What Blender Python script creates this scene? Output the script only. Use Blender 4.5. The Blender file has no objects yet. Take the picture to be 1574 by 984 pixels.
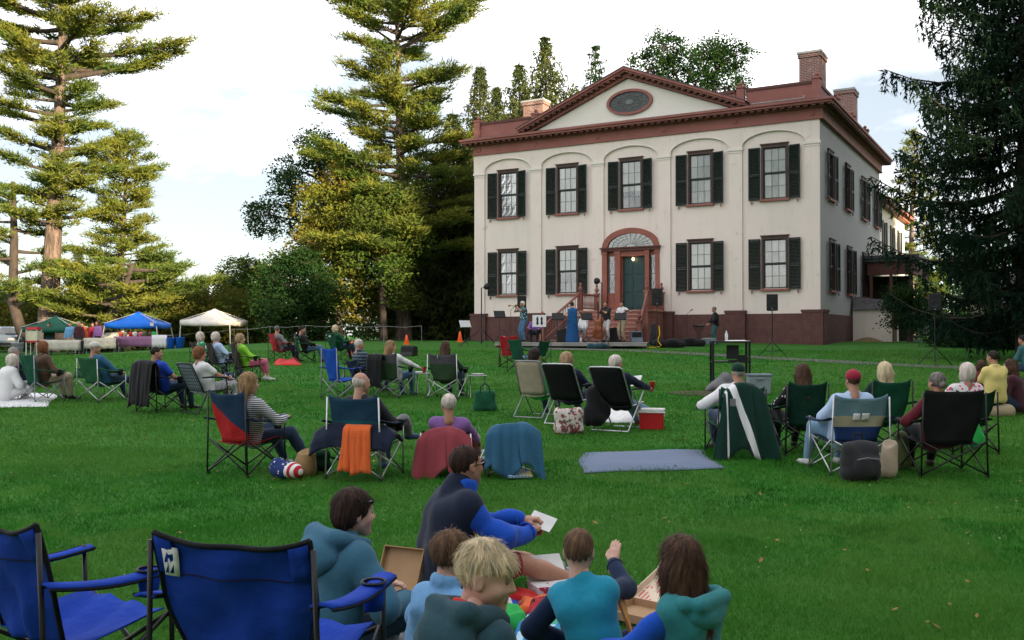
import bpy, math, random
import numpy as np
from mathutils import Vector, Matrix
R = math.radians
rng = np.random.default_rng(7)
random.seed(7)
scene = bpy.context.scene
COL = scene.collection

# ------------------------------------------------------------------ camera
CAM_Z, F_PX, PITCH = 1.6, 1470.0, math.atan(23 / 1470.0)
cam_data = bpy.data.cameras.new('camera')
cam_data.sensor_width = 36.0
cam_data.lens = 36.0 * F_PX / 1574.0
cam_data.clip_start, cam_data.clip_end = 0.05, 6000
cam = bpy.data.objects.new('camera', cam_data)
cam.location = (0, 0, CAM_Z)
cam.rotation_euler = (R(90) + PITCH, 0, 0)
COL.objects.link(cam)
scene.camera = cam

# ------------------------------------------------------------------ sky, sun, exposure
SUN_AZ, SUN_EL = 140.0, 11.0         # degrees clockwise from +Y (view direction), elevation
world = bpy.data.worlds.new('World')
scene.world = world
world.use_nodes = True
wn, wl = world.node_tree.nodes, world.node_tree.links
wn.clear()
w_out = wn.new('ShaderNodeOutputWorld')
w_bg = wn.new('ShaderNodeBackground'); w_bg.inputs['Strength'].default_value = 0.10
w_sky = wn.new('ShaderNodeTexSky'); w_sky.sky_type = 'NISHITA'; w_sky.sun_disc = False
w_sky.sun_elevation = R(SUN_EL); w_sky.sun_rotation = R(SUN_AZ)
w_sky.air_density = 1.0; w_sky.dust_density = 1.0; w_sky.ozone_density = 1.5
w_tc = wn.new('ShaderNodeTexCoord')
w_map = wn.new('ShaderNodeMapping'); w_map.inputs['Scale'].default_value = (1.0, 1.0, 2.6)
w_map.inputs['Location'].default_value = (3.1, 1.7, 0.4)
w_n = wn.new('ShaderNodeTexNoise'); w_n.inputs['Scale'].default_value = 2.1
w_n.inputs['Detail'].default_value = 7; w_n.inputs['Roughness'].default_value = 0.55
w_r = wn.new('ShaderNodeValToRGB')
w_r.color_ramp.elements[0].position = 0.43; w_r.color_ramp.elements[0].color = (0.03, 0.03, 0.03, 1)
w_r.color_ramp.elements[1].position = 0.60; w_r.color_ramp.elements[1].color = (1, 1, 1, 1)
w_mix = wn.new('ShaderNodeMix'); w_mix.data_type = 'RGBA'
w_mix.inputs['B'].default_value = (8.2, 8.1, 8.2, 1)      # sunlit high cloud
wl.new(w_tc.outputs['Generated'], w_map.inputs['Vector'])
wl.new(w_map.outputs['Vector'], w_n.inputs['Vector'])
wl.new(w_n.outputs['Fac'], w_r.inputs['Fac'])
wl.new(w_r.outputs['Color'], w_mix.inputs['Factor'])
w_hz = wn.new('ShaderNodeMix'); w_hz.data_type = 'RGBA'; w_hz.inputs['Factor'].default_value = 0.62
w_hz.inputs['B'].default_value = (2.9, 3.0, 3.2, 1)       # thin veil of haze between the clouds
wl.new(w_sky.outputs['Color'], w_hz.inputs['A']); wl.new(w_hz.outputs['Result'], w_mix.inputs['A'])
wl.new(w_mix.outputs['Result'], w_bg.inputs['Color'])
wl.new(w_bg.outputs['Background'], w_out.inputs['Surface'])

sun_data = bpy.data.lights.new('sun', 'SUN')
sun_data.energy = 5.0; sun_data.angle = R(0.6); sun_data.color = (1.0, 0.80, 0.52)
sun = bpy.data.objects.new('sun', sun_data)
sd = Vector((math.sin(R(SUN_AZ)) * math.cos(R(SUN_EL)), math.cos(R(SUN_AZ)) * math.cos(R(SUN_EL)), math.sin(R(SUN_EL))))
sun.rotation_euler = sd.to_track_quat('Z', 'Y').to_euler()
sun.location = (60, -20, 60)
COL.objects.link(sun)
vs = scene.view_settings
vs.view_transform = 'Standard'; vs.look = 'None'; vs.gamma = 1.0; vs.use_curve_mapping = False
vs.exposure = 1.5
scene.cycles.max_bounces = 6; scene.cycles.diffuse_bounces = 3; scene.cycles.transparent_max_bounces = 8

# ------------------------------------------------------------------ terrain and picture geometry
def sst(a, b, x):
    t = np.clip((x - a) / (b - a), 0, 1); return t * t * (3 - 2 * t)
def hgt(x, y):
    x = np.asarray(x, float); y = np.asarray(y, float)
    t = (y - 9.0) / 2.0
    r = 0.036 * 2.0 * np.logaddexp(0, np.clip(t, -40, 40))
    r = np.where(y > 80, 0.036 * 71, r)
    r = 1.28 - 0.05 * np.logaddexp(0, (1.28 - r) / 0.05)
    left = 1 - 0.55 * sst(-9, -24, x) * sst(24, 46, y)
    return np.maximum(r, -0.05) * left + 0.012 * np.sin(x * .9 + 1) * np.sin(y * .7)
def ray(px, py):
    u, v = (px - 787.0) / F_PX, (492.0 - py) / F_PX
    c, s = math.cos(PITCH), math.sin(PITCH)
    y, z = c - v * s, s + v * c
    return u / y, z / y              # x and z per metre of depth
def PT(px, py, d):                   # point at depth d seen at a pixel
    a, b = ray(px, py); return Vector((a * d, d, CAM_Z + b * d))
def GX(px, d):                       # ground point at depth d under a picture column
    a, b = ray(px, 515); x = a * d
    return Vector((x, d, float(hgt(x, d))))
def GP(px, py):                      # ground point seen at a pixel
    a, b = ray(px, py); d = 1.5
    while d < 300:
        if CAM_Z + b * d <= hgt(a * d, d): break
        d += 0.02
    return Vector((a * d, d, float(hgt(a * d, d))))

# ------------------------------------------------------------------ object helpers
def mk_mesh(name, verts, faces, midx=None, smooth=False):
    """faces: (m,k) int array or a list of such arrays"""
    me = bpy.data.meshes.new(name)
    verts = np.asarray(verts, np.float32).reshape(-1, 3)
    if isinstance(faces, np.ndarray): faces = [faces]
    faces = [np.asarray(f, np.int32) for f in faces if len(f)]
    me.vertices.add(len(verts)); me.vertices.foreach_set('co', verts.ravel())
    loops = np.concatenate([f.ravel() for f in faces]) if faces else np.zeros(0, np.int32)
    tot = np.concatenate([np.full(len(f), f.shape[1], np.int32) for f in faces]) if faces else np.zeros(0, np.int32)
    st = np.concatenate([[0], np.cumsum(tot)[:-1]]).astype(np.int32) if len(tot) else tot
    me.loops.add(len(loops)); me.loops.foreach_set('vertex_index', loops)
    me.polygons.add(len(tot)); me.polygons.foreach_set('loop_start', st); me.polygons.foreach_set('loop_total', tot)
    if midx is not None: me.polygons.foreach_set('material_index', np.asarray(midx, np.int32))
    me.polygons.foreach_set('use_smooth', np.full(len(tot), bool(smooth)))
    me.update(calc_edges=True); me.validate()
    return me
def tag(o, label=None, cat=None, group=None, kind=None):
    if label: o['label'] = label
    if cat: o['category'] = cat
    if group: o['group'] = group
    if kind: o['kind'] = kind
    return o
def link(name, me, parent=None, mats=None, loc=None, rot=None, scale=None):
    o = bpy.data.objects.new(name, me); COL.objects.link(o)
    if me is not None and mats is not None and not me.materials:
        for m in (mats if isinstance(mats, (list, tuple)) else [mats]): me.materials.append(MAT(m))
    if parent is not None: o.parent = parent
    if loc is not None: o.location = loc
    if rot is not None: o.rotation_euler = rot
    if scale is not None: o.scale = (scale,) * 3 if not hasattr(scale, '__len__') else scale
    return o
def empty(name, loc=(0, 0, 0), rz=0.0, label=None, cat=None, group=None):
    o = bpy.data.objects.new(name, None); COL.objects.link(o)
    o.empty_display_size = 0.1
    o.location = loc; o.rotation_euler = (0, 0, rz)
    return tag(o, label, cat, group)
def copy_tree(o, parent=None):
    c = o.copy(); COL.objects.link(c); c.parent = parent
    for ch in [k for k in bpy.data.objects if k.parent is o]: copy_tree(ch, c)
    return c

def unit(a): return a / (np.linalg.norm(a, axis=-1, keepdims=True) + 1e-9)
def along(pts, t):
    x = t * (len(pts) - 1); i = min(int(x), len(pts) - 2); return pts[i].lerp(pts[i + 1], x - i)
class MB:
    """mesh builder"""
    def __init__(s): s.v = []; s.f = {}; s.n = 0; s.m = 0
    def add(s, verts, faces, m=None):
        verts = np.asarray(verts, float).reshape(-1, 3)
        for f in faces:
            s.f.setdefault(len(f), []).append((tuple(int(i) + s.n for i in f), s.m if m is None else m))
        s.v.append(verts); s.n += len(verts); return s
    def box(s, c, d, rz=0.0, m=None, taper=1.0):
        x, y, z = (q / 2 for q in d)
        p = np.array([(-x, -y, -z), (x, -y, -z), (x, y, -z), (-x, y, -z), (-x * taper, -y * taper, z), (x * taper, -y * taper, z), (x * taper, y * taper, z), (-x * taper, y * taper, z)])
        if rz:
            cs, sn = math.cos(rz), math.sin(rz)
            p = np.c_[p[:, 0] * cs - p[:, 1] * sn, p[:, 0] * sn + p[:, 1] * cs, p[:, 2]]
        return s.add(p + np.array(c), [(0, 3, 2, 1), (4, 5, 6, 7), (0, 1, 5, 4), (1, 2, 6, 5), (2, 3, 7, 6), (3, 0, 4, 7)], m)
    def box2(s, a, b, m=None):
        a, b = np.array(a, float), np.array(b, float)
        return s.box((a + b) / 2, np.abs(b - a), 0, m)
    def tube(s, pts, r, n=8, m=None, caps=True):
        pts = [Vector(p) for p in pts]; k = len(pts)
        rs = list(r) if hasattr(r, '__len__') else [r] * k
        V = []; up = None
        for i, p in enumerate(pts):
            t = (pts[min(i + 1, k - 1)] - pts[max(i - 1, 0)])
            t = t.normalized() if t.length > 1e-9 else Vector((0, 0, 1))
            if up is None:
                up = Vector((0, 0, 1)) if abs(t.z) < .9 else Vector((1, 0, 0))
            a = t.cross(up); a = a.normalized() if a.length > 1e-6 else t.orthogonal().normalized()
            b = a.cross(t); up = b
            for j in range(n):
                q = 2 * math.pi * j / n
                V.append(p + a * math.cos(q) * rs[i] + b * math.sin(q) * rs[i])
        Fs = []
        for i in range(k - 1):
            for j in range(n):
                j2 = (j + 1) % n
                Fs.append((i * n + j, i * n + j2, (i + 1) * n + j2, (i + 1) * n + j))
        if caps: Fs += [tuple(range(n - 1, -1, -1)), tuple(range((k - 1) * n, k * n))]
        return s.add([tuple(q) for q in V], Fs, m)
    def lathe(s, prof, c=(0, 0, 0), n=12, m=None, axis='z', sx=1.0, sy=1.0):
        V = []
        for r_, z_ in prof:
            for j in range(n):
                q = 2 * math.pi * j / n
                p = (r_ * math.cos(q) * sx, r_ * math.sin(q) * sy, z_)
                if axis == 'y': p = (p[0], p[2], -p[1])
                if axis == 'x': p = (p[2], p[1], -p[0])
                V.append((p[0] + c[0], p[1] + c[1], p[2] + c[2]))
        k = len(prof); Fs = []
        for i in range(k - 1):
            for j in range(n):
                j2 = (j + 1) % n
                Fs.append((i * n + j, i * n + j2, (i + 1) * n + j2, (i + 1) * n + j))
        Fs += [tuple(range(n - 1, -1, -1)), tuple(range((k - 1) * n, k * n))]
        return s.add(V, Fs, m)
    def prism(s, poly, y0, y1, m=None, axis='y'):
        """poly in (x,z), extruded along y (or poly (x,y) along z, poly (y,z) along x)"""
        k = len(poly)
        def P(p, t): return {'y': (p[0], t, p[1]), 'z': (p[0], p[1], t), 'x': (t, p[0], p[1])}[axis]
        V = [P(p, y0) for p in poly] + [P(p, y1) for p in poly]
        Fs = [tuple(range(k)), tuple(range(2 * k - 1, k - 1, -1))]
        for i in range(k):
            j = (i + 1) % k; Fs.append((i, i + k, j + k, j))
        return s.add(V, Fs, m)
    def sheet(s, P, m=None, thick=0.0):
        """P: (a,b,3) grid; double-sided with thickness if given"""
        P = np.asarray(P, float); a, b = P.shape[:2]
        def idx(i, j, o=0): return o + i * b + j
        Fs = [(idx(i, j), idx(i + 1, j), idx(i + 1, j + 1), idx(i, j + 1)) for i in range(a - 1) for j in range(b - 1)]
        if thick:
            du = np.gradient(P, axis=0); dv = np.gradient(P, axis=1)
            n = np.cross(du, dv); n /= np.linalg.norm(n, axis=2, keepdims=True) + 1e-9
            Q = P - n * thick; o = a * b
            Fs += [(idx(i, j, o), idx(i, j + 1, o), idx(i + 1, j + 1, o), idx(i + 1, j, o)) for i in range(a - 1) for j in range(b - 1)]
            ring = [idx(i, 0) for i in range(a)] + [idx(a - 1, j) for j in range(1, b)] + [idx(i, b - 1) for i in range(a - 2, -1, -1)] + [idx(0, j) for j in range(b - 2, 0, -1)]
            for q in range(len(ring)):
                u, w = ring[q], ring[(q + 1) % len(ring)]
                Fs.append((u, u + o, w + o, w))
            return s.add(np.concatenate([P.reshape(-1, 3), Q.reshape(-1, 3)]), Fs, m)
        return s.add(P.reshape(-1, 3), Fs, m)
    def mesh(s, name, smooth=False):
        if not s.v: return bpy.data.meshes.new(name)
        V = np.concatenate(s.v); fa, mi = [], []
        for k in sorted(s.f):
            fa.append(np.array([q[0] for q in s.f[k]], np.int32)); mi += [q[1] for q in s.f[k]]
        me = mk_mesh(name, V, fa, mi, smooth)
        return me
    def build(s, name, mats, parent=None, loc=None, rot=None, smooth=False, bevel=0.0, label=None):
        me = s.mesh(name, smooth)
        o = link(name, me, parent, mats, loc, rot)
        if smooth == 'auto':
            pass
        if bevel:
            b = o.modifiers.new('bevel', 'BEVEL'); b.width = bevel; b.segments = 2; b.limit_method = 'ANGLE'
        if label: o['label'] = label
        return o

# ------------------------------------------------------------------ materials
_M = {}; _SPEC = {}
def D(name, **k): _SPEC[name] = k
def MAT(name):
    if name in _M: return _M[name]
    k = dict(_SPEC[name])
    m = bpy.data.materials.new(name); m.use_nodes = True
    nt = m.node_tree; N, L = nt.nodes, nt.links; N.clear()
    out = N.new('ShaderNodeOutputMaterial')
    c1 = k['c']; c2 = k.get('c2', tuple(q * .8 for q in c1)); sc = k.get('s', 6.0)
    tc = N.new('ShaderNodeTexCoord'); src = tc.outputs['Object']
    if k.get('world'):
        g = N.new('ShaderNodeNewGeometry'); src = g.outputs['Position']
    if 'stretch' in k:
        mp = N.new('ShaderNodeMapping'); mp.inputs['Scale'].default_value = k['stretch']
        L.new(src, mp.inputs['Vector']); src = mp.outputs['Vector']
    nz = N.new('ShaderNodeTexNoise'); nz.inputs['Scale'].default_value = sc
    nz.inputs['Detail'].default_value = k.get('det', 4); nz.inputs['Roughness'].default_value = .6
    L.new(src, nz.inputs['Vector'])
    rp = N.new('ShaderNodeValToRGB')
    w = k.get('w', .18)
    rp.color_ramp.elements[0].position = .5 - w; rp.color_ramp.elements[1].position = .5 + w
    rp.color_ramp.elements[0].color = (*c2, 1); rp.color_ramp.elements[1].color = (*c1, 1)
    L.new(nz.outputs['Fac'], rp.inputs['Fac'])
    col = rp.outputs['Color']
    for lay in k.get('layers', []):       # (mask kind, colour, parameters) painted pattern layers
        col = layer(N, L, src, tc, col, lay)
    if 'big' in k:                        # broad colour drift
        c3, s3, amt = k['big']
        n3 = N.new('ShaderNodeTexNoise'); n3.inputs['Scale'].default_value = s3; n3.inputs['Detail'].default_value = 3
        L.new(src, n3.inputs['Vector'])
        r3 = N.new('ShaderNodeMapRange'); r3.inputs['From Min'].default_value = .42; r3.inputs['From Max'].default_value = .6
        r3.inputs['To Max'].default_value = amt
        L.new(n3.outputs['Fac'], r3.inputs['Value'])
        mx = N.new('ShaderNodeMix'); mx.data_type = 'RGBA'; mx.inputs['B'].default_value = (*c3, 1)
        L.new(col, mx.inputs['A']); L.new(r3.outputs['Result'], mx.inputs['Factor']); col = mx.outputs['Result']
    if k.get('leaf'):
        df = N.new('ShaderNodeBsdfDiffuse'); tr = N.new('ShaderNodeBsdfTranslucent'); ms = N.new('ShaderNodeMixShader')
        ms.inputs['Fac'].default_value = k['leaf']
        L.new(col, df.inputs['Color']); L.new(col, tr.inputs['Color'])
        L.new(df.outputs[0], ms.inputs[1]); L.new(tr.outputs[0], ms.inputs[2]); L.new(ms.outputs[0], out.inputs['Surface'])
        _M[name] = m; return m
    b = N.new('ShaderNodeBsdfPrincipled')
    L.new(col, b.inputs['Base Color'])
    b.inputs['Roughness'].default_value = k.get('r', .8)
    b.inputs['Metallic'].default_value = k.get('metal', 0.0)
    b.inputs['Specular IOR Level'].default_value = k.get('spec', .3)
    if 'sheen' in k:
        b.inputs['Sheen Weight'].default_value = k['sheen']; b.inputs['Sheen Roughness'].default_value = .5
    if 'sss' in k:
        b.inputs['Subsurface Weight'].default_value = k['sss']; b.inputs['Subsurface Radius'].default_value = (.01, .004, .002)
    if 'trans' in k:
        b.inputs['Transmission Weight'].default_value = k['trans']
    if 'emit' in k:
        b.inputs['Emission Color'].default_value = (*k['emit'][:3], 1); b.inputs['Emission Strength'].default_value = k['emit'][3]
    if 'bump' in k:
        amt, bs = k['bump']
        n2 = N.new('ShaderNodeTexNoise'); n2.inputs['Scale'].default_value = bs; n2.inputs['Detail'].default_value = 5
        L.new(src, n2.inputs['Vector'])
        bp = N.new('ShaderNodeBump'); bp.inputs['Strength'].default_value = amt; bp.inputs['Distance'].default_value = k.get('bd', .02)
        hsrc = n2.outputs['Fac']
        if 'brick' in k: hsrc = k['_bfac']
        L.new(hsrc, bp.inputs['Height']); L.new(bp.outputs['Normal'], b.inputs['Normal'])
    L.new(b.outputs[0], out.inputs['Surface'])
    _M[name] = m; return m
def layer(N, L, src, tc, col, lay):
    kind, c = lay[0], lay[1]; p = lay[2] if len(lay) > 2 else {}
    mx = N.new('ShaderNodeMix'); mx.data_type = 'RGBA'
    mp = N.new('ShaderNodeMapping'); mp.inputs['Scale'].default_value = p.get('scale', (1, 1, 1)); mp.inputs['Rotation'].default_value = p.get('rot', (0, 0, 0))
    mp.inputs['Location'].default_value = p.get('loc', (0, 0, 0))
    L.new(src, mp.inputs['Vector'])
    if kind == 'stripes':                 # bands across x of the mapped coordinate
        t = N.new('ShaderNodeTexWave'); t.inputs['Scale'].default_value = p.get('f', 10); t.inputs['Distortion'].default_value = p.get('dist', .6); t.inputs['Detail Scale'].default_value = .6
        t.bands_direction = p.get('dir', 'Z')
        L.new(mp.outputs[0], t.inputs['Vector']); fac = t.outputs['Fac']; th = p.get('th', .5)
    elif kind == 'dots':
        t = N.new('ShaderNodeTexVoronoi'); t.inputs['Scale'].default_value = p.get('f', 12)
        L.new(mp.outputs[0], t.inputs['Vector']); fac = t.outputs['Distance']; th = p.get('th', .35)
    elif kind == 'noise':
        t = N.new('ShaderNodeTexNoise'); t.inputs['Scale'].default_value = p.get('f', 6); t.inputs['Detail'].default_value = p.get('det', 3)
        L.new(mp.outputs[0], t.inputs['Vector']); fac = t.outputs['Fac']; th = p.get('th', .55)
    elif kind == 'brick':
        t = N.new('ShaderNodeTexBrick'); t.inputs['Scale'].default_value = 1.0
        t.inputs['Brick Width'].default_value = p.get('bw', .21); t.inputs['Row Height'].default_value = p.get('bh', .075)
        t.inputs['Mortar Size'].default_value = p.get('ms', .008); t.inputs['Mortar Smooth'].default_value = .2
        sep = N.new('ShaderNodeSeparateXYZ'); cb = N.new('ShaderNodeCombineXYZ'); ad = N.new('ShaderNodeMath')
        L.new(mp.outputs[0], sep.inputs[0]); L.new(sep.outputs[0], ad.inputs[0]); L.new(sep.outputs[1], ad.inputs[1])
        L.new(ad.outputs[0], cb.inputs[0]); L.new(sep.outputs[2], cb.inputs[1]); L.new(cb.outputs[0], t.inputs['Vector'])
        fac = t.outputs['Fac']; th = .5
    elif kind == 'band':                  # slab along mapped z between lo and hi
        sep = N.new('ShaderNodeSeparateXYZ'); L.new(mp.outputs[0], sep.inputs[0])
        t = N.new('ShaderNodeMapRange'); ax = p.get('ax', 2)
        mid, half = (p['lo'] + p['hi']) / 2, (p['hi'] - p['lo']) / 2
        s1 = N.new('ShaderNodeMath'); s1.operation = 'SUBTRACT'; s1.inputs[1].default_value = mid
        s2 = N.new('ShaderNodeMath'); s2.operation = 'ABSOLUTE'
        s3 = N.new('ShaderNodeMath'); s3.operation = 'LESS_THAN'; s3.inputs[1].default_value = half
        L.new(sep.outputs[ax], s1.inputs[0]); L.new(s1.outputs[0], s2.inputs[0]); L.new(s2.outputs[0], s3.inputs[0])
        fac = s3.outputs[0]; th = .5
    lo = N.new('ShaderNodeMath'); lo.operation = 'LESS_THAN' if p.get('below', kind == 'dots') else 'GREATER_THAN'
    lo.inputs[1].default_value = th
    L.new(fac, lo.inputs[0])
    mul = N.new('ShaderNodeMath'); mul.operation = 'MULTIPLY'; mul.inputs[1].default_value = p.get('amt', 1.0)
    L.new(lo.outputs[0], mul.inputs[0])
    L.new(mul.outputs[0], mx.inputs['Factor']); L.new(col, mx.inputs['A']); mx.inputs['B'].default_value = (*c, 1)
    return mx.outputs['Result']
# ------------------------------------------------------------------ surface colours
D('lawn', c=(.044, .160, .022), c2=(.022, .105, .014), s=.9, world=1, det=6, r=.95, spec=.1, big=((.046, .128, .020), .16, .7), bump=(.6, 26), bd=.04)
D('blade', c=(.056, .250, .028), c2=(.025, .145, .018), s=2.2, world=1, leaf=.35, layers=[('noise', (.120, .245, .045), dict(f=.55, det=8, th=.53, amt=.6)), ('noise', (.016, .090, .012), dict(f=1.4, det=6, th=.58, amt=.5))], big=((.085, .225, .034), .20, .8))
D('clover', c=(.62, .64, .56), s=9, r=.9)
D('gravel', c=(.15, .15, .135), c2=(.09, .095, .08), s=9, world=1, r=.95, bump=(.5, 60), bd=.02)
D('soil', c=(.10, .065, .05), c2=(.06, .04, .03), s=7, world=1, r=1)
D('cream_wall', c=(.83, .72, .66), c2=(.79, .675, .61), s=1.3, det=8, w=.3, r=.85, spec=.2, big=((.66, .60, .53), .22, .35), bump=(.35, 14), bd=.008,
  layers=[('brick', (.69, .64, .575), dict(bw=.22, bh=.075, ms=.006, amt=.4)), ('noise', (.45, .36, .31), dict(f=2.1, det=9, th=.68, amt=.35)), ('noise', (.60, .52, .45), dict(f=2.6, det=6, scale=(1, 1, .09), th=.57, amt=.16)), ('noise', (.52, .44, .37), dict(f=5, det=9, scale=(1, 1, .3), th=.64, amt=.2))])
D('cream_wall_shaded', c=(.42, .41, .405), c2=(.37, .36, .355), s=1.0, det=8, w=.3, r=.85, bump=(.3, 14), bd=.008,  # same paint as the facade, the side's shade darkened into its colour
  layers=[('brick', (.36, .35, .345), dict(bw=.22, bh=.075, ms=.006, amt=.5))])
D('cream_board', c=(.78, .73, .665), c2=(.75, .69, .62), s=2, det=6, r=.7)
D('trim', c=(.34, .135, .112), c2=(.27, .100, .085), s=1.7, det=6, r=.7, big=((.23, .085, .07), .5, .4))
D('trim_dark', c=(.13, .055, .045), c2=(.10, .04, .035), s=2, r=.75)
D('door_trim', c=(.31, .108, .078), c2=(.25, .086, .062), s=2, r=.6)
D('basebrick', c=(.135, .058, .052), c2=(.085, .038, .036), s=3.5, det=6, r=.9, big=((.06, .03, .03), .4, .5), bump=(.3, 30), bd=.01,
  layers=[('brick', (.17, .095, .085), dict(bw=.22, bh=.076, ms=.009, amt=.65))])
D('chimbrick', c=(.25, .105, .085), c2=(.15, .065, .055), s=5, det=6, r=.9, bump=(.3, 30), bd=.01,
  layers=[('brick', (.44, .36, .32), dict(bw=.23, bh=.08, ms=.014, amt=.75)), ('noise', (.42, .32, .28), dict(f=2.2, th=.6, amt=.45))])
D('coping', c=(.42, .43, .42), c2=(.3, .32, .31), s=4, r=.85)
D('roof_metal', c=(.07, .08, .09), c2=(.045, .05, .055), s=2, r=.5, spec=.4)
D('shutter', c=(.0075, .0175, .0135), c2=(.005, .011, .009), s=4, r=.55, spec=.3)
D('sash', c=(.045, .060, .052), c2=(.03, .045, .04), s=4, r=.6)
D('muntin', c=(.20, .22, .20), c2=(.13, .15, .14), s=4, r=.6)
D('frame_brown', c=(.085, .050, .042), c2=(.06, .036, .03), s=3, r=.65)
D('curtain', c=(.80, .77, .68), c2=(.62, .60, .52), s=3, stretch=(9, 9, .6), r=.95)
D('blind', c=(.84, .82, .72), c2=(.74, .72, .62), s=3, r=.95)
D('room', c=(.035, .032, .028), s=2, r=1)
D('door', c=(.012, .050, .050), c2=(.008, .038, .038), s=3, r=.45, spec=.4)
D('stair_red', c=(.27, .100, .080), c2=(.20, .075, .06), s=3, r=.75, big=((.33, .16, .125), 1.2, .5))
D('tread', c=(.46, .26, .20), c2=(.34, .18, .14), s=5, r=.8)
D('lamp_glow', c=(.9, .6, .3), emit=(1, .62, .25, 6.0))
D('shingle', c=(.115, .11, .115), c2=(.07, .068, .07), s=6, r=.95, bump=(.4, 30), bd=.01)
D('lattice', c=(.30, .32, .35), c2=(.22, .24, .27), s=5, r=.8)
D('straw', c=(.30, .22, .11), c2=(.18, .13, .06), s=12, r=1)
D('oval_glass', c=(.055, .062, .066), c2=(.03, .035, .037), s=3, r=.25, spec=.35)
D('fan_white', c=(.74, .72, .68), s=4, r=.6)

def glass_mat():
    m = bpy.data.materials.new('window_glass'); m.use_nodes = True
    N, L = m.node_tree.nodes, m.node_tree.links; N.clear()
    o = N.new('ShaderNodeOutputMaterial'); mx = N.new('ShaderNodeMixShader'); fr = N.new('ShaderNodeFresnel'); fr.inputs['IOR'].default_value = 1.95
    tr = N.new('ShaderNodeBsdfTransparent'); tr.inputs['Color'].default_value = (.95, .97, .96, 1)
    gl = N.new('ShaderNodeBsdfGlossy'); gl.inputs['Roughness'].default_value = .03
    tc = N.new('ShaderNodeTexCoord'); nz = N.new('ShaderNodeTexNoise'); nz.inputs['Scale'].default_value = 3.5
    bp = N.new('ShaderNodeBump'); bp.inputs['Strength'].default_value = .12; bp.inputs['Distance'].default_value = .015
    L.new(tc.outputs['Object'], nz.inputs['Vector']); L.new(nz.outputs['Fac'], bp.inputs['Height']); L.new(bp.outputs['Normal'], gl.inputs['Normal'])
    L.new(fr.outputs[0], mx.inputs['Fac']); L.new(tr.outputs[0], mx.inputs[1]); L.new(gl.outputs[0], mx.inputs[2]); L.new(mx.outputs[0], o.inputs['Surface'])
    _M['window_glass'] = m
glass_mat()

# ------------------------------------------------------------------ lawn sheet to the horizon
def axis(lo, hi, fine_lo, fine_hi, step):
    a = list(np.arange(fine_lo, fine_hi + 1e-6, step)); s = step
    x = fine_hi
    while x < hi: s *= 1.35; x += s; a.append(min(x, hi))
    x = fine_lo; s = step; b = []
    while x > lo: s *= 1.35; x -= s; b.append(max(x, lo))
    return np.array(b[::-1] + a)
gx, gy = axis(-1500, 1500, -32, 32, .8), axis(-300, 2500, 0, 62, .8)
X, Y = np.meshgrid(gx, gy, indexing='ij')
Z = hgt(X, Y)
na, nb = X.shape
I = np.arange(na * nb).reshape(na, nb)
lawn_me = mk_mesh('lawn', np.stack([X, Y, Z], -1).reshape(-1, 3), np.stack([I[:-1, :-1], I[1:, :-1], I[1:, 1:], I[:-1, 1:]], -1).reshape(-1, 4), smooth=True)
tag(link('lawn', lawn_me, mats='lawn'), kind='structure')

def strip(name, mat, pts, half, lift=.012, seg=6):
    pts = [Vector(p) for p in pts]; P = []
    dens = []
    for a, b in zip(pts[:-1], pts[1:]):
        n = max(2, int((b - a).length / 1.2))
        dens += [a.lerp(b, i / n) for i in range(n)]
    dens.append(pts[-1])
    for i, p in enumerate(dens):
        t = (dens[min(i + 1, len(dens) - 1)] - dens[max(i - 1, 0)]); t.z = 0; t.normalize(); nrm = Vector((-t.y, t.x, 0))
        row = []
        for j in range(seg + 1):
            q = p + nrm * half * (2 * j / seg - 1) * (1 + .12 * math.sin(i * 1.7 + j * 5))
            row.append((q.x, q.y, float(hgt(q.x, q.y)) + lift))
        P.append(row)
    o = MB().sheet(P).build(name, mat, smooth=True)
    return tag(o, kind='structure')
strip('path', 'gravel', [GX(820, 38.2), GX(960, 37.0), GX(1080, 34.3), GX(1200, 31.6), GX(1330, 29.4), GX(1460, 27.6), GX(1700, 25.2), GX(2300, 22)], .62)
strip('path', 'gravel', [GX(-900, 40), GX(-200, 41), GX(120, 43), GX(300, 46), GX(420, 48.5), GX(640, 56), GX(700, 60)], .8)
# bare patch beside the equipment cart
p0 = GP(1085, 606)
patch = [[(p0.x + math.cos(a) * .75 * q * (1 + .15 * math.sin(3 * a)), p0.y + math.sin(a) * .55 * q, float(hgt(p0.x + math.cos(a) * .75 * q, p0.y + math.sin(a) * .55 * q)) + .016) for q in (0.01, .35, .7, 1)] for a in np.linspace(0, 2 * math.pi, 22)]
tag(MB().sheet(patch).build('bare_soil', 'soil'), kind='structure')

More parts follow.
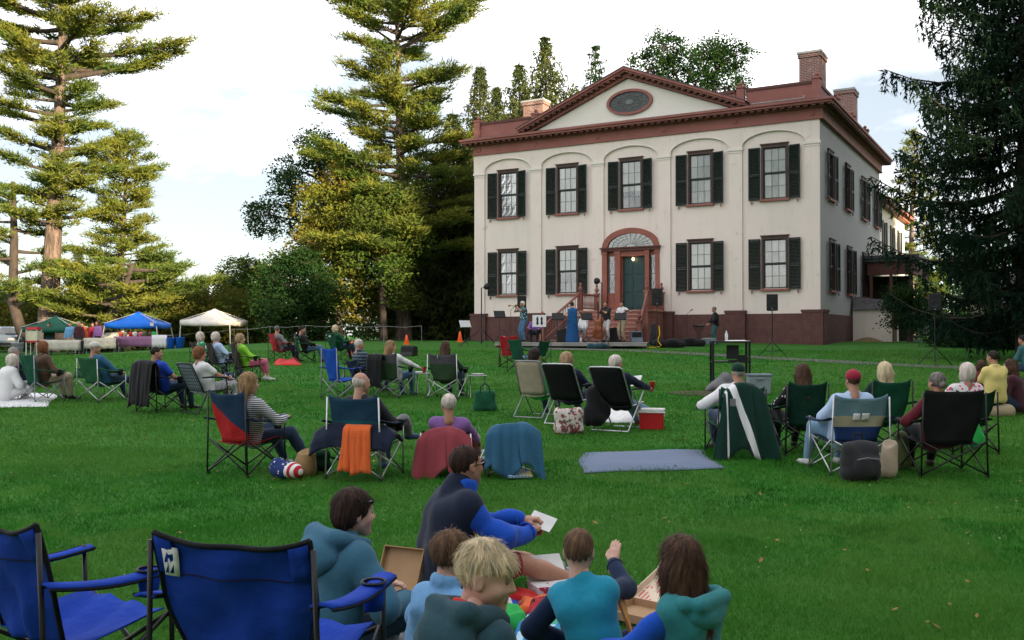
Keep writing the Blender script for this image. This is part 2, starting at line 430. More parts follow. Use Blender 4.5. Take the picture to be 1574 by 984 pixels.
# ------------------------------------------------------------------ grass blades (denser towards the viewer)
def grass():
    V, Fc = [], []; n0 = 0
    for d0, d1, dens, hh, ww in ((4.6, 5.8, 7000, .042, .0048), (5.8, 8, 4000, .043, .006), (8, 12.5, 1750, .045, .0095), (12.5, 22, 520, .048, .018), (22, 37, 105, .05, .038)):
        hw1 = .58 * d1 + .6
        n = int(dens * 2 * hw1 * (d1 - d0))
        x = rng.uniform(-hw1, hw1, n); y = rng.uniform(d0, d1, n)
        k = np.abs(x) < .58 * y + .6
        x, y = x[k], y[k]; n = len(x)
        cl = .65 + .5 * (np.sin(x * 2.3 + 1.3 * np.sin(y * 1.9)) * np.sin(y * 2.7 + np.sin(x * 1.1))) ** 2 + .3 * rng.random(n)
        z = hgt(x, y); az = rng.uniform(0, 2 * math.pi, n); L_ = hh * cl
        le = rng.uniform(.15, .95, n) * L_; ax = rng.uniform(0, 2 * math.pi, n)
        dx, dy = np.cos(az) * ww / 2, np.sin(az) * ww / 2
        b1 = np.stack([x - dx, y - dy, z - .004], -1); b2 = np.stack([x + dx, y + dy, z - .004], -1)
        tp = np.stack([x + np.cos(ax) * le, y + np.sin(ax) * le, z + L_ * .85], -1)
        V.append(np.stack([b1, b2, tp], 1).reshape(-1, 3)); Fc.append(np.arange(3 * n).reshape(-1, 3) + n0); n0 += 3 * n
    me = mk_mesh('grass', np.concatenate(V), np.concatenate(Fc))
    tag(link('grass', me, mats='blade'), 'short dense green grass blades growing all over the lawn', 'grass', kind='stuff')
    n = 110
    y = rng.uniform(3, 16, n) ; x = rng.uniform(-.56, .56, n) * y; z = hgt(x, y) + .035
    s = rng.uniform(.003, .007, n)
    o = np.array([(1, 0, 0), (-1, 0, 0), (0, 1, 0), (0, -1, 0), (0, 0, 1), (0, 0, -1)])
    V = (np.stack([x, y, z], -1)[:, None] + o[None] * s[:, None, None]).reshape(-1, 3)
    f = np.array([(0, 2, 4), (2, 1, 4), (1, 3, 4), (3, 0, 4), (2, 0, 5), (1, 2, 5), (3, 1, 5), (0, 3, 5)])
    D('fallen_leaf', c=(.32, .20, .05), c2=(.14, .075, .03), s=3, world=1, r=.8)
    m_ = 330; y2 = rng.uniform(3.5, 30, m_); x2 = rng.uniform(-.56, .56, m_) * y2; P2 = np.stack([x2, y2, hgt(x2, y2) + .036], -1); t2 = rng.uniform(0, 6.28, m_); s2 = rng.uniform(.014, .03, m_)[:, None]
    e1 = np.stack([np.cos(t2), np.sin(t2), rng.normal(size=m_) * .3], -1) * s2; e2 = np.stack([-np.sin(t2), np.cos(t2), rng.normal(size=m_) * .3], -1) * s2 * .6
    lm = mk_mesh('fallen_leaves', np.stack([P2 - e1, P2 + e2, P2 + e1, P2 - e2], 1).reshape(-1, 3), np.arange(4 * m_).reshape(-1, 4)); tag(link('fallen_leaves', lm, mats='fallen_leaf'), 'small brown fallen leaves scattered over the lawn', 'leaves', kind='stuff')
    me = mk_mesh('clover_flowers', V, (np.arange(n)[:, None, None] * 6 + f[None]).reshape(-1, 3))
    tag(link('clover_flowers', me, mats='clover'), 'tiny white clover flowers scattered in the lawn', 'flowers', kind='stuff')
grass()

# ------------------------------------------------------------------ the house
HA = R(29.6); HZ = 1.25; W = 17.9; DEP = 16.3
R0 = Vector((ray(1262, 481)[0] * 42.0, 42.0, HZ))
EU, EV = Vector((math.cos(HA), -math.sin(HA), 0)), Vector((math.sin(HA), math.cos(HA), 0))
L0 = R0 - EU * W
def HP(u, v, z=0.0): return L0 + EU * u + EV * v + Vector((0, 0, z))     # house coordinates -> world
house = empty('mansion', L0, -HA, 'two-storey cream brick mansion with red-brown trim, black shutters and pediment', 'house')
BAY = [2.05, 5.5, 8.95, 12.43, 15.9]; PIL = [.35, 3.74, 7.22, 10.68, 14.13, 17.58]
FWIN = [(c, 6.5, 8.87) for c in BAY] + [(c, 2.45, 4.72) for i, c in enumerate(BAY) if i != 2]
SWIN = [(c, 6.6, 8.72) for c in (2.15, 6.3, 10.9, 15.0)] + [(c, 2.42, 4.66) for c in (2.45, 6.65, 11.0)]
WW = 1.10
def holed(mb, fn, u0, u1, z0, z1, holes, depth):
    us = sorted({u0, u1, *[h[0] for h in holes], *[h[1] for h in holes]}); zs = sorted({z0, z1, *[h[2] for h in holes], *[h[3] for h in holes]})
    for a, b in zip(us[:-1], us[1:]):
        for c, d in zip(zs[:-1], zs[1:]):
            m_u, m_z = (a + b) / 2, (c + d) / 2
            if any(h[0] < m_u < h[1] and h[2] < m_z < h[3] for h in holes): continue
            mb.add([fn(a, 0, c), fn(b, 0, c), fn(b, 0, d), fn(a, 0, d)], [(0, 1, 2, 3)])
    for h in holes:
        a, b, c, d = h
        q = [fn(a, 0, c), fn(b, 0, c), fn(b, 0, d), fn(a, 0, d)]; w = [fn(a, depth, c), fn(b, depth, c), fn(b, depth, d), fn(a, depth, d)]
        mb.add(q + w, [(0, 4, 5, 1), (1, 5, 6, 2), (2, 6, 7, 3), (3, 7, 4, 0)])
fF = lambda u, d, z: (u, d, z)                 # facade: depth goes into the house (+v)
fS = lambda u, d, z: (W - d, u, z)             # right side wall
fh = [(c - WW / 2, c + WW / 2, a, b) for c, a, b in FWIN] + [(7.76, 10.2, 1.4, 4.62)]
mb = MB(); holed(mb, fF, 0, W, 1.31, 9.91, fh, .28)
mb.build('wall', 'cream_wall', house)
sh = [(c - WW / 2, c + WW / 2, a, b) for c, a, b in SWIN]
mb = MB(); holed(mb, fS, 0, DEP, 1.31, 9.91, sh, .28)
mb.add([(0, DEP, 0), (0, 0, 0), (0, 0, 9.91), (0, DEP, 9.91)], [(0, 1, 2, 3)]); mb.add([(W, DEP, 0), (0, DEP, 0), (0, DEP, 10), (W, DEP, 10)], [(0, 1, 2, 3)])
mb.build('wall', 'cream_wall_shaded', house, label='shaded right side wall')
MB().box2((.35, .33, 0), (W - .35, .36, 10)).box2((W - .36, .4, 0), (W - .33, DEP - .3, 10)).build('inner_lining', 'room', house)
# brick base, set forward of the wall, with blocks under the pilasters
mb = MB(); mb.box2((-.10, -.10, -.4), (7.2, .25, 1.30)).box2((10.7, -.10, -.4), (W + .10, .25, 1.30)).box2((7.2, -.05, -.4), (10.7, .25, 1.29))
mb.box2((W - .25, .25, -.4), (W + .098, DEP, 1.30))
mb.build('brick_base', 'basebrick', house)
for c in PIL:
    MB().box2((c - .46, -.26, -.4), (c + .46, -.099, 1.36)).box2((c - .49, -.29, 1.36), (c + .49, -.002, 1.47)).build('base_block', 'basebrick', house)
MB().box2((W + .096, -.15, -.4), (W + .2, .7, 1.36)).box2((W - .01, -.18, 1.36), (W + .23, .73, 1.47)).build('base_block', 'basebrick', house)
# pilasters and relieving arches
PR = .09
for c in PIL:
    o = MB().box2((c - .31, -PR, 1.47), (c + .31, -.001, 8.80)).build('pilaster', 'cream_wall', house)
    MB().box2((c - .36, -PR - .05, 8.80), (c + .36, -.001, 8.93)).box2((c - .33, -PR - .025, 8.70), (c + .33, -.001, 8.74)).build('capital', 'cream_board', o)
mb = MB(); bead = []
for i, c in enumerate(BAY):
    a, b = PIL[i] + .31, PIL[i + 1] - .31; m, hw = (a + b) / 2, (b - a) / 2
    al = PIL[i] if i else 0.0; br = PIL[i + 1] if i < 4 else W
    K = 24; pts = [(m - hw * math.cos(math.pi * j / K), 8.93 + .60 * math.sin(math.pi * j / K)) for j in range(K + 1)]
    for (x0, z0), (x1, z1) in zip(pts[:-1], pts[1:]):
        mb.add([(x0, -PR, z0), (x1, -PR, z1), (x1, -PR, 9.92), (x0, -PR, 9.92), (x0, 0, z0), (x1, 0, z1)], [(0, 1, 2, 3), (0, 4, 5, 1)])
    mb.add([(al, -PR, 8.93), (a, -PR, 8.93), (a, -PR, 9.92), (al, -PR, 9.92)], [(0, 1, 2, 3)])
    mb.add([(b, -PR, 8.93), (br, -PR, 8.93), (br, -PR, 9.92), (b, -PR, 9.92)], [(0, 1, 2, 3)])
    bead.append(pts)
mb.build('spandrel', 'cream_wall', house)
for pts in bead:
    MB().tube([(x, -PR - .012, z + .03) for x, z in pts], .028, 6).build('arch_moulding', 'cream_board', house)
# frieze, cornice with mutules, roof edge
mb = MB().box2((-.02, -.14, 9.91), (W + .14, .3, 10.36)).box2((W - .3, .3, 9.911), (W + .14, DEP + .1, 10.36)).box2((-.06, -.18, 9.86), (W + .18, -.02, 9.93)).box2((W + .0, -.02, 9.861), (W + .18, DEP + .1, 9.931))
mb.build('frieze', 'trim', house)
for c in PIL:
    MB().lathe([(.12, 0), (.12, -.03), (.07, -.05), (.04, -.03)], (c, -.14, 10.13), 10, axis='y').build('rosette', 'trim', house)
mb = MB().box2((-.5, -.62, 10.46), (W + .62, .2, 10.56)).box2((-.56, -.70, 10.56), (W + .70, .2, 10.66)).box2((W - .2, .2, 10.461), (W + .62, DEP + .5, 10.561)).box2((W - .2, .2, 10.561), (W + .70, DEP + .5, 10.661)).box2((-.2, -.30, 10.36), (W + .3, .2, 10.461)).box2((W - .2, .2, 10.362), (W + .3, DEP + .4, 10.462))
mb.build('cornice', 'trim', house)
mb = MB()
for u in np.arange(-.35, W + .5, .34): mb.box2((u, -.58, 10.375), (u + .17, -.29, 10.459))
for v in np.arange(.0, DEP + .4, .34): mb.box2((W + .29, v, 10.376), (W + .58, v + .17, 10.458))
mb.build('mutules', 'trim_dark', house)['kind'] = 'stuff'
mb = MB().add([(-.5, -.66, 10.67), (W + .66, -.66, 10.67), (W - .1, .25, 10.92), (.1, .25, 10.92)], [(0, 1, 2, 3)]).add([(W + .66, -.66, 10.67), (W + .66, DEP + .5, 10.67), (W - .1, DEP, 10.92), (W - .1, .25, 10.92)], [(0, 1, 2, 3)])
mb.box2((0, .2, 10.6), (W - .2, DEP, 10.86)); mb.build('roof', 'roof_metal', house)
MB().box2((14.9, -.35, 10.80), (W - .6, -.30, 10.83)).box2((W - .65, -.35, 10.78), (W - .6, -.30, 10.92)).build('snow_rail', 'coping', house)
# parapet with posts and panels
def parapet(a, b, v, ax):
    B = (lambda x0, y0, z0, x1, y1, z1: ((x0, y0, z0), (x1, y1, z1))) if ax == 'u' else (lambda x0, y0, z0, x1, y1, z1: ((y0, x0, z0), (y1, x1, z1)))
    o = MB().box2(*B(a, v, 10.7, b, v + .12, 11.56)).build('parapet_panel', 'trim', house)
    MB().box2(*B(a, v - .05, 11.50, b, v + .17, 11.63)).box2(*B(a, v - .03, 10.72, b, v + .13, 10.86)).build('rail', 'trim_dark', o)
    k = a + .35
for a, b in ((.3, 3.4), (3.9, 7), (10.6, 14.1), (14.6, W - .3)): parapet(a, b, .06, 'u')
for a, b in ((.3, 4.2), (4.6, 8.4), (8.8, 12.4), (12.8, DEP)): parapet(a, b, W - .25, 'v')
for u, v in ((.16, .1), (3.65, .1), (14.35, .1), (W - .16, .1), (W - .18, 4.4), (W - .18, 8.6), (W - .18, 12.6)):
    o = MB().box((u, v, 11.18), (.34, .34, 1.0)).box((u, v, 11.72), (.42, .42, .09)).build('parapet_post', 'trim', house)
    MB().lathe([(.05, 0), (.05, .05), (.09, .09), (.10, .15), (.06, .21), (.01, .24)], (u, v, 11.765), 10).build('finial', 'trim', o, smooth=True)
# pediment
PA, PB, PC, PZ = 2.95, 14.75, 8.85, 13.02
MB().add([(PA + .5, -.13, 10.66), (PB - .5, -.13, 10.66), (PC, -.13, PZ - .2)], [(0, 1, 2)]).build('tympanum', 'cream_board', house)
for sx, e in ((1, PA), (-1, PB)):
    run = abs(PC - e); th = math.atan2(PZ - 10.66, run); mb = MB()
    def q(t, o): return (e + sx * (t * run), 10.66 + t * (PZ - 10.66) + o)
    for v0, v1, o0, o1 in ((-.70, .35, .14, .26), (-.60, .35, .05, .141), (-.32, .3, -.17, .051)):
        a0, a1, b0, b1 = q(0, o0), q(0, o1), q(1, o0), q(1, o1)
        if o0 < 0: a0 = q(.045, o0)
        poly = [a0, b0, b1, a1]
        mb.prism(poly if sx > 0 else poly[::-1], v0, v1)
    mb.build('raking_cornice', 'trim', house)
    mb = MB()
    for t in np.arange(.05, .985, .05):
        x, z = q(t, 0); mb.box((x, -.46, z), (.17, .26, .09))
    mb.build('mutules', 'trim_dark', house)['kind'] = 'stuff'
    a, b = q(-.01, .265), q(1, .265)
    MB().prism([a, b, (b[0], b[1] + .03), (a[0], a[1] + .03)][::sx], -.73, 3.5).build('pediment_roof', 'roof_metal', house)
OV = (8.95, 11.66)
def ell(a, b, y0, y1, a2=None, b2=None, n=36):
    m = MB(); V = []
    for j in range(n):
        t = 2 * math.pi * j / n; c, s = math.cos(t), math.sin(t)
        V += [(OV[0] + a * c, y0, OV[1] + b * s), (OV[0] + a2 * c, y0, OV[1] + b2 * s), (OV[0] + a2 * c, y1, OV[1] + b2 * s), (OV[0] + a * c, y1, OV[1] + b * s)]
    Fs = []
    for j in range(n):
        k = (j + 1) % n
        for p in range(4): Fs.append((4 * j + p, 4 * k + p, 4 * k + (p + 1) % 4, 4 * j + (p + 1) % 4))
    return m.add(V, Fs)
ov = ell(1.20, .63, -.24, -.12, 1.05, .50).build('oval_window', 'trim', house)
MB().prism([(OV[0] + 1.06 * math.cos(t), OV[1] + .51 * math.sin(t)) for t in np.linspace(0, 2 * math.pi, 32, False)], -.15, -.14).build('pane', 'oval_glass', ov)
MB().prism([(OV[0] + 1.06 * math.cos(t), OV[1] + .51 * math.sin(t)) for t in np.linspace(0, 2 * math.pi, 32, False)], -.137, -.132).build('backing', 'room', ov)
mb = MB()
for t in np.linspace(0, 2 * math.pi, 16, False): mb.tube([(OV[0] + .2 * math.cos(t), -.16, OV[1] + .12 * math.sin(t)), (OV[0] + 1.05 * math.cos(t), -.16, OV[1] + .5 * math.sin(t))], .013, 4)
for k in (.6,): mb.tube([(OV[0] + 1.05 * k * math.cos(t) * (1 + .1 * math.cos(8 * t)), -.165, OV[1] + .5 * k * math.sin(t) * (1 + .1 * math.cos(8 * t))) for t in np.linspace(0, 2 * math.pi, 49)], .013, 4)
mb.lathe([(.20, 0), (.20, -.02), (.16, -.03)], (OV[0], -.155, OV[1]), 14, axis='y', sy=.6); mb.build('tracery', 'muntin', ov)
# chimneys
for u, v, h0, h1, du, dv in ((1.25, 4.6, 10.8, 13.65, 1.25, .75), (W - .95, 3.0, 10.8, 13.62, .95, 1.35), (W - .95, 11.4, 10.8, 13.75, .95, 1.3)):
    o = MB().box2((u - du / 2, v - dv / 2, h0), (u + du / 2, v + dv / 2, h1 - .28)).box2((u - du / 2 - .06, v - dv / 2 - .06, h1 - .28), (u + du / 2 + .06, v + dv / 2 + .06, h1 - .1)).build('chimney', 'chimbrick', house)
    MB().box2((u - du / 2 - .09, v - dv / 2 - .09, h1 - .1), (u + du / 2 + .09, v + dv / 2 + .09, h1)).build('chimney_cap', 'coping', o)

# windows: frame, two sashes with panes, sill, curtains; shutters beside them
pane_cache = {}
def window(fn, c, z0, z1, style, rnd, side):
    w2, h = WW / 2, z1 - z0
    def bx(m, a, b): 
        p, q = fn(*a), fn(*b); return m.box2(p, q)
    m = MB(); t = .045
    bx(m, (c - w2 - .05, -.05, z0 - .02), (c - w2 + t, .1, z1 + .08)); bx(m, (c + w2 - t, -.05, z0 - .02), (c + w2 + .05, .1, z1 + .08))
    bx(m, (c - w2 + t, -.05, z1 - .06), (c + w2 - t, .1, z1 + .08)); bx(m, (c - w2 - .1, -.09, z1 + .08), (c + w2 + .1, .02, z1 + .13))
    win = m.build('window', 'frame_brown', house)
    m = MB(); bx(m, (c - w2 - .12, -.14, z0 - .12), (c + w2 + .12, .1, z0 - .022)); m.build('sill', 'trim', win)
    a0, a1, b0, b1 = c - w2 + t, c + w2 - t, z0, z1 - .06
    m = MB(); mid = (b0 + b1) / 2
    for (s0, s1, dp) in ((b0, mid, .075), (mid, b1, .04)):
        bx(m, (a0, dp, s0), (a0 + .045, dp + .035, s1)); bx(m, (a1 - .045, dp, s0), (a1, dp + .035, s1))
        bx(m, (a0 + .045, dp, s0), (a1 - .045, dp + .035, s0 + .06)); bx(m, (a0 + .045, dp, s1 - .05), (a1 - .045, dp + .035, s1))
    m.build('sash', 'sash', win)
    m = MB(); pw = (a1 - a0 - .09) / 3
    for (s0, s1, dp) in ((b0 + .06, mid - .05, .085), (mid + .06, b1 - .05, .05)):
        for k in (1, 2): bx(m, (a0 + .045 + k * pw - .011, dp, s0), (a0 + .045 + k * pw + .011, dp + .02, s1))
        bx(m, (a0 + .045, dp + .001, (s0 + s1) / 2 - .011), (a1 - .045, dp + .019, (s0 + s1) / 2 + .011))
    m.build('muntins', 'muntin', win)
    for (s0, s1, dp) in ((b0 + .06, mid - .05, .098), (mid + .06, b1 - .05, .063)):
        ph = (s1 - s0) / 2
        for r_ in range(2):
            for k in range(3):
                key = (round(pw, 3), round(ph, 3), side)
                if key not in pane_cache:
                    q = MB(); p_, q_ = fn(0, 0, 0), fn(pw, .006, ph); o_ = np.array(fn(0, 0, 0))
                    q.box2(np.array(p_) - o_, np.array(q_) - o_); me = q.mesh('pane'); me.materials.append(MAT('window_glass')); pane_cache[key] = me
                o = link('pane', pane_cache[key], win, loc=fn(a0 + .045 + k * pw, dp, s0 + r_ * ph))
                o.rotation_euler = (rnd.uniform(-.012, .012), rnd.uniform(-.012, .012), rnd.uniform(-.012, .012))
    m = MB(); K = 28
    def cloth(u0, u1, zb, zt, dp, amp, m):
        P = [[fn(u0 + (u1 - u0) * i / K, dp + amp * math.sin(i * 1.9 + rnd.random()), z) for z in (zb, zt)] for i in range(K + 1)]
        m.sheet(P, thick=.004)
    if style == 'blind_half': cloth(a0, a1, mid - rnd.uniform(-.25, .45), b1 + .05, .125, .002, m); m.build('blind', 'blind', win)
    elif style == 'blind_full': cloth(a0, a1, b0, b1 + .05, .125, .004, m); m.build('blind', 'blind', win)
    elif style == 'curtains':
        cloth(a0, a0 + .34, b0, b1, .2, .02, m); cloth(a1 - .34, a1, b0, b1, .2, .02, m); m.build('curtain', 'curtain', win)
    elif style == 'sheer': cloth(a0, a1, b0, b1, .15, .022, m); m.build('curtain', 'curtain', win)
def shutter(fn, c, sgn, z0, z1, ang, side):
    wd = .53; hx = c + sgn * (WW / 2 + .085); ca, sa = math.cos(ang), math.sin(ang)
    def P(s, t, z): return fn(hx + sgn * (s * ca + t * sa * 0), -.055 - s * sa - t, z)
    m = MB()
    def pb(s0, s1, za, zb, t0, t1):
        V = [P(s, t, z) for z in (za, zb) for t in (t0, t1) for s in (s0, s1)]
        m.add(V, [(0, 1, 3, 2), (4, 6, 7, 5), (0, 4, 5, 1), (2, 3, 7, 6), (0, 2, 6, 4), (1, 5, 7, 3)])
    mid = z0 + (z1 - z0) * .48
    for s0, s1 in ((0, .06), (wd - .06, wd)): pb(s0, s1, z0, z1, 0, .045)
    for za, zb in ((z0, z0 + .09), (mid - .05, mid + .05), (z1 - .07, z1)): pb(.06, wd - .06, za, zb, .002, .043)
    sh = m.build('shutter', 'shutter', house)
    m = MB()
    for za, zb in ((z0 + .09, mid - .05), (mid + .05, z1 - .07)):
        for z in np.arange(za + .01, zb - .03, .062):
            V = [P(.06, .008, z), P(wd - .06, .008, z), P(wd - .06, .034, z + .055), P(.06, .034, z + .055)]
            m.add(V, [(0, 1, 2, 3)])
    m.build('louvers', 'shutter', sh)['kind'] = 'stuff'
    m = MB(); a = P(wd * .75, .0, z0 - .1); m.box(a, (.05, .05, .14)); m.build('holdback', 'trim', sh)
rnd = random.Random(3)
styles = ['blind_half', 'sheer', 'blind_half', 'sheer', 'blind_full', 'curtains', 'blind_half', 'blind_full', 'sheer']
for (c, a, b), st in zip(FWIN, styles):
    window(fF, c, a, b, st, rnd, 'F')
    for s in (-1, 1): shutter(fF, c, s, a - .05, b - .03, rnd.uniform(.03, .12) if s < 0 else rnd.uniform(.1, .28), 'F')
for c, a, b in SWIN:
    window(fS, c, a, b, 'sheer', rnd, 'S')
    for s in (-1, 1): shutter(fS, c, s, a - .05, b - .03, rnd.uniform(.05, .2), 'S')

# doorway: arched surround, fanlight, sidelights, panelled door, little lamp
dw = empty('doorway', (0, 0, 0)); dw.parent = house
K = 28
def arch(r0, r1, z0, rise0, rise1, cx=8.95):
    o = [(cx + r1 * math.cos(math.pi * j / K), z0 + rise1 * math.sin(math.pi * j / K)) for j in range(K + 1)]
    i = [(cx + r0 * math.cos(math.pi * j / K), z0 + rise0 * math.sin(math.pi * j / K)) for j in range(K + 1)]
    return o, i
o, i = arch(1.20, 1.49, 4.60, .68, .95)
mb = MB()
for j in range(K):
    V = [(p[0], y, p[1]) for y in (-.16, .0) for p in (o[j], o[j + 1], i[j + 1], i[j])]
    mb.add(V, [(3, 2, 1, 0), (0, 1, 5, 4), (2, 3, 7, 6)])
mb.build('arch', 'door_trim', dw)
MB().box2((7.44, -.22, 4.44), (10.46, .05, 4.56)).box2((7.38, -.27, 4.56), (10.52, .02, 4.625)).build('entablature', 'trim_dark', dw)
o, i = arch(0.001, 1.21, 4.6, .001, .69)
MB().prism([(x, z) for x, z in o], -.05, -.04).build('fanlight', 'curtain', dw)
MB().prism([(x, z) for x, z in o], -.07, -.065).build('fanlight_glass', 'window_glass', dw)
mb = MB()
for j in range(1, 12):
    t = math.pi * j / 12; mb.tube([(8.95 + .25 * math.cos(t), -.09, 4.63 + .14 * math.sin(t)), (8.95 + 1.19 * math.cos(t), -.09, 4.61 + .67 * math.sin(t))], .017, 5)
for k in (.24, .62, .82): mb.tube([(8.95 + 1.2 * k * math.cos(t) * (1 - (.04 if k > .3 else 0) * abs(math.sin(6 * t))), -.09, 4.62 + .67 * k * math.sin(t)) for t in np.linspace(0, math.pi, 49)], .015, 5)
mb.build('fan_bars', 'coping', dw)
for a, b in ((7.46, 7.72), (8.14, 8.42), (9.70, 9.92), (10.24, 10.44)):
    MB().box2((a, -.15, 1.5), (b, .1, 4.44)).box2((a - .03, -.18, 1.5), (b + .03, -.149, 1.75)).box2((a - .03, -.18, 4.3), (b + .03, -.149, 4.43)).build('pier', 'door_trim', dw)
for a, b in ((7.72, 8.14), (9.92, 10.24)):
    MB().box2((a, .0, 1.5), (b, .08, 2.4)).box2((a + .06, -.03, 1.6), (b - .06, .0, 2.3)).box2((a, .0, 4.2), (b, .08, 4.44)).build('panel', 'door_trim', dw)
    sl = MB().box2((a, .0, 2.4), (a + .05, .06, 4.2)).box2((b - .05, .0, 2.4), (b, .06, 4.2)).box2((a, .0, 3.28), (b, .055, 3.31)).build('sidelight', 'sash', dw)
    for za, zb in ((2.4, 3.28), (3.31, 4.2)): MB().box2((a + .05, .035, za), (b - .05, .04, zb)).build('pane', 'window_glass', sl)
    MB().tube([(a + .05, .02, 2.45), ((a + b) / 2, .02, 2.8), (b - .05, .02, 2.45)], .01, 4).tube([(a + .05, .02, 3.28), ((a + b) / 2, .02, 2.8), (b - .05, .02, 3.28)], .01, 4).tube([(a + .05, .02, 3.31), ((a + b) / 2, .02, 3.75), (b - .05, .02, 3.31)], .01, 4).tube([(a + .05, .02, 4.2), ((a + b) / 2, .02, 3.75), (b - .05, .02, 4.2)], .01, 4).build('bars', 'coping', sl)
MB().box2((8.42, -.1, 4.18), (9.70, .12, 4.44)).build('lintel', 'door_trim', dw)
dr = MB().box2((8.45, .16, 1.55), (9.67, .22, 4.18)).build('door', 'door', dw)
for a, b in ((8.52, 9.02), (9.10, 9.60)):
    for za, zb in ((1.7, 2.35), (2.45, 3.2), (3.3, 4.1)): MB().box2((a + .03, .135, za), (b - .03, .159, zb)).build('door_panel', 'door', dr, bevel=.012)
MB().box2((8.42, .1, 1.52), (8.46, .2, 4.18)).box2((9.66, .1, 1.52), (9.7, .2, 4.18)).build('jamb', 'door_trim', dw)
MB().lathe([(.01, -.10), (.05, -.06), (.055, 0), (.03, .05)], (9.06, -.02, 4.05), 10).build('lamp', 'lamp_glow', dw)

# front steps: landing, treads, balusters, newels
st = empty('front_steps', HP(8.95, 0, 0), -HA, 'wide red wooden front steps with turned balusters leading to the green door', 'staircase')
LZ, LP = 1.50, 2.3
MB().box2((-1.75, -LP, -.3), (1.75, -.3, LZ - .06)).build('landing_base', 'stair_red', st)
for k in range(9):
    y = -LP - .04 + k * .255; MB().box2((-1.8, y, LZ - .06), (1.8, y + .245, LZ)).build('plank', 'tread', st)
NS = 8
for k in range(NS):
    z = LZ - (k + 1) * (LZ + .05) / NS; y = -LP - .02 - k * .30; hw = 1.45 + .11 * k
    MB().box2((-hw, y - .30, -.3), (hw, y, z - .05)).build('riser', 'stair_red', st)
    MB().box2((-hw - .02, y - .33, z - .05), (hw + .02, y - .001, z)).build('tread', 'tread', st)
def newel(x, y, z, h):
    o = MB().box((x, y, z + h / 2), (.2, .2, h)).box((x, y, z + h), (.26, .26, .07)).build('newel_post', 'stair_red', st)
    MB().lathe([(.06, 0), (.05, .06), (.10, .13), (.11, .2), (.05, .27), (.045, .30), (.07, .36), (.05, .43), (.01, .46)], (x, y, z + h + .03), 10).build('finial', 'stair_red', o, smooth=True)
def rail(a, b, z0, z1, n):
    a, b = Vector(a), Vector(b)
    MB().tube([a + Vector((0, 0, z1)), b + Vector((0, 0, z1))], .055, 6).tube([a + Vector((0, 0, z0)), b + Vector((0, 0, z0))], .04, 6).build('handrail', 'stair_red', st)
    for k in range(n):
        p = a.lerp(b, (k + .5) / n)
        MB().lathe([(.018, z0), (.028, z0 + (z1 - z0) * .3), (.016, z0 + (z1 - z0) * .6), (.022, z1)], tuple(p), 6).build('baluster', 'stair_red', st, smooth=True)
for s in (-1, 1):
    newel(s * 1.68, -.35, LZ, .85); newel(s * 1.68, -LP + .1, LZ, .85); newel(s * 2.35, -LP - 2.5, -.1, 1.05)
    rail((s * 1.68, -.45, LZ), (s * 1.68, -LP + .2, LZ), .12, .78, 12)
    rail((s * 1.72, -LP, LZ), (s * 2.32, -LP - 2.42, .0), .15, .78, 14)

# rear wing, side porch canopy, cellar entrance, lattice screen
wing = empty('rear_wing', HP(W - 1.2, DEP, 0), -HA, 'lower cream rear wing with brown eaves behind the mansion', 'house wing')
WH = [(c - .5, c + .5, 5.2, 7.2) for c in (2.2, 5.4, 8.6)]
mb = MB(); holed(mb, lambda u, d, z: (1.15 - d, u, z), 0, 11, -.2, 8.2, WH, .2); mb.add([(1.15, 11, -.2), (-6, 11, -.2), (-6, 11, 8.2), (1.15, 11, 8.2)], [(0, 1, 2, 3)]); mb.build('wall', 'cream_wall', wing)
for c in (2.2, 5.4, 8.6):
    w_ = MB().box2((1.0, c - .5, 5.2), (1.12, c - .42, 7.2)).box2((1.0, c + .42, 5.2), (1.12, c + .5, 7.2)).box2((1.0, c - .42, 6.17), (1.1, c + .42, 6.23)).build('window', 'sash', wing)
    MB().box2((1.04, c - .42, 5.2), (1.05, c + .42, 6.17)).box2((1.04, c - .42, 6.23), (1.05, c + .42, 7.2)).build('pane', 'window_glass', w_)
    MB().box2((.98, c - .5, 5.2), (.99, c + .5, 7.2)).build('blind', 'blind', w_)
    for s in (-1, 1): MB().box2((1.152, c + s * .52, 5.15), (1.2, c + s * 1.02, 7.25)).build('shutter', 'shutter', wing)
MB().box2((1.15, 0, 8.0), (1.5, 11.3, 8.25)).box2((1.5, 0, 8.18), (1.75, 11.4, 8.38)).build('eaves', 'door_trim', wing)
MB().add([(1.85, -.02, 8.39), (1.85, 11.5, 8.39), (-5, 11.5, 11), (-5, -.02, 11)], [(0, 1, 2, 3)]).build('roof', 'shingle', wing)
porch = empty('side_porch', HP(W, 12.2, 0), -HA, 'flat-roofed side porch with brown fascia between mansion wall and spruce', 'porch')
MB().box2((.12, -1.6, 4.25), (2.7, 5, 4.42)).box2((.12, -1.7, 4.42), (2.8, 5.1, 4.58)).build('canopy', 'roof_metal', porch)
MB().box2((.2, -1.45, 3.55), (2.5, -1.3, 4.25)).box2((2.35, -1.3, 3.55), (2.5, 5, 4.25)).build('fascia', 'trim_dark', porch)
MB().box2((.12, 0, 0), (2.3, .1, 3.55)).build('screen', 'room', porch)
for x in (.3, 1.3, 2.3): MB().box2((x, -1.4, -.2), (x + .15, -1.25, 3.55)).build('post', 'trim_dark', porch)
cel = empty('cellar_entrance', HP(W, 6.9, 0), -HA, 'small cream cellar entrance with dark shingle roof against side wall', 'cellar entrance')
MB().box2((.12, 0, -.3), (1.95, 2.4, 1.62)).build('wall', 'cream_wall', cel)
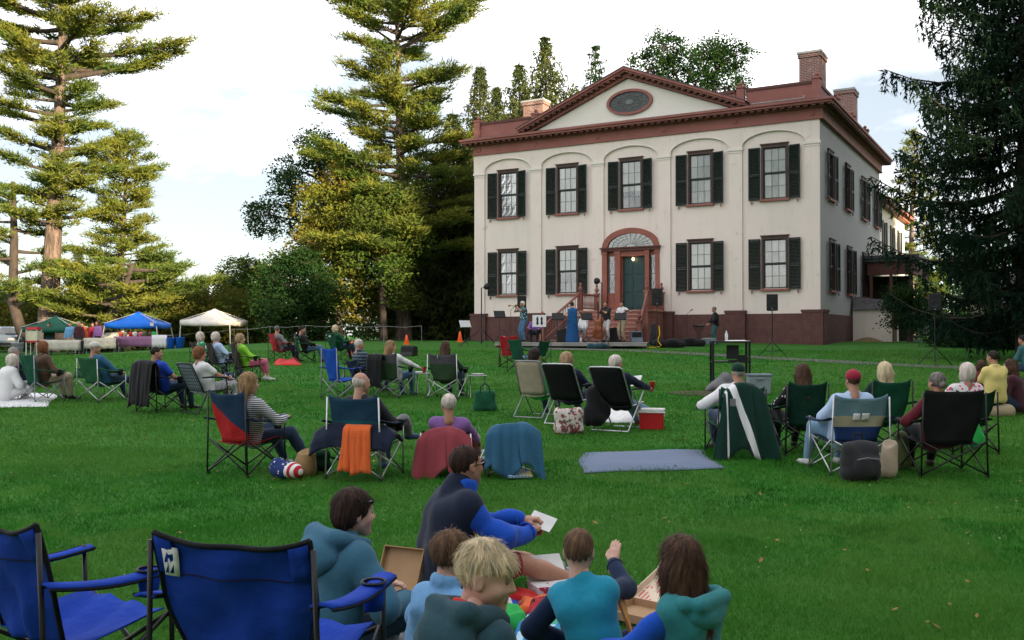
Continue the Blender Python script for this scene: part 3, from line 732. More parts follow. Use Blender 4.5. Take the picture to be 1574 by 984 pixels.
MB().add([(.12, -.15, 1.62), (2.15, -.15, 1.60), (2.15, 2.6, 1.60), (.12, 2.6, 1.62), (.12, .35, 2.28), (1.6, .45, 2.1), (1.6, 2.0, 2.1), (.12, 2.1, 2.28)], [(0, 1, 5, 4), (1, 2, 6, 5), (2, 3, 7, 6), (4, 5, 6, 7), (3, 2, 1, 0)]).build('roof', 'shingle', cel)
MB().box2((1.952, .2, -.2), (2.0, 1.4, 1.5)).build('door', 'trim_dark', cel)
MB().sheet([[(.2 + 1.6 * i / 8, -.02 - .25 * (1 - j / 3), -.05 + (.12 + .16 * math.sin(i * .5)) * j / 3) for j in range(4)] for i in range(9)]).build('straw_heap', 'straw', cel)
lat = empty('lattice_screen', HP(W + 2.9, 6.2, -.1), -HA, 'pale grey louvred utility screen beside the cellar entrance', 'screen')
for k, x in enumerate((0, 1.0, 2.0)):
    MB().box2((x, -.05, -.2), (x + .1, .05, 1.25)).build('post', 'trim_dark', lat)
    if k < 2:
        for z in np.arange(0, 1.15, .095): MB().box2((x + .1, -.02, z), (x + 1.0, .02, z + .07)).build('slat', 'lattice', lat)

# low cream outbuilding behind the spruce
ob = empty('outbuilding', Vector((26.5, 47.0, 1.2)), -HA * .6, 'low cream outbuilding with grey shingle roof behind the big spruce', 'outbuilding')
MB().box2((-3, 0, -.3), (9, 5, 2.0)).build('wall', 'cream_wall', ob)
MB().add([(-3.4, -.5, 1.95), (9.4, -.5, 1.95), (9.4, 2.5, 3.6), (-3.4, 2.5, 3.6), (9.4, 5.5, 1.95), (-3.4, 5.5, 1.95)], [(0, 1, 2, 3), (3, 2, 4, 5)]).build('roof', 'shingle', ob)
MB().box2((-3.4, -.52, 1.74), (9.4, -.40, 1.94)).build('eaves', 'trim_dark', ob)
MB().box2((3.0, 1.6, 2.6), (4.6, 2.6, 3.75)).build('dormer', 'trim', ob)
# ------------------------------------------------------------------ trees
D('bark_pine', c=(.21, .155, .125), c2=(.09, .066, .055), s=3, stretch=(2, 2, .5), det=9, w=.1, r=.95, bump=(1.0, 7), bd=.12)
D('bark_dark', c=(.085, .065, .055), c2=(.04, .032, .028), s=3, stretch=(2, 2, .5), det=7, r=.95, bump=(.8, 9), bd=.05)
D('pine_needles', c=(.160, .205, .040), c2=(.075, .130, .032), s=.55, leaf=.36, big=((.230, .225, .040), .28, .7))
D('spruce_needles', c=(.016, .036, .022), c2=(.008, .020, .014), s=1.0, leaf=.22, big=((.028, .050, .024), .4, .6))
D('spruce_mid', c=(.085, .115, .034), c2=(.036, .066, .026), s=.8, leaf=.30, big=((.120, .125, .036), .3, .6))
D('leaf_dark', c=(.028, .068, .020), c2=(.013, .036, .012), s=.8, leaf=.32, big=((.045, .085, .022), .4, .6))
D('leaf_mid', c=(.095, .155, .030), c2=(.048, .098, .022), s=.7, leaf=.36, big=((.120, .130, .026), .3, .7))
D('leaf_gold', c=(.20, .195, .030), c2=(.10, .150, .028), s=.6, leaf=.38, big=((.240, .155, .034), .35, .6))
D('leaf_hedge', c=(.105, .130, .026), c2=(.050, .080, .018), s=.5, leaf=.36, big=((.170, .145, .026), .22, .8))

def needles(P, Dr, L, Wd, r):
    """thin triangles from points P along directions Dr"""
    n = len(P); w = unit(np.cross(Dr, r.normal(size=(n, 3)))) * (np.asarray(Wd).reshape(-1, 1) / 2)
    V = np.stack([P - w, P + w, P + Dr * np.asarray(L).reshape(-1, 1)], 1).reshape(-1, 3)
    return V
def diamonds(P, Dr, L, Wd, r):
    n = len(P); w = unit(np.cross(Dr, r.normal(size=(n, 3)))) * (np.asarray(Wd).reshape(-1, 1) / 2)
    e = Dr * np.asarray(L).reshape(-1, 1)
    return np.stack([P, P + e * .45 + w, P + e, P + e * .55 - w], 1).reshape(-1, 3)
def leafmesh(name, V, k, mat):
    me = mk_mesh(name, V, np.arange(len(V)).reshape(-1, k)); me.materials.append(MAT(mat)); return me
def trunk_pts(H, bend, r, n=9, lean=(0, 0)):
    ph = r.uniform(0, 6.28, 2)
    return [Vector((lean[0] * t + bend * math.sin(2.2 * t + ph[0]) * t, lean[1] * t + bend * math.sin(1.8 * t + ph[1]) * t, H * t)) for t in np.linspace(0, 1, n)]
class TreeMesh: pass
def pine_mesh(seed, H, base, spread, nb, trunk_r, mat='pine_needles', bark='bark_pine', tuft=9, lean=(0, 0), nl=.36, forks=(), skip=None, dens=1.0, flat=.18):
    r = np.random.default_rng(seed); T = TreeMesh()
    tp = trunk_pts(H, .35, r, lean=lean); wood = MB()
    wood.tube([Vector((0, 0, -.5))] + tp, [trunk_r * 1.55] + [trunk_r * (1.18 if i == 0 else 1.0) * (1 - .88 * i / (len(tp) - 1)) for i in range(len(tp))], 10)
    limbs = MB(); PT_, DR = [], []
    for fk in forks: limbs.tube([Vector(p) for p in fk[0]], fk[1], 8)
    k = 0
    src = [(along(tp, base + (1 - base) * ((i + r.uniform(.1, .9)) / nb)), base + (1 - base) * ((i + .5) / nb), i * 2.4 + r.uniform(-.5, .5)) for i in range(nb)]
    for fk in forks:
        fp = [Vector(p) for p in fk[0]]
        for i in range(fk[2]): src.append((along(fp, .45 + .55 * (i + .5) / fk[2]), fk[3], i * 2.4 + r.uniform(-.5, .5)))
    for o, t, az in src:
        if skip and skip(t, az % 6.283): continue
        ln = spread(t) * r.choice([r.uniform(.25, .6), r.uniform(.55, 1.0), r.uniform(.8, 1.18)])
        if ln < .25: continue
        rise = (-.10 + .30 * t ** 1.5) * ln + r.uniform(-.16, .17) * ln
        d = Vector((math.cos(az), math.sin(az), 0)); sd_ = Vector((-d.y, d.x, 0)); cv = r.uniform(-.18, .18) * ln
        pts = [o + d * ln * q + Vector((0, 0, rise * q + .16 * ln * q * q)) + sd_ * cv * q * q for q in np.linspace(0, 1, 6)]
        limbs.tube(pts, [max(.018, trunk_r * .24 * (ln / 6 + .4) * (1 - .85 * q)) for q in np.linspace(0, 1, 6)], 5, caps=False)
        ns = max(4, int(ln * 3.4 * dens))
        for j in range(ns):
            q = .36 + .64 * (j + r.uniform(0, 1)) / ns
            b = along(pts, min(q, .999)); side = 1 if j % 2 else -1
            sl = (.42 + .27 * ln * (1.15 - q)) * r.uniform(.6, 1.3)
            sdir = (d * r.uniform(.4, 1.0) + sd_ * side * r.uniform(.3, 1.0) + Vector((0, 0, r.uniform(.0, .35)))).normalized()
            m = max(2, int(sl / .17))
            for s in range(m):
                f = (s + .6) / m
                c = b + sdir * sl * f + Vector((0, 0, .10 * f))
                PT_.append(c); DR.append(sdir * .8 + Vector((0, 0, .55)))
    P = np.array([tuple(p) for p in PT_]); Dq = np.array([tuple(p) for p in DR])
    n = len(P); P2 = np.repeat(P, tuft, 0) + r.normal(size=(n * tuft, 3)) * np.array([.19, .19, .085]); D2 = np.repeat(Dq, tuft, 0) + r.normal(size=(n * tuft, 3)) * np.array([.75, .75, .5])
    D2[:, 2] *= .75
    T.crown = leafmesh('crown', needles(P2, unit(D2), r.uniform(.7, 1.2, n * tuft) * nl, r.uniform(.055, .095, n * tuft), r), 3, mat)
    T.trunk = wood.mesh('trunk', True); T.trunk.materials.append(MAT(bark))
    T.limbs = limbs.mesh('limbs', True); T.limbs.materials.append(MAT('bark_dark'))
    return T
def spruce_mesh(seed, H, rad, base=.04, trunk_r=.3, mat='spruce_mid', step=.42, per=6, droop=.35, hang=.45, nl=.16, dens=1.0, power=.85, nw=.032, var=(.62, 1.15)):
    r = np.random.default_rng(seed); T = TreeMesh()
    tp = trunk_pts(H, .12, r); wood = MB()
    wood.tube([Vector((0, 0, -.5))] + tp, [trunk_r * 1.3] + [trunk_r * (1 - .93 * i / (len(tp) - 1)) for i in range(len(tp))], 8)
    limbs = MB(); A, B = [], []
    z = H * base; w = 0
    while z < H * .985:
        t = z / H
        for i in range(per):
            az = w * 1.1 + i * 2 * math.pi / per + r.uniform(-.35, .35)
            ln = rad * (1 - t) ** power * r.uniform(*var)
            if t < base + .12: ln *= .75 + .25 * (t - base) / .12
            if ln < .12: ln = .12
            d = Vector((math.cos(az), math.sin(az), 0)); o = along(tp, t)
            dr = droop * (1 - t * .9)
            pts = [o + d * ln * q + Vector((0, 0, ln * (-dr * math.sin(q * 2.6) * .9 + .16 * q * q))) for q in np.linspace(0, 1, 6)]
            if ln > .5: limbs.tube(pts, [max(.012, .055 * (ln / 4) * (1 - .8 * q)) for q in np.linspace(0, 1, 6)], 4, caps=False)
            ns = max(3, int(ln * 5.2 * dens)); sdv = Vector((-d.y, d.x, 0))
            for j in range(ns):
                q = .12 + .88 * (j + r.random()) / ns; b = along(pts, min(q, .999))
                for side in (-1, 1):
                    sl = (.16 + .26 * ln * (1.05 - q)) * r.uniform(.5, 1.2)
                    sl = min(sl, 1.3)
                    e = b + (sdv * side * r.uniform(.5, 1) + d * r.uniform(.3, .9)).normalized() * sl + Vector((0, 0, -sl * .3))
                    A.append(tuple(b)); B.append(tuple(e))
                    if hang > 0:
                        m_ = b.lerp(e, r.uniform(.3, 1)); A.append(tuple(m_)); B.append((m_.x + r.normal() * .06, m_.y + r.normal() * .06, m_.z - hang * r.uniform(.4, 1.3) * min(1, ln / 2 + .2)))
        z += step * (1 - .45 * t); w += 1
    A, B = np.array(A), np.array(B); ln = np.linalg.norm(B - A, axis=1)
    cnt = np.maximum(2, (ln / (nl * .36)).astype(int)); idx = np.repeat(np.arange(len(A)), cnt)
    f = r.random(len(idx))[:, None]; P = A[idx] * (1 - f) + B[idx] * f
    dr_ = unit(B[idx] - A[idx]) * .9 + r.normal(size=P.shape) * .45
    T.crown = leafmesh('crown', needles(P, unit(dr_), r.uniform(.7, 1.3, len(P)) * nl, r.uniform(.8, 1.3, len(P)) * nw, r), 3, mat)
    T.trunk = wood.mesh('trunk', True); T.trunk.materials.append(MAT('bark_dark'))
    T.limbs = limbs.mesh('limbs', True); T.limbs.materials.append(MAT('bark_dark'))
    return T
def leafy_mesh(seed, H, lobes, trunk_r, mat, ncl=650, per=22, ls=.17, cr=.42, bark='bark_dark', fork=.3, shell=.55, gap=.0):
    """lobes: (x,y,z,rx,ry,rz) ellipsoids of the crown"""
    r = np.random.default_rng(seed); T = TreeMesh(); wood, limbs = MB(), MB()
    top = max(l[2] for l in lobes); tp = trunk_pts(top * .85, .25, r)
    wood.tube([Vector((0, 0, -.5))] + tp, [trunk_r * 1.4] + [trunk_r * (1 - .8 * i / (len(tp) - 1)) for i in range(len(tp))], 8)
    vol = np.array([l[3] * l[4] * l[5] for l in lobes]) ** .75; vol /= vol.sum(); C = []
    for l, v in zip(lobes, vol):
        c = np.array(l[:3]); ra = np.array(l[3:]); n = max(6, int(ncl * v))
        u = unit(r.normal(size=(n, 3))); rr = (shell + (1 - shell) * r.random(n)) ** .7
        p = c + u * ra * rr[:, None] * (1 + .22 * np.sin(u[:, :1] * 5 + seed) * np.sin(u[:, 2:] * 6 + c[0]))
        if gap: p = p[r.random(n) > gap]
        C.append(p)
        o = along(tp, min(.95, max(fork, (l[2] - l[5] * .6) / (top * .85)))); cc = Vector(l[:3])
        limbs.tube([o, o.lerp(cc, .5) + Vector((0, 0, .2)), cc], [trunk_r * .35, trunk_r * .25, trunk_r * .12], 5)
        for q in p[r.permutation(len(p))[:min(14, len(p))]]:
            limbs.tube([cc, Vector((cc + Vector(q)) / 2) + Vector((0, 0, .15)), Vector(q)], [trunk_r * .12, trunk_r * .07, .015], 4, caps=False)
    C = np.concatenate(C); n = len(C) * per
    off = r.normal(size=(n, 3)) * np.array([cr, cr, cr * .6]) * .6; P = np.repeat(C, per, 0) + off
    dr_ = unit(r.normal(size=(n, 3)) * np.array([1, 1, .6]) + np.array([0, 0, -.25]))
    T.crown = leafmesh('crown', diamonds(P, dr_, r.uniform(.7, 1.3, n) * ls, r.uniform(.5, .8, n) * ls, r), 4, mat)
    T.trunk = wood.mesh('trunk', True); T.trunk.materials.append(MAT(bark))
    T.limbs = limbs.mesh('limbs', True); T.limbs.materials.append(MAT(bark))
    return T
def plant(T, name, loc, label, cat='tree', rz=0.0, s=1.0, group=None):
    o = empty(name, loc, rz, label, cat, group); o.scale = (s, s, s) if not hasattr(s, '__len__') else s
    link('trunk', T.trunk, o); link('limbs', T.limbs, o)
    c = link('crown', T.crown, o); return o
def lobes(seed, n, R_, z0, z1, rl, zsq=.8):
    r = np.random.default_rng(seed); out = []
    for i in range(n):
        t = (i + .5) / n; z = z0 + (z1 - z0) * t; prof = math.sin(math.pi * min(.97, .18 + .8 * t)) ** .7
        a = i * 2.4 + r.uniform(-.4, .4); q = R_ * prof * r.uniform(.35, .95)
        s = rl * r.uniform(.75, 1.25)
        out.append((q * math.cos(a), q * math.sin(a), z, s, s, s * zsq))
    return out

def ground(px, d): 
    g = GX(px, d); return Vector((g.x, g.y, g.z - .05))
# great white pine at the left edge, with a low curved limb
T = pine_mesh(11, 27, .27, lambda t: 9.2 * (1 - t) ** .42 * (.42 + .68 * min(1, max(0, (t - .42) * 4))), 122, .60, lean=(.9, .3), tuft=13,
    forks=[([(0, 0, .6), (-1.3, -.4, 1.3), (-1.75, -.5, 3.0), (-1.7, -.5, 6.5), (-1.9, -.3, 10)], [.42, .34, .28, .22, .12], 18, .40), ([(0, 0, .9), (1.6, -.4, .95), (3.4, -.6, 1.5), (4.6, -.7, 3.2), (5.4, -.9, 5.2)], [.36, .29, .25, .18, .10], 18, .35)])
plant(T, 'pine_tree', ground(72, 56), 'towering white pine with thick bare trunk and curved low limb behind the green canopy')
T = pine_mesh(12, 14.2, .2, lambda t: 7.4 * (1 - t) ** .8 * (.8 + .3 * math.sin(t * 9)), 104, .3, tuft=13, lean=(1.0, 0)  )
plant(T, 'pine_tree', ground(172, 60), 'shorter sunlit white pine with layered branches right of the towering trunk')
# tall pine in the middle
def sk(t, az): return .69 < t < .755 or (t < .30 and math.sin(az) > .3)
T = pine_mesh(13, 22.6, .19, lambda t: (6.3 * (1 - t * .45) if t < .71 else 5.4 * (1 - ((t - .72) / .28) ** 2) ** .5) , 146, .43, tuft=13, lean=(-.9, 0), skip=sk)
plant(T, 'pine_tree', ground(621, 57), 'tall white pine with bare upper trunk left of the mansion', rz=1.0)
# broadleaf trees of the middle group
T = leafy_mesh(21, 15, lobes(5, 13, 3.6, 6.0, 14.6, 1.7), .35, 'leaf_dark', 900, 22, .20)
plant(T, 'leafy_tree', ground(492, 68), 'dark green broadleaf tree rising behind the golden maple')
T = leafy_mesh(22, 11, lobes(6, 16, 3.4, 1.8, 9.6, 1.45), .28, 'leaf_gold', 1150, 22, .19)
plant(T, 'leafy_tree', ground(520, 56), 'maple turning gold in front of the tall pine')
T = leafy_mesh(27, 9, lobes(16, 10, 2.4, 2.4, 8.6, 1.3), .24, 'leaf_mid', 700, 22, .19)
plant(T, 'leafy_tree', ground(590, 54), 'mid green broadleaf tree at the foot of the tall pine')
T = leafy_mesh(23, 5.4, lobes(7, 12, 2.0, .9, 4.6, 1.15), .16, 'leaf_dark', 900, 22, .15, shell=.3)
plant(T, 'leafy_tree', ground(452, 51), 'low round dark green tree in front of the golden maple')
T2 = leafy_mesh(24, 7, lobes(8, 11, 2.6, 1.4, 6.4, 1.4), .22, 'leaf_mid', 750, 22, .19)
plant(T2, 'leafy_tree', ground(378, 74), 'bushy olive green tree left of the round dark tree')
plant(T2, 'leafy_tree', ground(300, 82), 'small olive green tree on the skyline behind the beige canopy', rz=2, s=.78)
# spruces left of and behind the house
S1 = spruce_mesh(31, 18.2, 5.2, mat='spruce_mid', trunk_r=.28, step=.50, dens=.8, hang=.5, nl=.30, nw=.085, power=.9)
plant(S1, 'spruce_tree', ground(735, 62), 'tall dense spruce at the left corner of the mansion')
S2 = spruce_mesh(32, 22, 9.6, mat='spruce_mid', trunk_r=.3, step=.62, per=6, dens=.7, hang=.5, nl=.34, nw=.11, droop=.12, power=1.0, var=(.35, 1.25))
plant(S2, 'spruce_tree', ground(838, 72), 'tallest spruce behind the left end of the roof', s=1.06)
plant(S2, 'spruce_tree', ground(764, 70), 'spruce directly behind the left end of the parapet', rz=3.4, s=(.9, .9, .86))
plant(S2, 'spruce_tree', ground(797, 77), 'slightly shorter spruce behind the left chimney', rz=2.2, s=1.03)
plant(S1, 'spruce_tree', ground(700, 60), 'dark spruce filling the gap beside the mansion corner', rz=2.6, s=(1.15, 1.15, .80))
plant(S1, 'spruce_tree', ground(648, 61), 'low dark spruce just right of the tall pine trunk', rz=4.0, s=(1.1, 1.1, .6))
plant(S1, 'spruce_tree', ground(672, 66), 'dark spruce between the tall pine and the corner spruce', rz=1.2, s=(.85, .85, .72))
S3 = spruce_mesh(33, 22.5, 8.5, mat='leaf_dark', trunk_r=.3, step=.95, per=5, dens=.8, hang=.75, nl=.32, nw=.09, droop=.4, power=.95, var=(.35, 1.25))
plant(S3, 'spruce_tree', ground(918, 74), 'drooping dark spruce peeking over the pediment slope', s=1.04)
T = leafy_mesh(25, 24, [(-2.8, 0, 20.5, 1.9, 1.7, 1.6), (-1.6, 0, 22.3, 1.6, 1.5, 1.2), (.2, 0, 20.2, 2.4, 2, 1.9), (2.1, 0, 22.0, 1.7, 1.5, 1.3), (3.4, 0, 21.6, 1.6, 1.4, 1.2), (3.0, 0, 19.2, 2.0, 1.8, 1.6), (-3.6, 0, 18, 1.8, 1.8, 1.5), (.3, 0, 17, 2.8, 2.2, 2.2)], .4, 'leaf_dark', 900, 22, .22, shell=.5)
plant(T, 'leafy_tree', ground(1056, 74), 'green broadleaf tree showing above the right slope of the pediment', s=1.02)
T = pine_mesh(14, 19, .2, lambda t: 4.6 * (1 - t) ** .7, 70, .35, tuft=11)
plant(T, 'pine_tree', ground(1402, 78), 'sunlit pine seen between rear wing and the big spruce', s=.9)
# great dark spruce at the right
S4 = spruce_mesh(34, 23, 5.3, base=.06, mat='spruce_needles', trunk_r=.36, step=.66, per=7, droop=.24, hang=.55, nl=.19, nw=.060, dens=1.7, power=.60, var=(.42, 1.18))
plant(S4, 'spruce_tree', ground(1578, 30.5), 'huge dark Norway spruce with hanging branchlets at the right edge'.replace('Norway ', ''))
# hedgerow shrubs behind the canopies
HB = [leafy_mesh(40 + k, 3.4, lobes(40 + k, 9, 1.7, .6, 2.9, 1.05), .09, 'leaf_hedge', 360, 20, .16, shell=.35) for k in range(3)]
hp = [(-25, 66, 1.1), (20, 69, 1.25), (62, 65, 1.05), (108, 64, 1.0), (135, 68, 1.3), (178, 65, 1.05), (215, 64, .95), (250, 66, 1.2), (290, 65, 1.0), (322, 66, 1.15), (352, 64, .9), (392, 66, 1.05)]
where = ['at the far left frame edge', 'above the parked car', 'left of the big pine trunk', 'right of the big pine trunk', 'behind the gap between green and blue canopies', 'behind the left of the blue canopy', 'behind the blue canopy peak', 'right of the blue canopy', 'between blue and beige canopies', 'behind the beige canopy left side', 'behind the beige canopy peak', 'right of the beige canopy']
for k, ((px, d, s), w_) in enumerate(zip(hp, where)):
    plant(HB[k % 3], 'shrub', ground(px, d), 'yellow-green hedgerow shrub ' + w_, 'shrub', rz=k * 1.3, s=s * 1.12, group='hedgerow shrubs behind the canopies')
S5 = spruce_mesh(35, 9, 2.3, mat='spruce_mid', trunk_r=.14, step=.4, dens=.7, hang=.3, nl=.28, nw=.08)
plant(S5, 'spruce_tree', ground(122, 80), 'small young spruce seen between the two left pines', s=.95)
plant(S5, 'spruce_tree', ground(262, 84), 'small young spruce at the right foot of the shorter pine', rz=1, s=.9)
# shrubs along the outbuilding and bush near cellar
HD = leafy_mesh(50, 2.2, lobes(50, 8, 1.3, .35, 1.5, .75), .06, 'leaf_dark', 420, 22, .12, shell=.3)
for k, (px, d, s, w_) in enumerate([(1460, 40, .75, 'just right of the second loudspeaker'), (1510, 39, .8, 'under the middle of the big spruce'), (1562, 38, .85, 'below the big spruce trunk'), (1612, 37, .9, 'at the right frame edge')]):
    plant(HD, 'shrub', ground(px, d), 'low dark green shrub ' + w_, 'shrub', rz=k * 1.7, s=s, group='dark shrubs under the spruce')
HE = leafy_mesh(51, 2.6, lobes(51, 8, .8, .8, 2.6, .55), .06, 'leaf_dark', 260, 20, .12, shell=.3)
plant(HE, 'shrub', HP(W + 3.0, 4.6, -.1), 'slender dark shrub in front of the louvred screen', 'shrub', s=1.0)
# far woods closing the view
def woods():
    r = np.random.default_rng(77); C = []
    for px in np.arange(-260, 2000, 9):
        d = r.uniform(86, 104); g = GX(px, d); h = r.uniform(2.6, 4.6) + 1.2 * math.sin(px * .013) 
        if 600 < px < 760: h += 3
        if 1250 < px: h += 4
        for z in np.arange(.3, max(1.5, h), .55):
            for q in range(2): C.append((g.x + r.normal() * .9, g.y + r.normal() * 1.5, g.z + z + r.normal() * .3))
    C = np.array(C); per = 9; n = len(C) * per
    P = np.repeat(C, per, 0) + r.normal(size=(n, 3)) * .45
    me = leafmesh('distant_woods', diamonds(P, unit(r.normal(size=(n, 3))), r.uniform(.3, .65, n), r.uniform(.2, .4, n), r), 4, 'leaf_dark')
    tag(link('distant_woods', me), 'dark far-off belt of woods closing the view behind the lawn', 'woods', kind='stuff')
woods()
# tall trees west of the lawn (outside the picture) whose shade lies over lawn and house
TW = leafy_mesh(60, 20, lobes(60, 26, 5.2, 2.0, 18.8, 2.6), .5, 'leaf_mid', 1500, 16, .42, cr=.9, shell=.25)
k = 0
for x, y, s in ((-14, -19, .86), (-6, -16, .86), (2, -14.5, .86), (9.5, -12, .86), (16, -10, .86), (22, -7, .86), (28.5, -6, .86), (34.5, -3, .88), (40, -7, .86), (46, -2, .9), (13, -21, .9), (25, -17, .92), (36, -15, .92), (28.5, 22.5, 1.08), (35, 14.5, 1.12), (42, 22, 1.15), (44, 11, 1.15), (31, 32, 1.05), (39, 31, 1.12), (49, 27, 1.15), (33, 42, 1.0)):
    plant(TW, 'leafy_tree', (x, y, .3), 'tall shade tree standing outside the picture, behind or right of the audience', 'tree', rz=k * 1.1, s=s, group='shade trees around the lawn'); k += 1
# ------------------------------------------------------------------ implicit surfaces -> meshes (for bodies, clothes, hair, bags)
def nets(Fv, org, h):
    s = Fv < 0; c = np.zeros(np.array(Fv.shape) - 1, np.int8); offs = [(i, j, k) for i in (0, 1) for j in (0, 1) for k in (0, 1)]
    sl = lambda o, n: slice(o, n - 1 + o)
    nx, ny, nz = Fv.shape
    for o in offs: c += s[sl(o[0], nx), sl(o[1], ny), sl(o[2], nz)]
    act = (c > 0) & (c < 8); ii, jj, kk = np.nonzero(act); n = len(ii)
    if not n: return np.zeros((0, 3)), np.zeros((0, 4), int)
    vals = np.stack([Fv[ii + o[0], jj + o[1], kk + o[2]] for o in offs], 1); O = np.array(offs, float)
    acc = np.zeros((n, 3)); cnt = np.zeros(n)
    for a in range(8):
        for b in range(a + 1, 8):
            if abs(O[a] - O[b]).sum() != 1: continue
            va, vb = vals[:, a], vals[:, b]; m = (va < 0) != (vb < 0); t = np.where(m, va / np.where(m, va - vb, 1), 0)
            acc += np.where(m[:, None], O[a] + (O[b] - O[a]) * t[:, None], 0); cnt += m
    V = (np.stack([ii, jj, kk], 1) + acc / cnt[:, None]) * h + org
    idx = np.full(act.shape, -1, np.int64); idx[ii, jj, kk] = np.arange(n); Q = []
    for ax in range(3):
        A = np.moveaxis(s, ax, 0); Ix = np.moveaxis(idx, ax, 0)
        a0, a1 = A[:-1, 1:-1, 1:-1], A[1:, 1:-1, 1:-1]
        p, q, r_ = np.nonzero(a0 != a1); fl = a0[p, q, r_]
        quad = np.stack([Ix[p, q, r_], Ix[p, q + 1, r_], Ix[p, q + 1, r_ + 1], Ix[p, q, r_ + 1]], 1)
        if ax == 1: fl = ~fl
        quad[~fl] = quad[~fl][:, ::-1]; Q.append(quad)
    Q = np.concatenate(Q); Q = Q[(Q >= 0).all(1)]
    return V, Q
def cone(a, b, r1, r2=None, k=.03, sub=False): return ('c', np.array(a, float), np.array(b, float), r1, r1 if r2 is None else r2, k, sub)
def ball(c, r, rot=None, k=.03, sub=False): return ('e', np.array(c, float), np.array(r if hasattr(r, '__len__') else (r,) * 3, float), rot, k, sub)
def sdf(prims, h, noise=None, pad=.03):
    lo, hi = [], []
    for p in prims:
        if p[0] == 'c':
            if p[6]: continue
            lo += [p[1] - p[3], p[2] - p[4]]; hi += [p[1] + p[3], p[2] + p[4]]
        else:
            if p[5]: continue
            m = p[2].max() if p[3] is not None else p[2]; lo.append(p[1] - m); hi.append(p[1] + m)
    lo = np.min(lo, 0) - pad - h; hi = np.max(hi, 0) + pad + h
    n = np.ceil((hi - lo) / h).astype(int) + 2
    Fv = np.full(n, 1.0, np.float32); ax = [lo[i] + h * np.arange(n[i]) for i in range(3)]
    for p in prims:
        kk = p[5] if p[0] == 'c' else p[4]; sub = p[6] if p[0] == 'c' else p[5]; mg = kk + 3 * h + .01
        if p[0] == 'c': a_, b_ = np.minimum(p[1] - p[3], p[2] - p[4]) - mg, np.maximum(p[1] + p[3], p[2] + p[4]) + mg
        else:
            m = p[2].max() if p[3] is not None else p[2]; a_, b_ = p[1] - m - mg, p[1] + m + mg
        i0 = np.clip(np.floor((a_ - lo) / h).astype(int), 0, n - 1); i1 = np.clip(np.ceil((b_ - lo) / h).astype(int) + 1, 1, n)
        if (i1 <= i0).any(): continue
        sl = tuple(slice(i0[q], i1[q]) for q in range(3))
        G = np.stack(np.meshgrid(*[ax[q][sl[q]] for q in range(3)], indexing='ij'), -1)
        if p[0] == 'c':
            ab = p[2] - p[1]; L2 = max(1e-9, (ab ** 2).sum()); t = np.clip(((G - p[1]) @ ab) / L2, 0, 1)
            d = np.linalg.norm(G - p[1] - t[..., None] * ab, axis=-1) - (p[3] + (p[4] - p[3]) * t)
        else:
            q = G - p[1]
            if p[3] is not None: q = q @ p[3]
            k1 = np.linalg.norm(q / p[2], axis=-1); k2 = np.linalg.norm(q / p[2] ** 2, axis=-1) + 1e-6
            d = k1 * (k1 - 1) / k2
        cur = Fv[sl]
        if sub:
            d = -d; hh = np.clip(.5 + .5 * (d - cur) / kk, 0, 1); Fv[sl] = cur + (d - cur) * hh + kk * hh * (1 - hh)
        else:
            hh = np.clip(.5 + .5 * (cur - d) / kk, 0, 1); Fv[sl] = cur + (d - cur) * hh - kk * hh * (1 - hh)
    if noise:
        G = np.stack(np.meshgrid(*ax, indexing='ij'), -1); Fv += noise(G).astype(np.float32)
    return nets(Fv, lo, h)
def folds(amp, f=14.0, seed=0.0):
    def fn(G):
        x, y, z = G[..., 0], G[..., 1], G[..., 2]
        w1 = np.sin(f * .31 * (y - z) + seed) + .6 * np.sin(f * .53 * (x + .5 * y) + 2 * seed); w2 = np.sin(f * .37 * x + seed * 2) + .7 * np.sin(f * .29 * (z + y) - seed)
        a = 1 - 2 * np.abs(np.sin(.5 * f * (x * .55 + z * .95) + 1.6 * w1 + seed)); b = 1 - 2 * np.abs(np.sin(.75 * f * (y * .8 - z * .55) + 1.5 * w2)); c = np.sin(f * 1.7 * (z * .7 + x * .6 - y * .4) + 2 * w2)
        return amp * (.75 * a * (.6 + .4 * np.sin(w2 * 2)) + .6 * b * (.5 + .5 * np.sin(w1 * 1.7)) + .25 * c)
    return fn
def soft(V, Q, it=1):
    for _ in range(it):
        acc = np.zeros_like(V); cnt = np.zeros(len(V))
        for a, b in ((0, 1), (1, 2), (2, 3), (3, 0)):
            np.add.at(acc, Q[:, a], V[Q[:, b]]); np.add.at(cnt, Q[:, a], 1); np.add.at(acc, Q[:, b], V[Q[:, a]]); np.add.at(cnt, Q[:, b], 1)
        V = V * .5 + .5 * acc / np.maximum(cnt, 1)[:, None]
    return V
def rotm(yaw=0, pitch=0, roll=0):
    """yaw about z (left positive), pitch about x (up positive), roll about y"""
    return np.array(Matrix.Rotation(R(yaw), 3, 'Z') @ Matrix.Rotation(R(pitch), 3, 'X') @ Matrix.Rotation(R(roll), 3, 'Y'))

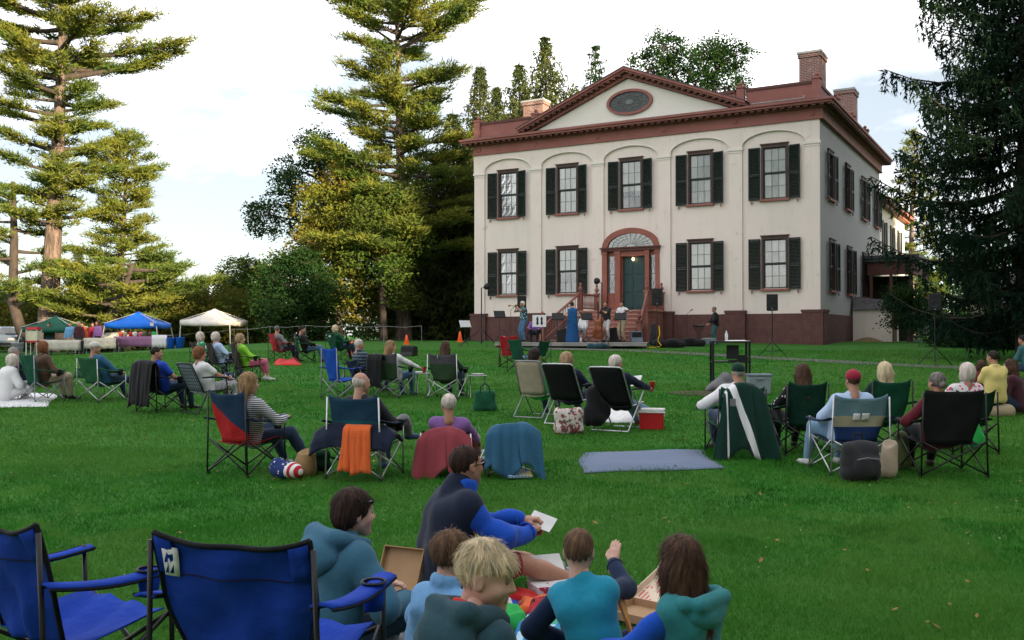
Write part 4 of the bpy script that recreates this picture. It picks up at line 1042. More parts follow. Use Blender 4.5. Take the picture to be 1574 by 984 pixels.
# ------------------------------------------------------------------ skin, hair and cloth colours
for i_, (c, c2) in enumerate([((.52, .30, .215), (.44, .24, .17)), ((.46, .245, .165), (.38, .19, .125)), ((.58, .36, .275), (.50, .29, .215)), ((.40, .20, .14), (.33, .16, .11))]):
    D('skin%d' % i_, c=c, c2=c2, s=9, r=.55, spec=.35, sss=.12)
D('lip', c=(.38, .15, .12), s=9, r=.5); D('eye_white', c=(.20, .17, .15), s=9, r=.2); D('iris', c=(.03, .025, .02), s=9, r=.2)
def hairmat(n, c, c2):
    c = (c[0] * 1.25, c[1] * 1.08, c[2] * .92); D(n, c=c, c2=c2, s=30, stretch=(1, 1, .12), r=.62, spec=.18, det=6, bump=(.6, 60), bd=.01)
hairmat('hair_brown', (.075, .042, .027), (.028, .016, .011)); hairmat('hair_dark', (.028, .020, .017), (.010, .008, .007))
hairmat('hair_darkbrown', (.045, .026, .019), (.016, .010, .008)); hairmat('hair_light', (.20, .125, .07), (.09, .052, .03)); hairmat('hair_blond', (.58, .53, .38), (.36, .31, .21))
hairmat('hair_dirty', (.30, .205, .115), (.14, .09, .05)); hairmat('hair_white', (.62, .60, .58), (.38, .37, .36)); hairmat('hair_grey', (.33, .325, .33), (.16, .16, .165))
hairmat('hair_salt', (.19, .185, .19), (.06, .06, .062)); hairmat('hair_auburn', (.22, .10, .045), (.10, .045, .022)); hairmat('hair_sand', (.36, .27, .18), (.2, .145, .09)); hairmat('hair_boy', (.15, .095, .058), (.07, .043, .027))
def cloth(n, c, k=.88, **kw): D(n, c=c, c2=tuple(q * k for q in c), s=kw.pop('s', 45), r=kw.pop('r', .9), spec=.15, sheen=kw.pop('sheen', .12), bump=kw.pop('bump', (.22, 40)), bd=.008, **kw)
for n_, c_ in dict(white=(.72, .72, .73), offwhite=(.60, .57, .52), navy=(.012, .018, .040), black=(.012, .012, .014), charcoal=(.030, .031, .035), teal_hood=(.045, .14, .215), dark_teal=(.022, .062, .082), teal_vest=(.030, .205, .230), royal=(.012, .085, .52), deep_royal=(.012, .050, .36), lightblue=(.16, .36, .62), turquoise=(.018, .26, .40), boynavy=(.008, .022, .062), red=(.55, .022, .022), maroon=(.115, .014, .024), darkred=(.30, .02, .045), jeans=(.075, .16, .27), palejeans=(.17, .29, .42), darkjeans=(.025, .045, .085), tealjeans=(.040, .12, .13), khaki=(.36, .29, .19), grey=(.19, .19, .20), green=(.010, .082, .040), dkgreen=(.006, .034, .020), lime=(.25, .58, .045), kelly=(.02, .36, .07), pink=(.65, .16, .26), purple=(.22, .11, .32), yellow=(.68, .55, .20), tan=(.42, .34, .25), orange=(.72, .135, .035), blueshirt=(.016, .06, .42), paleblue=(.42, .55, .76), bluedress=(.014, .085, .23), shortsred=(.24, .022, .035), brown=(.10, .06, .04), denim=(.030, .110, .200), blanket=(.125, .165, .255), towel=(.27, .050, .065), olive=(.10, .12, .05), strawbag=(.34, .22, .10), plum=(.06, .02, .03)).items(): cloth(n_, c_)
cloth('striped_shirt', (.62, .62, .62), layers=[('stripes', (.03, .04, .07), dict(f=14, dir='Z', dist=.3))])
cloth('striped_pants', (.62, .62, .62), layers=[('stripes', (.012, .014, .02), dict(f=13, dir='Y', dist=.5))])
cloth('striped_fleece', (.022, .036, .056), layers=[('stripes', (.11, .15, .19), dict(f=4.5, dir='Z', dist=.4, th=.72))])
cloth('floral_blue', (.02, .09, .14), layers=[('dots', (.55, .6, .45), dict(f=11, th=.33)), ('noise', (.02, .20, .16), dict(f=8, th=.58))])
cloth('floral_pink', (.72, .68, .70), layers=[('dots', (.62, .08, .16), dict(f=16, th=.42)), ('noise', (.10, .25, .10), dict(f=22, th=.63))])
cloth('floral_green', (.03, .28, .12), layers=[('dots', (.75, .75, .75), dict(f=14, th=.35))])
cloth('black_floral', (.012, .012, .014), layers=[('dots', (.6, .6, .6), dict(f=22, th=.30))])
cloth('dot_navy', (.014, .02, .06), layers=[('dots', (.65, .65, .7), dict(f=26, th=.33))])
cloth('dot_teal', (.010, .20, .44), layers=[('dots', (.42, .62, .72), dict(f=14, th=.34)), ('noise', (.05, .34, .20), dict(f=7, th=.6))])
cloth('red_pattern', (.45, .03, .04), layers=[('noise', (.03, .01, .015), dict(f=26, th=.57))])
D('leather', c=(.05, .03, .02), s=12, r=.5); D('shoe_black', c=(.012, .012, .013), s=12, r=.45); D('shoe_grey', c=(.28, .29, .31), s=12, r=.7); D('shoe_white', c=(.6, .6, .6), s=12, r=.7); D('shoe_blue', c=(.03, .07, .16), s=12, r=.6)
D('lens', c=(.008, .008, .009), s=5, r=.12, spec=.6)

# ------------------------------------------------------------------ head, hand and hair
def head_tpl(kind, hh=.0065):
    j = {'man': 1.0, 'woman': .90, 'child': .86}[kind]; ck = 1.06 if kind == 'child' else 1.0
    pr = [ball((0, -.012, .032), (.074 * ck, .094, .090 * ck)), cone((0, .035, .0), (0, .045, -.055), .060, .050, .04),
          cone((-.035 * j, .02, -.055), (0, .062 * j + .004, -.098 * j - .004), .036, .026, .03), cone((.035 * j, .02, -.055), (0, .062 * j + .004, -.098 * j - .004), .036, .026, .03),
          cone((-.036, .078, .030), (.036, .078, .030), .016, k=.02), cone((0, .094, .012), (0, .113, -.028), .010, .0135, .012), cone((-.011, .104, -.032), (.011, .104, -.032), .010, k=.008),
          ball((-.031, .101, .006), .0165, k=.012, sub=True), ball((.031, .101, .006), .0165, k=.012, sub=True), ball((-.040, .070, -.030), .026, k=.03), ball((.040, .070, -.030), .026, k=.03),
          cone((-.018, .091, -.063), (.018, .091, -.063), .0085, k=.008), cone((-.016, .089, -.073), (.016, .089, -.073), .0085, k=.007), ball((0, .078, -.105), .019, k=.02),
          cone((0, -.022, -.04), (0, -.045, -.19), .050 * (.9 + .1 * j) * (.92 if kind != 'man' else 1.06), .056 * (.9 if kind != 'man' else 1.06), .03)]
    rt = rotm(0, 10, 0)
    for s in (-1, 1):
        pr.append(ball((s * .078, -.006, -.008), (.010, .021, .033), rt, .012)); pr.append(ball((s * .087, .002, -.006), (.006, .010, .018), rt, .006, True))
    V, Q = sdf(pr, hh); V = soft(V, Q, 1) if hh < .008 else V; c = V[Q].mean(1)
    mi = np.zeros(len(Q), int); mi[(c[:, 1] > .085) & (np.abs(c[:, 0]) < .026) & (c[:, 2] > -.080) & (c[:, 2] < -.058)] = 1
    EV_, EF, em = [], [], []
    for s in (-1, 1):
        m = MB(); m.lathe([(.0001, -.0125), (.007, -.0103), (.0115, -.005), (.0125, 0), (.0115, .005), (.0065, .0106), (.0001, .0125)], (0, 0, 0), 10, axis='y')
        v = np.concatenate(m.v); f = np.array([q[0] for q in m.f[4]]); cc = v[f].mean(1)
        EF.append(f + len(V) + sum(len(e) for e in EV_)); EV_.append(v + np.array([s * .031, .0875, .004])); em.append(np.where(cc[:, 1] > .008, 3, 2))
    return np.concatenate([V] + EV_), np.concatenate([Q] + EF), np.concatenate([mi] + em)
HEAD = {(k, d): head_tpl(k, d) for k in ('man', 'woman', 'child') for d in (.0065, .0125, .017)}
def hand_tpl(curl, h=.0055):
    """right hand: wrist at origin, fingers along +y, palm facing -z, thumb towards -x"""
    pr = [cone((-.020, .03, 0), (-.024, .078, .002), .016, .014, .014), cone((.018, .03, 0), (.022, .074, .0), .016, .013, .014), cone((0, .02, 0), (0, .075, .004), .017, .014, .014), cone((0, -.05, 0), (0, .02, 0), .026, .024, .02)]
    for x, L_, y in ((-.027, .040, .080), (-.009, .045, .084), (.009, .042, .082), (.025, .034, .076)):
        p = np.array([x, y, .003]); a = 0.0
        for s, (q, rr) in enumerate(((1.0, .0092), (.62, .0083), (.48, .0074))):
            a += curl * (.8 if s == 0 else 1.0); n = p + np.array([x * .12, math.cos(a), -math.sin(a)]) * L_ * q * .75
            pr.append(cone(p, n, rr, rr * .92, .005)); p = n
    c = curl; pr += [cone((-.022, .018, -.004), (-.050, .048, -.014), .015, .012, .012), cone((-.050, .048, -.014), (-.052 + .012 * c, .074, -.022 - .010 * c), .0112, .0098, .005), cone((-.052 + .012 * c, .074, -.022 - .010 * c), (-.046 + .02 * c, .094, -.028 - .012 * c), .0098, .0078, .004)]
    V, Q = sdf(pr, h); return V, Q
HANDS = {(n_, d): hand_tpl(c_, d) for n_, c_ in (('relax', .45), ('grip', .95), ('open', .16)) for d in (.0055, .0105)}
def hair_prims(style):
    cap = ball((0, -.016, .036), (.085, .106, .100), k=.02); face = ball((0, .135, -.045), (.085, .095, .118), k=.012, sub=True); nape = ball((0, -.02, -.175), (.16, .16, .115), k=.012, sub=True)
    if style == 'short': return [cap, face, ball((0, .03, -.135), (.2, .10, .13), k=.015, sub=True), nape]
    if style == 'crop': return [ball((0, -.014, .035), (.080, .100, .096), k=.02), ball((0, .15, -.03), (.10, .10, .125), k=.012, sub=True), ball((0, .03, -.145), (.2, .105, .13), k=.015, sub=True), nape]
    if style == 'mop': return [ball((0, -.016, .036), (.091, .110, .104), k=.02), ball((0, -.05, -.01), (.085, .072, .09), k=.03), face, ball((0, .03, -.165), (.2, .10, .13), k=.015, sub=True), ball((0, -.02, -.20), (.16, .16, .105), k=.012, sub=True)]
    if style == 'fringe': return [ball((0, -.014, .040), (.083, .106, .102), k=.02), ball((0, .055, .062), (.068, .052, .040), k=.03), ball((0, .15, -.065), (.085, .085, .098), k=.012, sub=True), ball((0, .055, -.085), (.2, .098, .122), k=.012, sub=True), nape]
    if style == 'bald': return [ball((0, -.016, .022), (.0785, .0985, .088), k=.02), ball((0, .05, .16), (.13, .19, .145), k=.012, sub=True), ball((0, .13, -.02), (.12, .115, .14), k=.012, sub=True), ball((0, .03, -.135), (.2, .10, .13), k=.015, sub=True), nape]
    bob = [ball((0, -.016, .036), (.092, .112, .104), k=.02), ball((0, -.045, -.03), (.096, .082, .105), k=.04), cone((-.075, .0, -.03), (-.078, .005, -.10), .028, .024, .03), cone((.075, .0, -.03), (.078, .005, -.10), .028, .024, .03)]
    fc = ball((0, .128, -.05), (.072, .095, .135), k=.012, sub=True)
    if style == 'bob': return bob + [fc, ball((0, .03, -.24), (.2, .2, .10), k=.02, sub=True)]
    if style == 'curly': return [ball((0, -.02, .038), (.105, .120, .115), k=.02), ball((0, -.05, -.03), (.100, .085, .09), k=.04), fc, ball((0, .0, -.215), (.2, .2, .11), k=.02, sub=True)]
    if style == 'mid': return bob + [cone((-.05, -.055, -.05), (-.055, -.07, -.20), .055, .045, .04), cone((.05, -.055, -.05), (.055, -.07, -.20), .055, .045, .04), fc]
    if style == 'long': return bob + [cone((-.05, -.055, -.05), (-.058, -.150, -.31), .058, .042, .05), cone((.05, -.055, -.05), (.058, -.150, -.31), .058, .042, .05), cone((0, -.07, -.05), (0, -.160, -.33), .055, .042, .05), cone((-.08, .0, -.05), (-.082, -.02, -.27), .028, .022, .03), cone((.08, .0, -.05), (.082, -.02, -.27), .028, .022, .03), fc]
    if style == 'bun': return [cap, ball((0, .13, -.05), (.08, .095, .125), k=.012, sub=True), nape, ball((0, -.115, -.02), (.045, .035, .04), k=.012)]
HAIRC = {}
def hair_geo(style, h, strands, seed):
    key = (style, h, strands, seed)
    if key in HAIRC: return HAIRC[key]
    r = np.random.default_rng(seed + 5)
    def nz(G):
        a = np.arctan2(G[..., 0], G[..., 1] + .02); return .0028 * np.sin(a * 26 + 4 * np.sin(G[..., 2] * 22 + seed)) + .0025 * np.sin(a * 11 + G[..., 2] * 30 + seed)
    def nzc(G): return .007 * np.sin(G[..., 0] * 95 + seed) * np.sin(G[..., 1] * 90) * np.sin(G[..., 2] * 85 + 1)
    V, Q = sdf(hair_prims(style), h, nzc if style == 'curly' else nz)
    if strands:
        P = V[Q].mean(1); n = np.cross(V[Q[:, 2]] - V[Q[:, 0]], V[Q[:, 3]] - V[Q[:, 1]]); n = unit(n)
        i = r.integers(0, len(P), strands); p, nn = P[i], n[i]
        crown = np.array([0, -.05, .13]); flow = unit((p - crown) + np.array([0, 0, -.10])); flow = unit(flow - (flow * nn).sum(1, keepdims=True) * nn + r.normal(size=p.shape) * (.5 if style == 'curly' else .13))
        ln = r.uniform(.022, .048, strands) * (1.8 if style in ('long', 'mid', 'bob') else 1.0) * (.62 if style == 'crop' else 1)
        if style not in ('long', 'mid', 'bob'): ln = ln * np.where(p[:, 2] < .06, .45, 1)
        wd = unit(np.cross(flow, nn)) * (r.uniform(.0005, .0013, strands) * (1.0 if h < .008 else 2.6))[:, None]
        a = p - nn * .004; lift = r.uniform(.0, .17, strands)[:, None] * (.6 if style in ('long', 'mid', 'bob', 'crop') else 1)
        b = a + flow * (ln * .55)[:, None] + nn * (ln[:, None] * lift * .8 + .004); c = a + flow * ln[:, None] + nn * (ln[:, None] * lift * .7 + .003) + np.array([0, 0, -.2]) * ln[:, None] * .3
        V2 = np.stack([a - wd, a + wd, b + wd, b - wd, c + wd * .2, c - wd * .2], 1).reshape(-1, 3); o = len(V) + 6 * np.arange(strands)[:, None]
        Q = np.concatenate([Q, o + np.array([0, 1, 2, 3]), o + np.array([3, 2, 4, 5])]); V = np.concatenate([V, V2])
    HAIRC[key] = (V, Q); return V, Q
def ik(a, t, l1, l2, pole):
    a, t, pole = np.array(a, float), np.array(t, float), np.array(pole, float); d = t - a; L_ = np.linalg.norm(d)
    if L_ > (l1 + l2) * .995: d *= (l1 + l2) * .995 / L_; L_ = (l1 + l2) * .995
    u = d / L_; x = (l1 * l1 - l2 * l2 + L_ * L_) / (2 * L_); y = math.sqrt(max(0, l1 * l1 - x * x)); p = pole - (pole @ u) * u
    n = np.linalg.norm(p); p = p / n if n > 1e-6 else np.array([0, 0, 1.])
    return a + u * x + p * y, a + d
ARM, LEG = (.285, .255), (.43, .42)
def person(label, loc, yaw, look, pose='chair', size=1.0, h=.024, group=None, strands=170, headsize=1.0, seed=0, **K):
    """look: dict(skin, kind, hair, style, top, sleeve, bottom, leg, shoe, extra...). Local frame: +y is forward, origin on the ground under the pelvis."""
    g = lambda k, d: K.get(k, d)
    fat = look.get('fat', 1.0)
    if pose == 'chair': pz, lean = .395, 21; feet = [(-.12, .50, .05), (.12, .50, .05)]; hands = [(-.19, .26, .56), (.19, .26, .56)]; kp = [(-.2, .6, 1), (.2, .6, 1)]
    elif pose == 'floor': pz, lean = .12, -8; feet = [(.12, .36, .06), (-.12, .42, .06)]; hands = [(-.14, .36, .34), (.14, .36, .34)]; kp = [(-1, .25, .5), (1, .25, .5)]
    else: pz, lean = .90, 0; feet = [(-.10, 0, .06), (.10, .02, .06)]; hands = [(-.25, .05, .82), (.25, .05, .82)]; kp = [(-.05, 1, 0), (.05, 1, 0)]
    pz, lean = g('pz', pz), g('lean', lean); feet = [np.array(q, float) for q in g('feet', feet)]; hands = [np.array(q, float) for q in g('hands', hands)]; kp = g('knees', kp)
    ep = g('elbows', [(-1, -.6, -.6), (1, -.6, -.6)]); ll = R(lean); side = g('side', 0.0); tw = R(g('twist', 0))
    P = np.array([0, 0, pz]); a = unit(np.array([side, -math.sin(ll), math.cos(ll)])); rt = np.array([math.cos(tw), math.sin(tw), -side * .8]); rt /= np.linalg.norm(rt); fw = np.array([-math.sin(tw), math.cos(tw), 0])
    hunch = g('hunch', .03); C = P + a * .38 + fw * hunch * .3; Nk = P + a * .505 + fw * hunch
    neckv = unit(a * .75 + fw * (.25 + g('crane', .0)) + np.array([0, 0, .35])); Hd = Nk + neckv * .175
    sw = look.get('sw', .84 if look.get('kind') == 'child' else (.93 if look.get('kind') == 'woman' else 1.0)); sh = [Nk - a * (.055 + .03 * (1 - sw) * 5 * .3) - rt * .165 * sw * (.93 + .07 * fat), Nk - a * (.055 + .03 * (1 - sw) * 5 * .3) + rt * .165 * sw * (.93 + .07 * fat)]
    arms = []
    for i in (0, 1):
        e, w = ik(sh[i], hands[i], *ARM, np.array(ep[i])); arms.append((sh[i], e, w))
    hips = [P + np.array([-.085, 0, 0]), P + np.array([.085, 0, 0])]; legs = []
    for i in (0, 1):
        k_, f = ik(hips[i], feet[i] + np.array([0, 0, .03]), *LEG, np.array(kp[i])); legs.append((hips[i], k_, f))
    fd = g('footdir', [(-.25, 1, 0), (.25, 1, 0)] if pose != 'floor' else [(-.6, .8, 0), (.6, .8, 0)])
    fdv = [unit(np.array(q, float)) for q in fd]
    def torso(g_, k=.05):
        x = fat
        return [cone(P + rt * -.075 * x + np.array([0, -.01, 0]), P + a * .20 - rt * .065 * x, .105 * x + g_, .100 * x + g_, k), cone(P + rt * .075 * x + np.array([0, -.01, 0]), P + a * .20 + rt * .065 * x, .105 * x + g_, .100 * x + g_, k),
                cone(P + a * .20 - rt * .065 * x, C - rt * .075, .100 * x + g_, .102 * (.8 + .2 * x) + g_, k), cone(P + a * .20 + rt * .065 * x, C + rt * .075, .100 * x + g_, .102 * (.8 + .2 * x) + g_, k),
                cone(C - rt * .07, sh[0] + rt * .02, .10 + g_, .058 + g_, k), cone(C + rt * .07, sh[1] - rt * .02, .10 + g_, .058 + g_, k), cone(sh[0], sh[1], .058 + g_, k=k), cone(Nk - a * .03, Nk + neckv * .01, .075 + g_ * .5, .06 + g_ * .5, k)]
    def armp(i, g_, to=1.0, k=.025):
        s, e, w = arms[i]; out = []
        f = min(1.0, to * 2); out.append(cone(s, s + (e - s) * f, .053 * fat ** .5 + g_, .053 + (.043 - .053) * f + g_, k))
        if to > .5:
            f = min(1.0, (to - .5) * 2); out.append(cone(e, e + (w - e) * f, .043 + g_, .043 + (.030 - .043) * f + g_ * .9, k))
        return out
    def legp(i, g_, to=1.0, k=.03):
        hp_, kn, ft = legs[i]; f = min(1.0, to * 2); out = [cone(hp_, hp_ + (kn - hp_) * f, .083 * fat ** .7 + g_, .083 + (.058 - .083) * f + g_, k)]
        if to > .5:
            f = min(1.0, (to - .5) * 2); out += [cone(kn, kn + (ft - kn) * min(f, .4) / 1.0, .056 + g_, .054 + g_, k), cone(kn + (ft - kn) * min(f, .35), kn + (ft - kn) * f, .054 + g_, .054 + (.036 - .054) * f + g_, k)]
        return out
    # body: torso, limbs, feet as one surface, plus finely modelled head and hands in the same mesh
    body = torso(-.012) + armp(0, 0) + armp(1, 0) + legp(0, 0) + legp(1, 0)
    for i in (0, 1): body.append(cone(legs[i][2] + np.array([0, 0, -.02]), legs[i][2] + fdv[i] * .14 + np.array([0, 0, -.05]), .034, .026, .02))
    body.append(cone(Nk - a * .03, Nk + neckv * .06, .058, .052, .03))
    BV, BQ = sdf(body, h * (1.3 if h < .015 else 1.6)); mats = ['skin%d' % look.get('skin', 0), 'lip', 'eye_white', 'iris']; MI = [np.zeros(len(BQ), int)]; VV, QQ = [BV], [BQ]; off = len(BV)
    hy, hp_, hr = g('head', (0, 0, 0)); HR = rotm(math.degrees(tw) * .6 + hy, hp_, hr); hs = .94 * headsize
    v, q, m = HEAD[look.get('kind', 'man'), .0065 if h < .015 else (.0125 if h < .025 else .017)]; VV.append(v @ HR.T * hs + Hd); QQ.append(q + off); MI.append(m); off += len(v)
    hk = g('hand', ('relax', 'relax')); hd = g('hdir', (None, None)); hn = g('hnorm', (None, None))
    for i in (0, 1):
        if hk[i] is None: continue
        v, q = HANDS[hk[i], .0055 if h < .015 else .0105]; s, e, w = arms[i]; y = unit(np.array(hd[i], float)) if hd[i] is not None else unit(w - e); z = np.array(hn[i], float) if hn[i] is not None else np.array([0, 0, 1.0])
        z = z - (z @ y) * y; z = unit(z) if np.linalg.norm(z) > 1e-3 else np.array([1., 0, 0]); x = np.cross(y, z)
        vv = v.copy()
        if i == 0: vv[:, 0] *= -1; q = q[:, ::-1]
        VV.append((vv @ np.stack([x, y, z])) * 1.02 + w); QQ.append(q + off); MI.append(np.zeros(len(q), int)); off += len(v)
    me = mk_mesh('person', np.concatenate(VV), np.concatenate(QQ), np.concatenate(MI), True)
    o = link('person', me, mats=mats, loc=loc, rot=(0, 0, yaw)); o.scale = (size,) * 3; tag(o, label, 'person', group)
    def piece(name, prims, mat, amp=.006, f=15, hh=None, sm=1):
        V, Q = sdf(prims, hh or (h if h < .015 else h * (1.4 if name in ('trousers', 'shorts') else 1.12)), folds(amp * 1.25, f, seed * 1.7) if amp else None)
        if sm: V = soft(V, Q, sm)
        return link(name, mk_mesh(name, V, Q, smooth=True), o, mats=mat)
    # clothes
    sl_ = {'long': .95, 'short': .30, 'elbow': .46, 'none': .0}[look.get('sleeve', 'long')]; gt = look.get('loose', .012)
    top = torso(gt) if not look.get('notop') else []
    if sl_ and not look.get('arm_mat'): top += armp(0, gt + .004, sl_) + armp(1, gt + .004, sl_)
    if look.get('collar'):
        c0 = Nk + neckv * .03; n_ = 10
        for j in range(n_):
            t0, t1 = 2 * math.pi * j / n_, 2 * math.pi * (j + 1) / n_; u1, u2 = rt, np.cross(neckv, rt); hgt_ = neckv * look['collar']
            for lv in (0, .5, 1): top.append(cone(c0 + (u1 * math.cos(t0) + u2 * math.sin(t0)) * .068 + hgt_ * lv, c0 + (u1 * math.cos(t1) + u2 * math.sin(t1)) * .068 + hgt_ * lv, .014, k=.012))
    if look.get('hood'):
        b = Nk - fw * .118 + a * .012
        hood = [ball(b - a * .045 - fw * .035, (.152, .080, .110), rotm(math.degrees(tw), -22, 0), .018), cone(b - rt * .105 + a * .045, Nk + fw * .07 - rt * .088 + a * .01, .050, .036, .02), cone(b + rt * .105 + a * .045, Nk + fw * .07 + rt * .088 + a * .01, .050, .036, .02), cone(b - rt * .09 + a * .055 - fw * .02, b + rt * .09 + a * .055 - fw * .02, .042, k=.02), ball(b + a * .10 + fw * .045, (.080, .055, .06), rotm(math.degrees(tw)), .012, True)]
    else: hood = None
    if look.get('skirt'):
        if pose == 'stand': top += [cone(P, np.array([0, .02, .08]), .17, .26, .05), cone(P + rt * .1, np.array([.12, .02, .08]), .12, .17, .06), cone(P - rt * .1, np.array([-.12, .02, .08]), .12, .17, .06)]
    top_o = piece('dress' if look.get('skirt') else ('jacket' if look.get('hood') or look.get('jacket') else 'shirt'), top, look.get('top', 'white'), look.get('fold', .006)) if top else None
    if hood: piece('hood', hood, look.get('hood_mat', look.get('top')), .010, 20)
    if look.get('arm_mat'): piece('sleeves', armp(0, gt + .006, sl_) + armp(1, gt + .006, sl_) + [cone(sh[0], sh[1], .05, k=.02)], look['arm_mat'], .005)
    if h < .015 and sl_ > .9 and top_o:
        def ring(c0, d0, r0, w=.0035, par=top_o, mt=look.get('arm_mat', look.get('top'))):
            d0 = unit(d0); u1 = unit(np.cross(d0, np.array([.3, .2, .9]))); u2 = np.cross(d0, u1)
            MB().tube([c0 + (u1 * math.cos(t) + u2 * math.sin(t)) * r0 for t in np.linspace(0, 2 * math.pi, 25)], w, 5).build('seam', mt, par, smooth=True)
        for s, e, w in arms:
            ring(e + (w - e) * .86, w - e, .0385 + gt, .006); ring(s + (e - s) * .10, e - s, .053 * fat ** .5 + gt + .004)
    if look.get('vest'): piece('vest', torso(gt + .016) + ([cone(Nk + neckv * .02 - fw * .03, Nk + neckv * .075 - fw * .02, .082, .078, .03)] if look.get('vestcollar') else []), look['vest'], .005)
    lg_ = {'long': .97, 'shorts': .46, 'capri': .82}[look.get('leg', 'long')]
    if not look.get('skirt'):
        piece('trousers' if lg_ > .5 else 'shorts', torso(.008)[:2] + legp(0, .014, lg_) + legp(1, .014, lg_), look.get('bottom', 'jeans'), .005)
    if look.get('shoe') and h < .05:
        for i in (0, 1):
            f_ = legs[i][2]; d_ = fdv[i]
            piece('shoe', [cone(f_ + np.array([0, 0, -.028]) - d_ * .03, f_ + d_ * .15 + np.array([0, 0, -.045]), .044, .036, .02), cone(f_ + np.array([0, 0, .0]), f_ + np.array([0, 0, .02]), .042, .04, .02)], look['shoe'], 0, hh=max(.014, h * .95))
    # hair and headwear
    if look.get('hair'):
        V, Q = hair_geo(look.get('style', 'short'), .007 if h < .015 else (.0125 if h < .025 else .017), strands, look.get('hseed', 1)); me = mk_mesh('hair', V @ HR.T * hs + Hd, Q, smooth=True)
        link('hair', me, o, mats=look['hair'])
    def headpart(name, V, Q, mat, smooth=True):
        return link(name, mk_mesh(name, np.asarray(V) @ HR.T * hs + Hd, Q, smooth=smooth), o, mats=mat)
    if look.get('cap'):
        V, Q = sdf([ball((0, -.012, .060), (.092, .112, .088), k=.01), ball((0, 0, -.05), (.2, .2, .085), k=.006, sub=True), cone((-.05, .09, .045), (.05, .09, .045), .012, k=.02), cone((-.042, .13, .036), (.042, .13, .036), .011, k=.03), cone((-.03, .16, .028), (.03, .16, .028), .009, k=.03), ball((0, -.012, .150), .010, k=.01)], .009)
        c_ = headpart('cap', V, Q, look['cap'])
    if look.get('shades'):
        m = MB(); 
        for s in (-1, 1): m.tube([(s * .031, .112, .006), (s * .031, .116, .004)], .021, 10); m.tube([(s * .05, .110, .012), (s * .079, .06, .012), (s * .082, -.02, .006)], .0035, 5)
        m.tube([(-.012, .115, .010), (.012, .115, .010)], .003, 5)
        V = np.concatenate(m.v); oz = np.array([0, look.get('shade_up', 0.0) * -.45, look.get('shade_up', 0.0)]); me = m.mesh('sunglasses'); 
        co = np.array([v_.co[:] for v_ in me.vertices]) + oz; co = co @ HR.T * hs + Hd; me.vertices.foreach_set('co', co.astype(np.float32).ravel()); link('sunglasses', me, o, mats='lens')
    o['_j'] = 0; del o['_j']
    return o, dict(P=P, Nk=Nk, Hd=Hd, HR=HR, arms=arms, legs=legs, fw=fw, rt=rt, a=a)
def towards(px, py=None, loc=None):
    return 0
# ------------------------------------------------------------------ folding chairs
D('tube_black', c=(.010, .010, .011), s=9, r=.4, spec=.4); D('tube_grey', c=(.30, .31, .33), c2=(.22, .23, .25), s=9, r=.4, metal=.5); D('tube_silver', c=(.55, .56, .58), s=9, r=.3, metal=.75); D('plastic_black', c=(.014, .014, .015), s=9, r=.5); D('plastic_white', c=(.7, .7, .7), s=9, r=.5)
def fabric(n, c, **kw): D(n, c=c, c2=tuple(q * .78 for q in c), s=5, det=5, r=.8, spec=.18, bump=(.5, 14), bd=.02, **kw)
for n_, c_ in dict(f_green=(.008, .075, .042), f_darkgreen=(.006, .040, .024), f_midgreen=(.016, .098, .040), f_royal=(.008, .050, .40), f_royal2=(.007, .042, .33), f_blue=(.010, .070, .42), f_grey=(.085, .082, .095), f_black=(.011, .012, .014), f_red=(.42, .018, .022), f_tan=(.43, .36, .27), f_brown=(.045, .036, .032), f_navy=(.012, .024, .055)).items(): fabric(n_, c_)
fabric('f_redblue', (.016, .042, .095), layers=[('band', (.42, .018, .022), dict(ax=0, lo=-2.0, hi=.487, rot=(0, R(53), 0)))])
fabric('f_tealfade', (.014, .055, .11), layers=[('band', (.008, .095, .12), dict(lo=.42, hi=.62))])
fabric('f_striped', (.16, .27, .33), layers=[('band', (.40, .36, .26), dict(lo=.52, hi=.64)), ('band', (.018, .045, .16), dict(lo=-.5, hi=.52))])
fabric('f_greygreen', (.085, .080, .095), layers=[('band', (.030, .060, .030), dict(lo=.0, hi=.68))])
fabric('f_plaid', (.105, .14, .17), layers=[('stripes', (.25, .28, .30), dict(f=5.5, dir='X', dist=0, th=.8)), ('stripes', (.03, .05, .07), dict(f=5.5, dir='Z', dist=0, th=.75, amt=.7))])
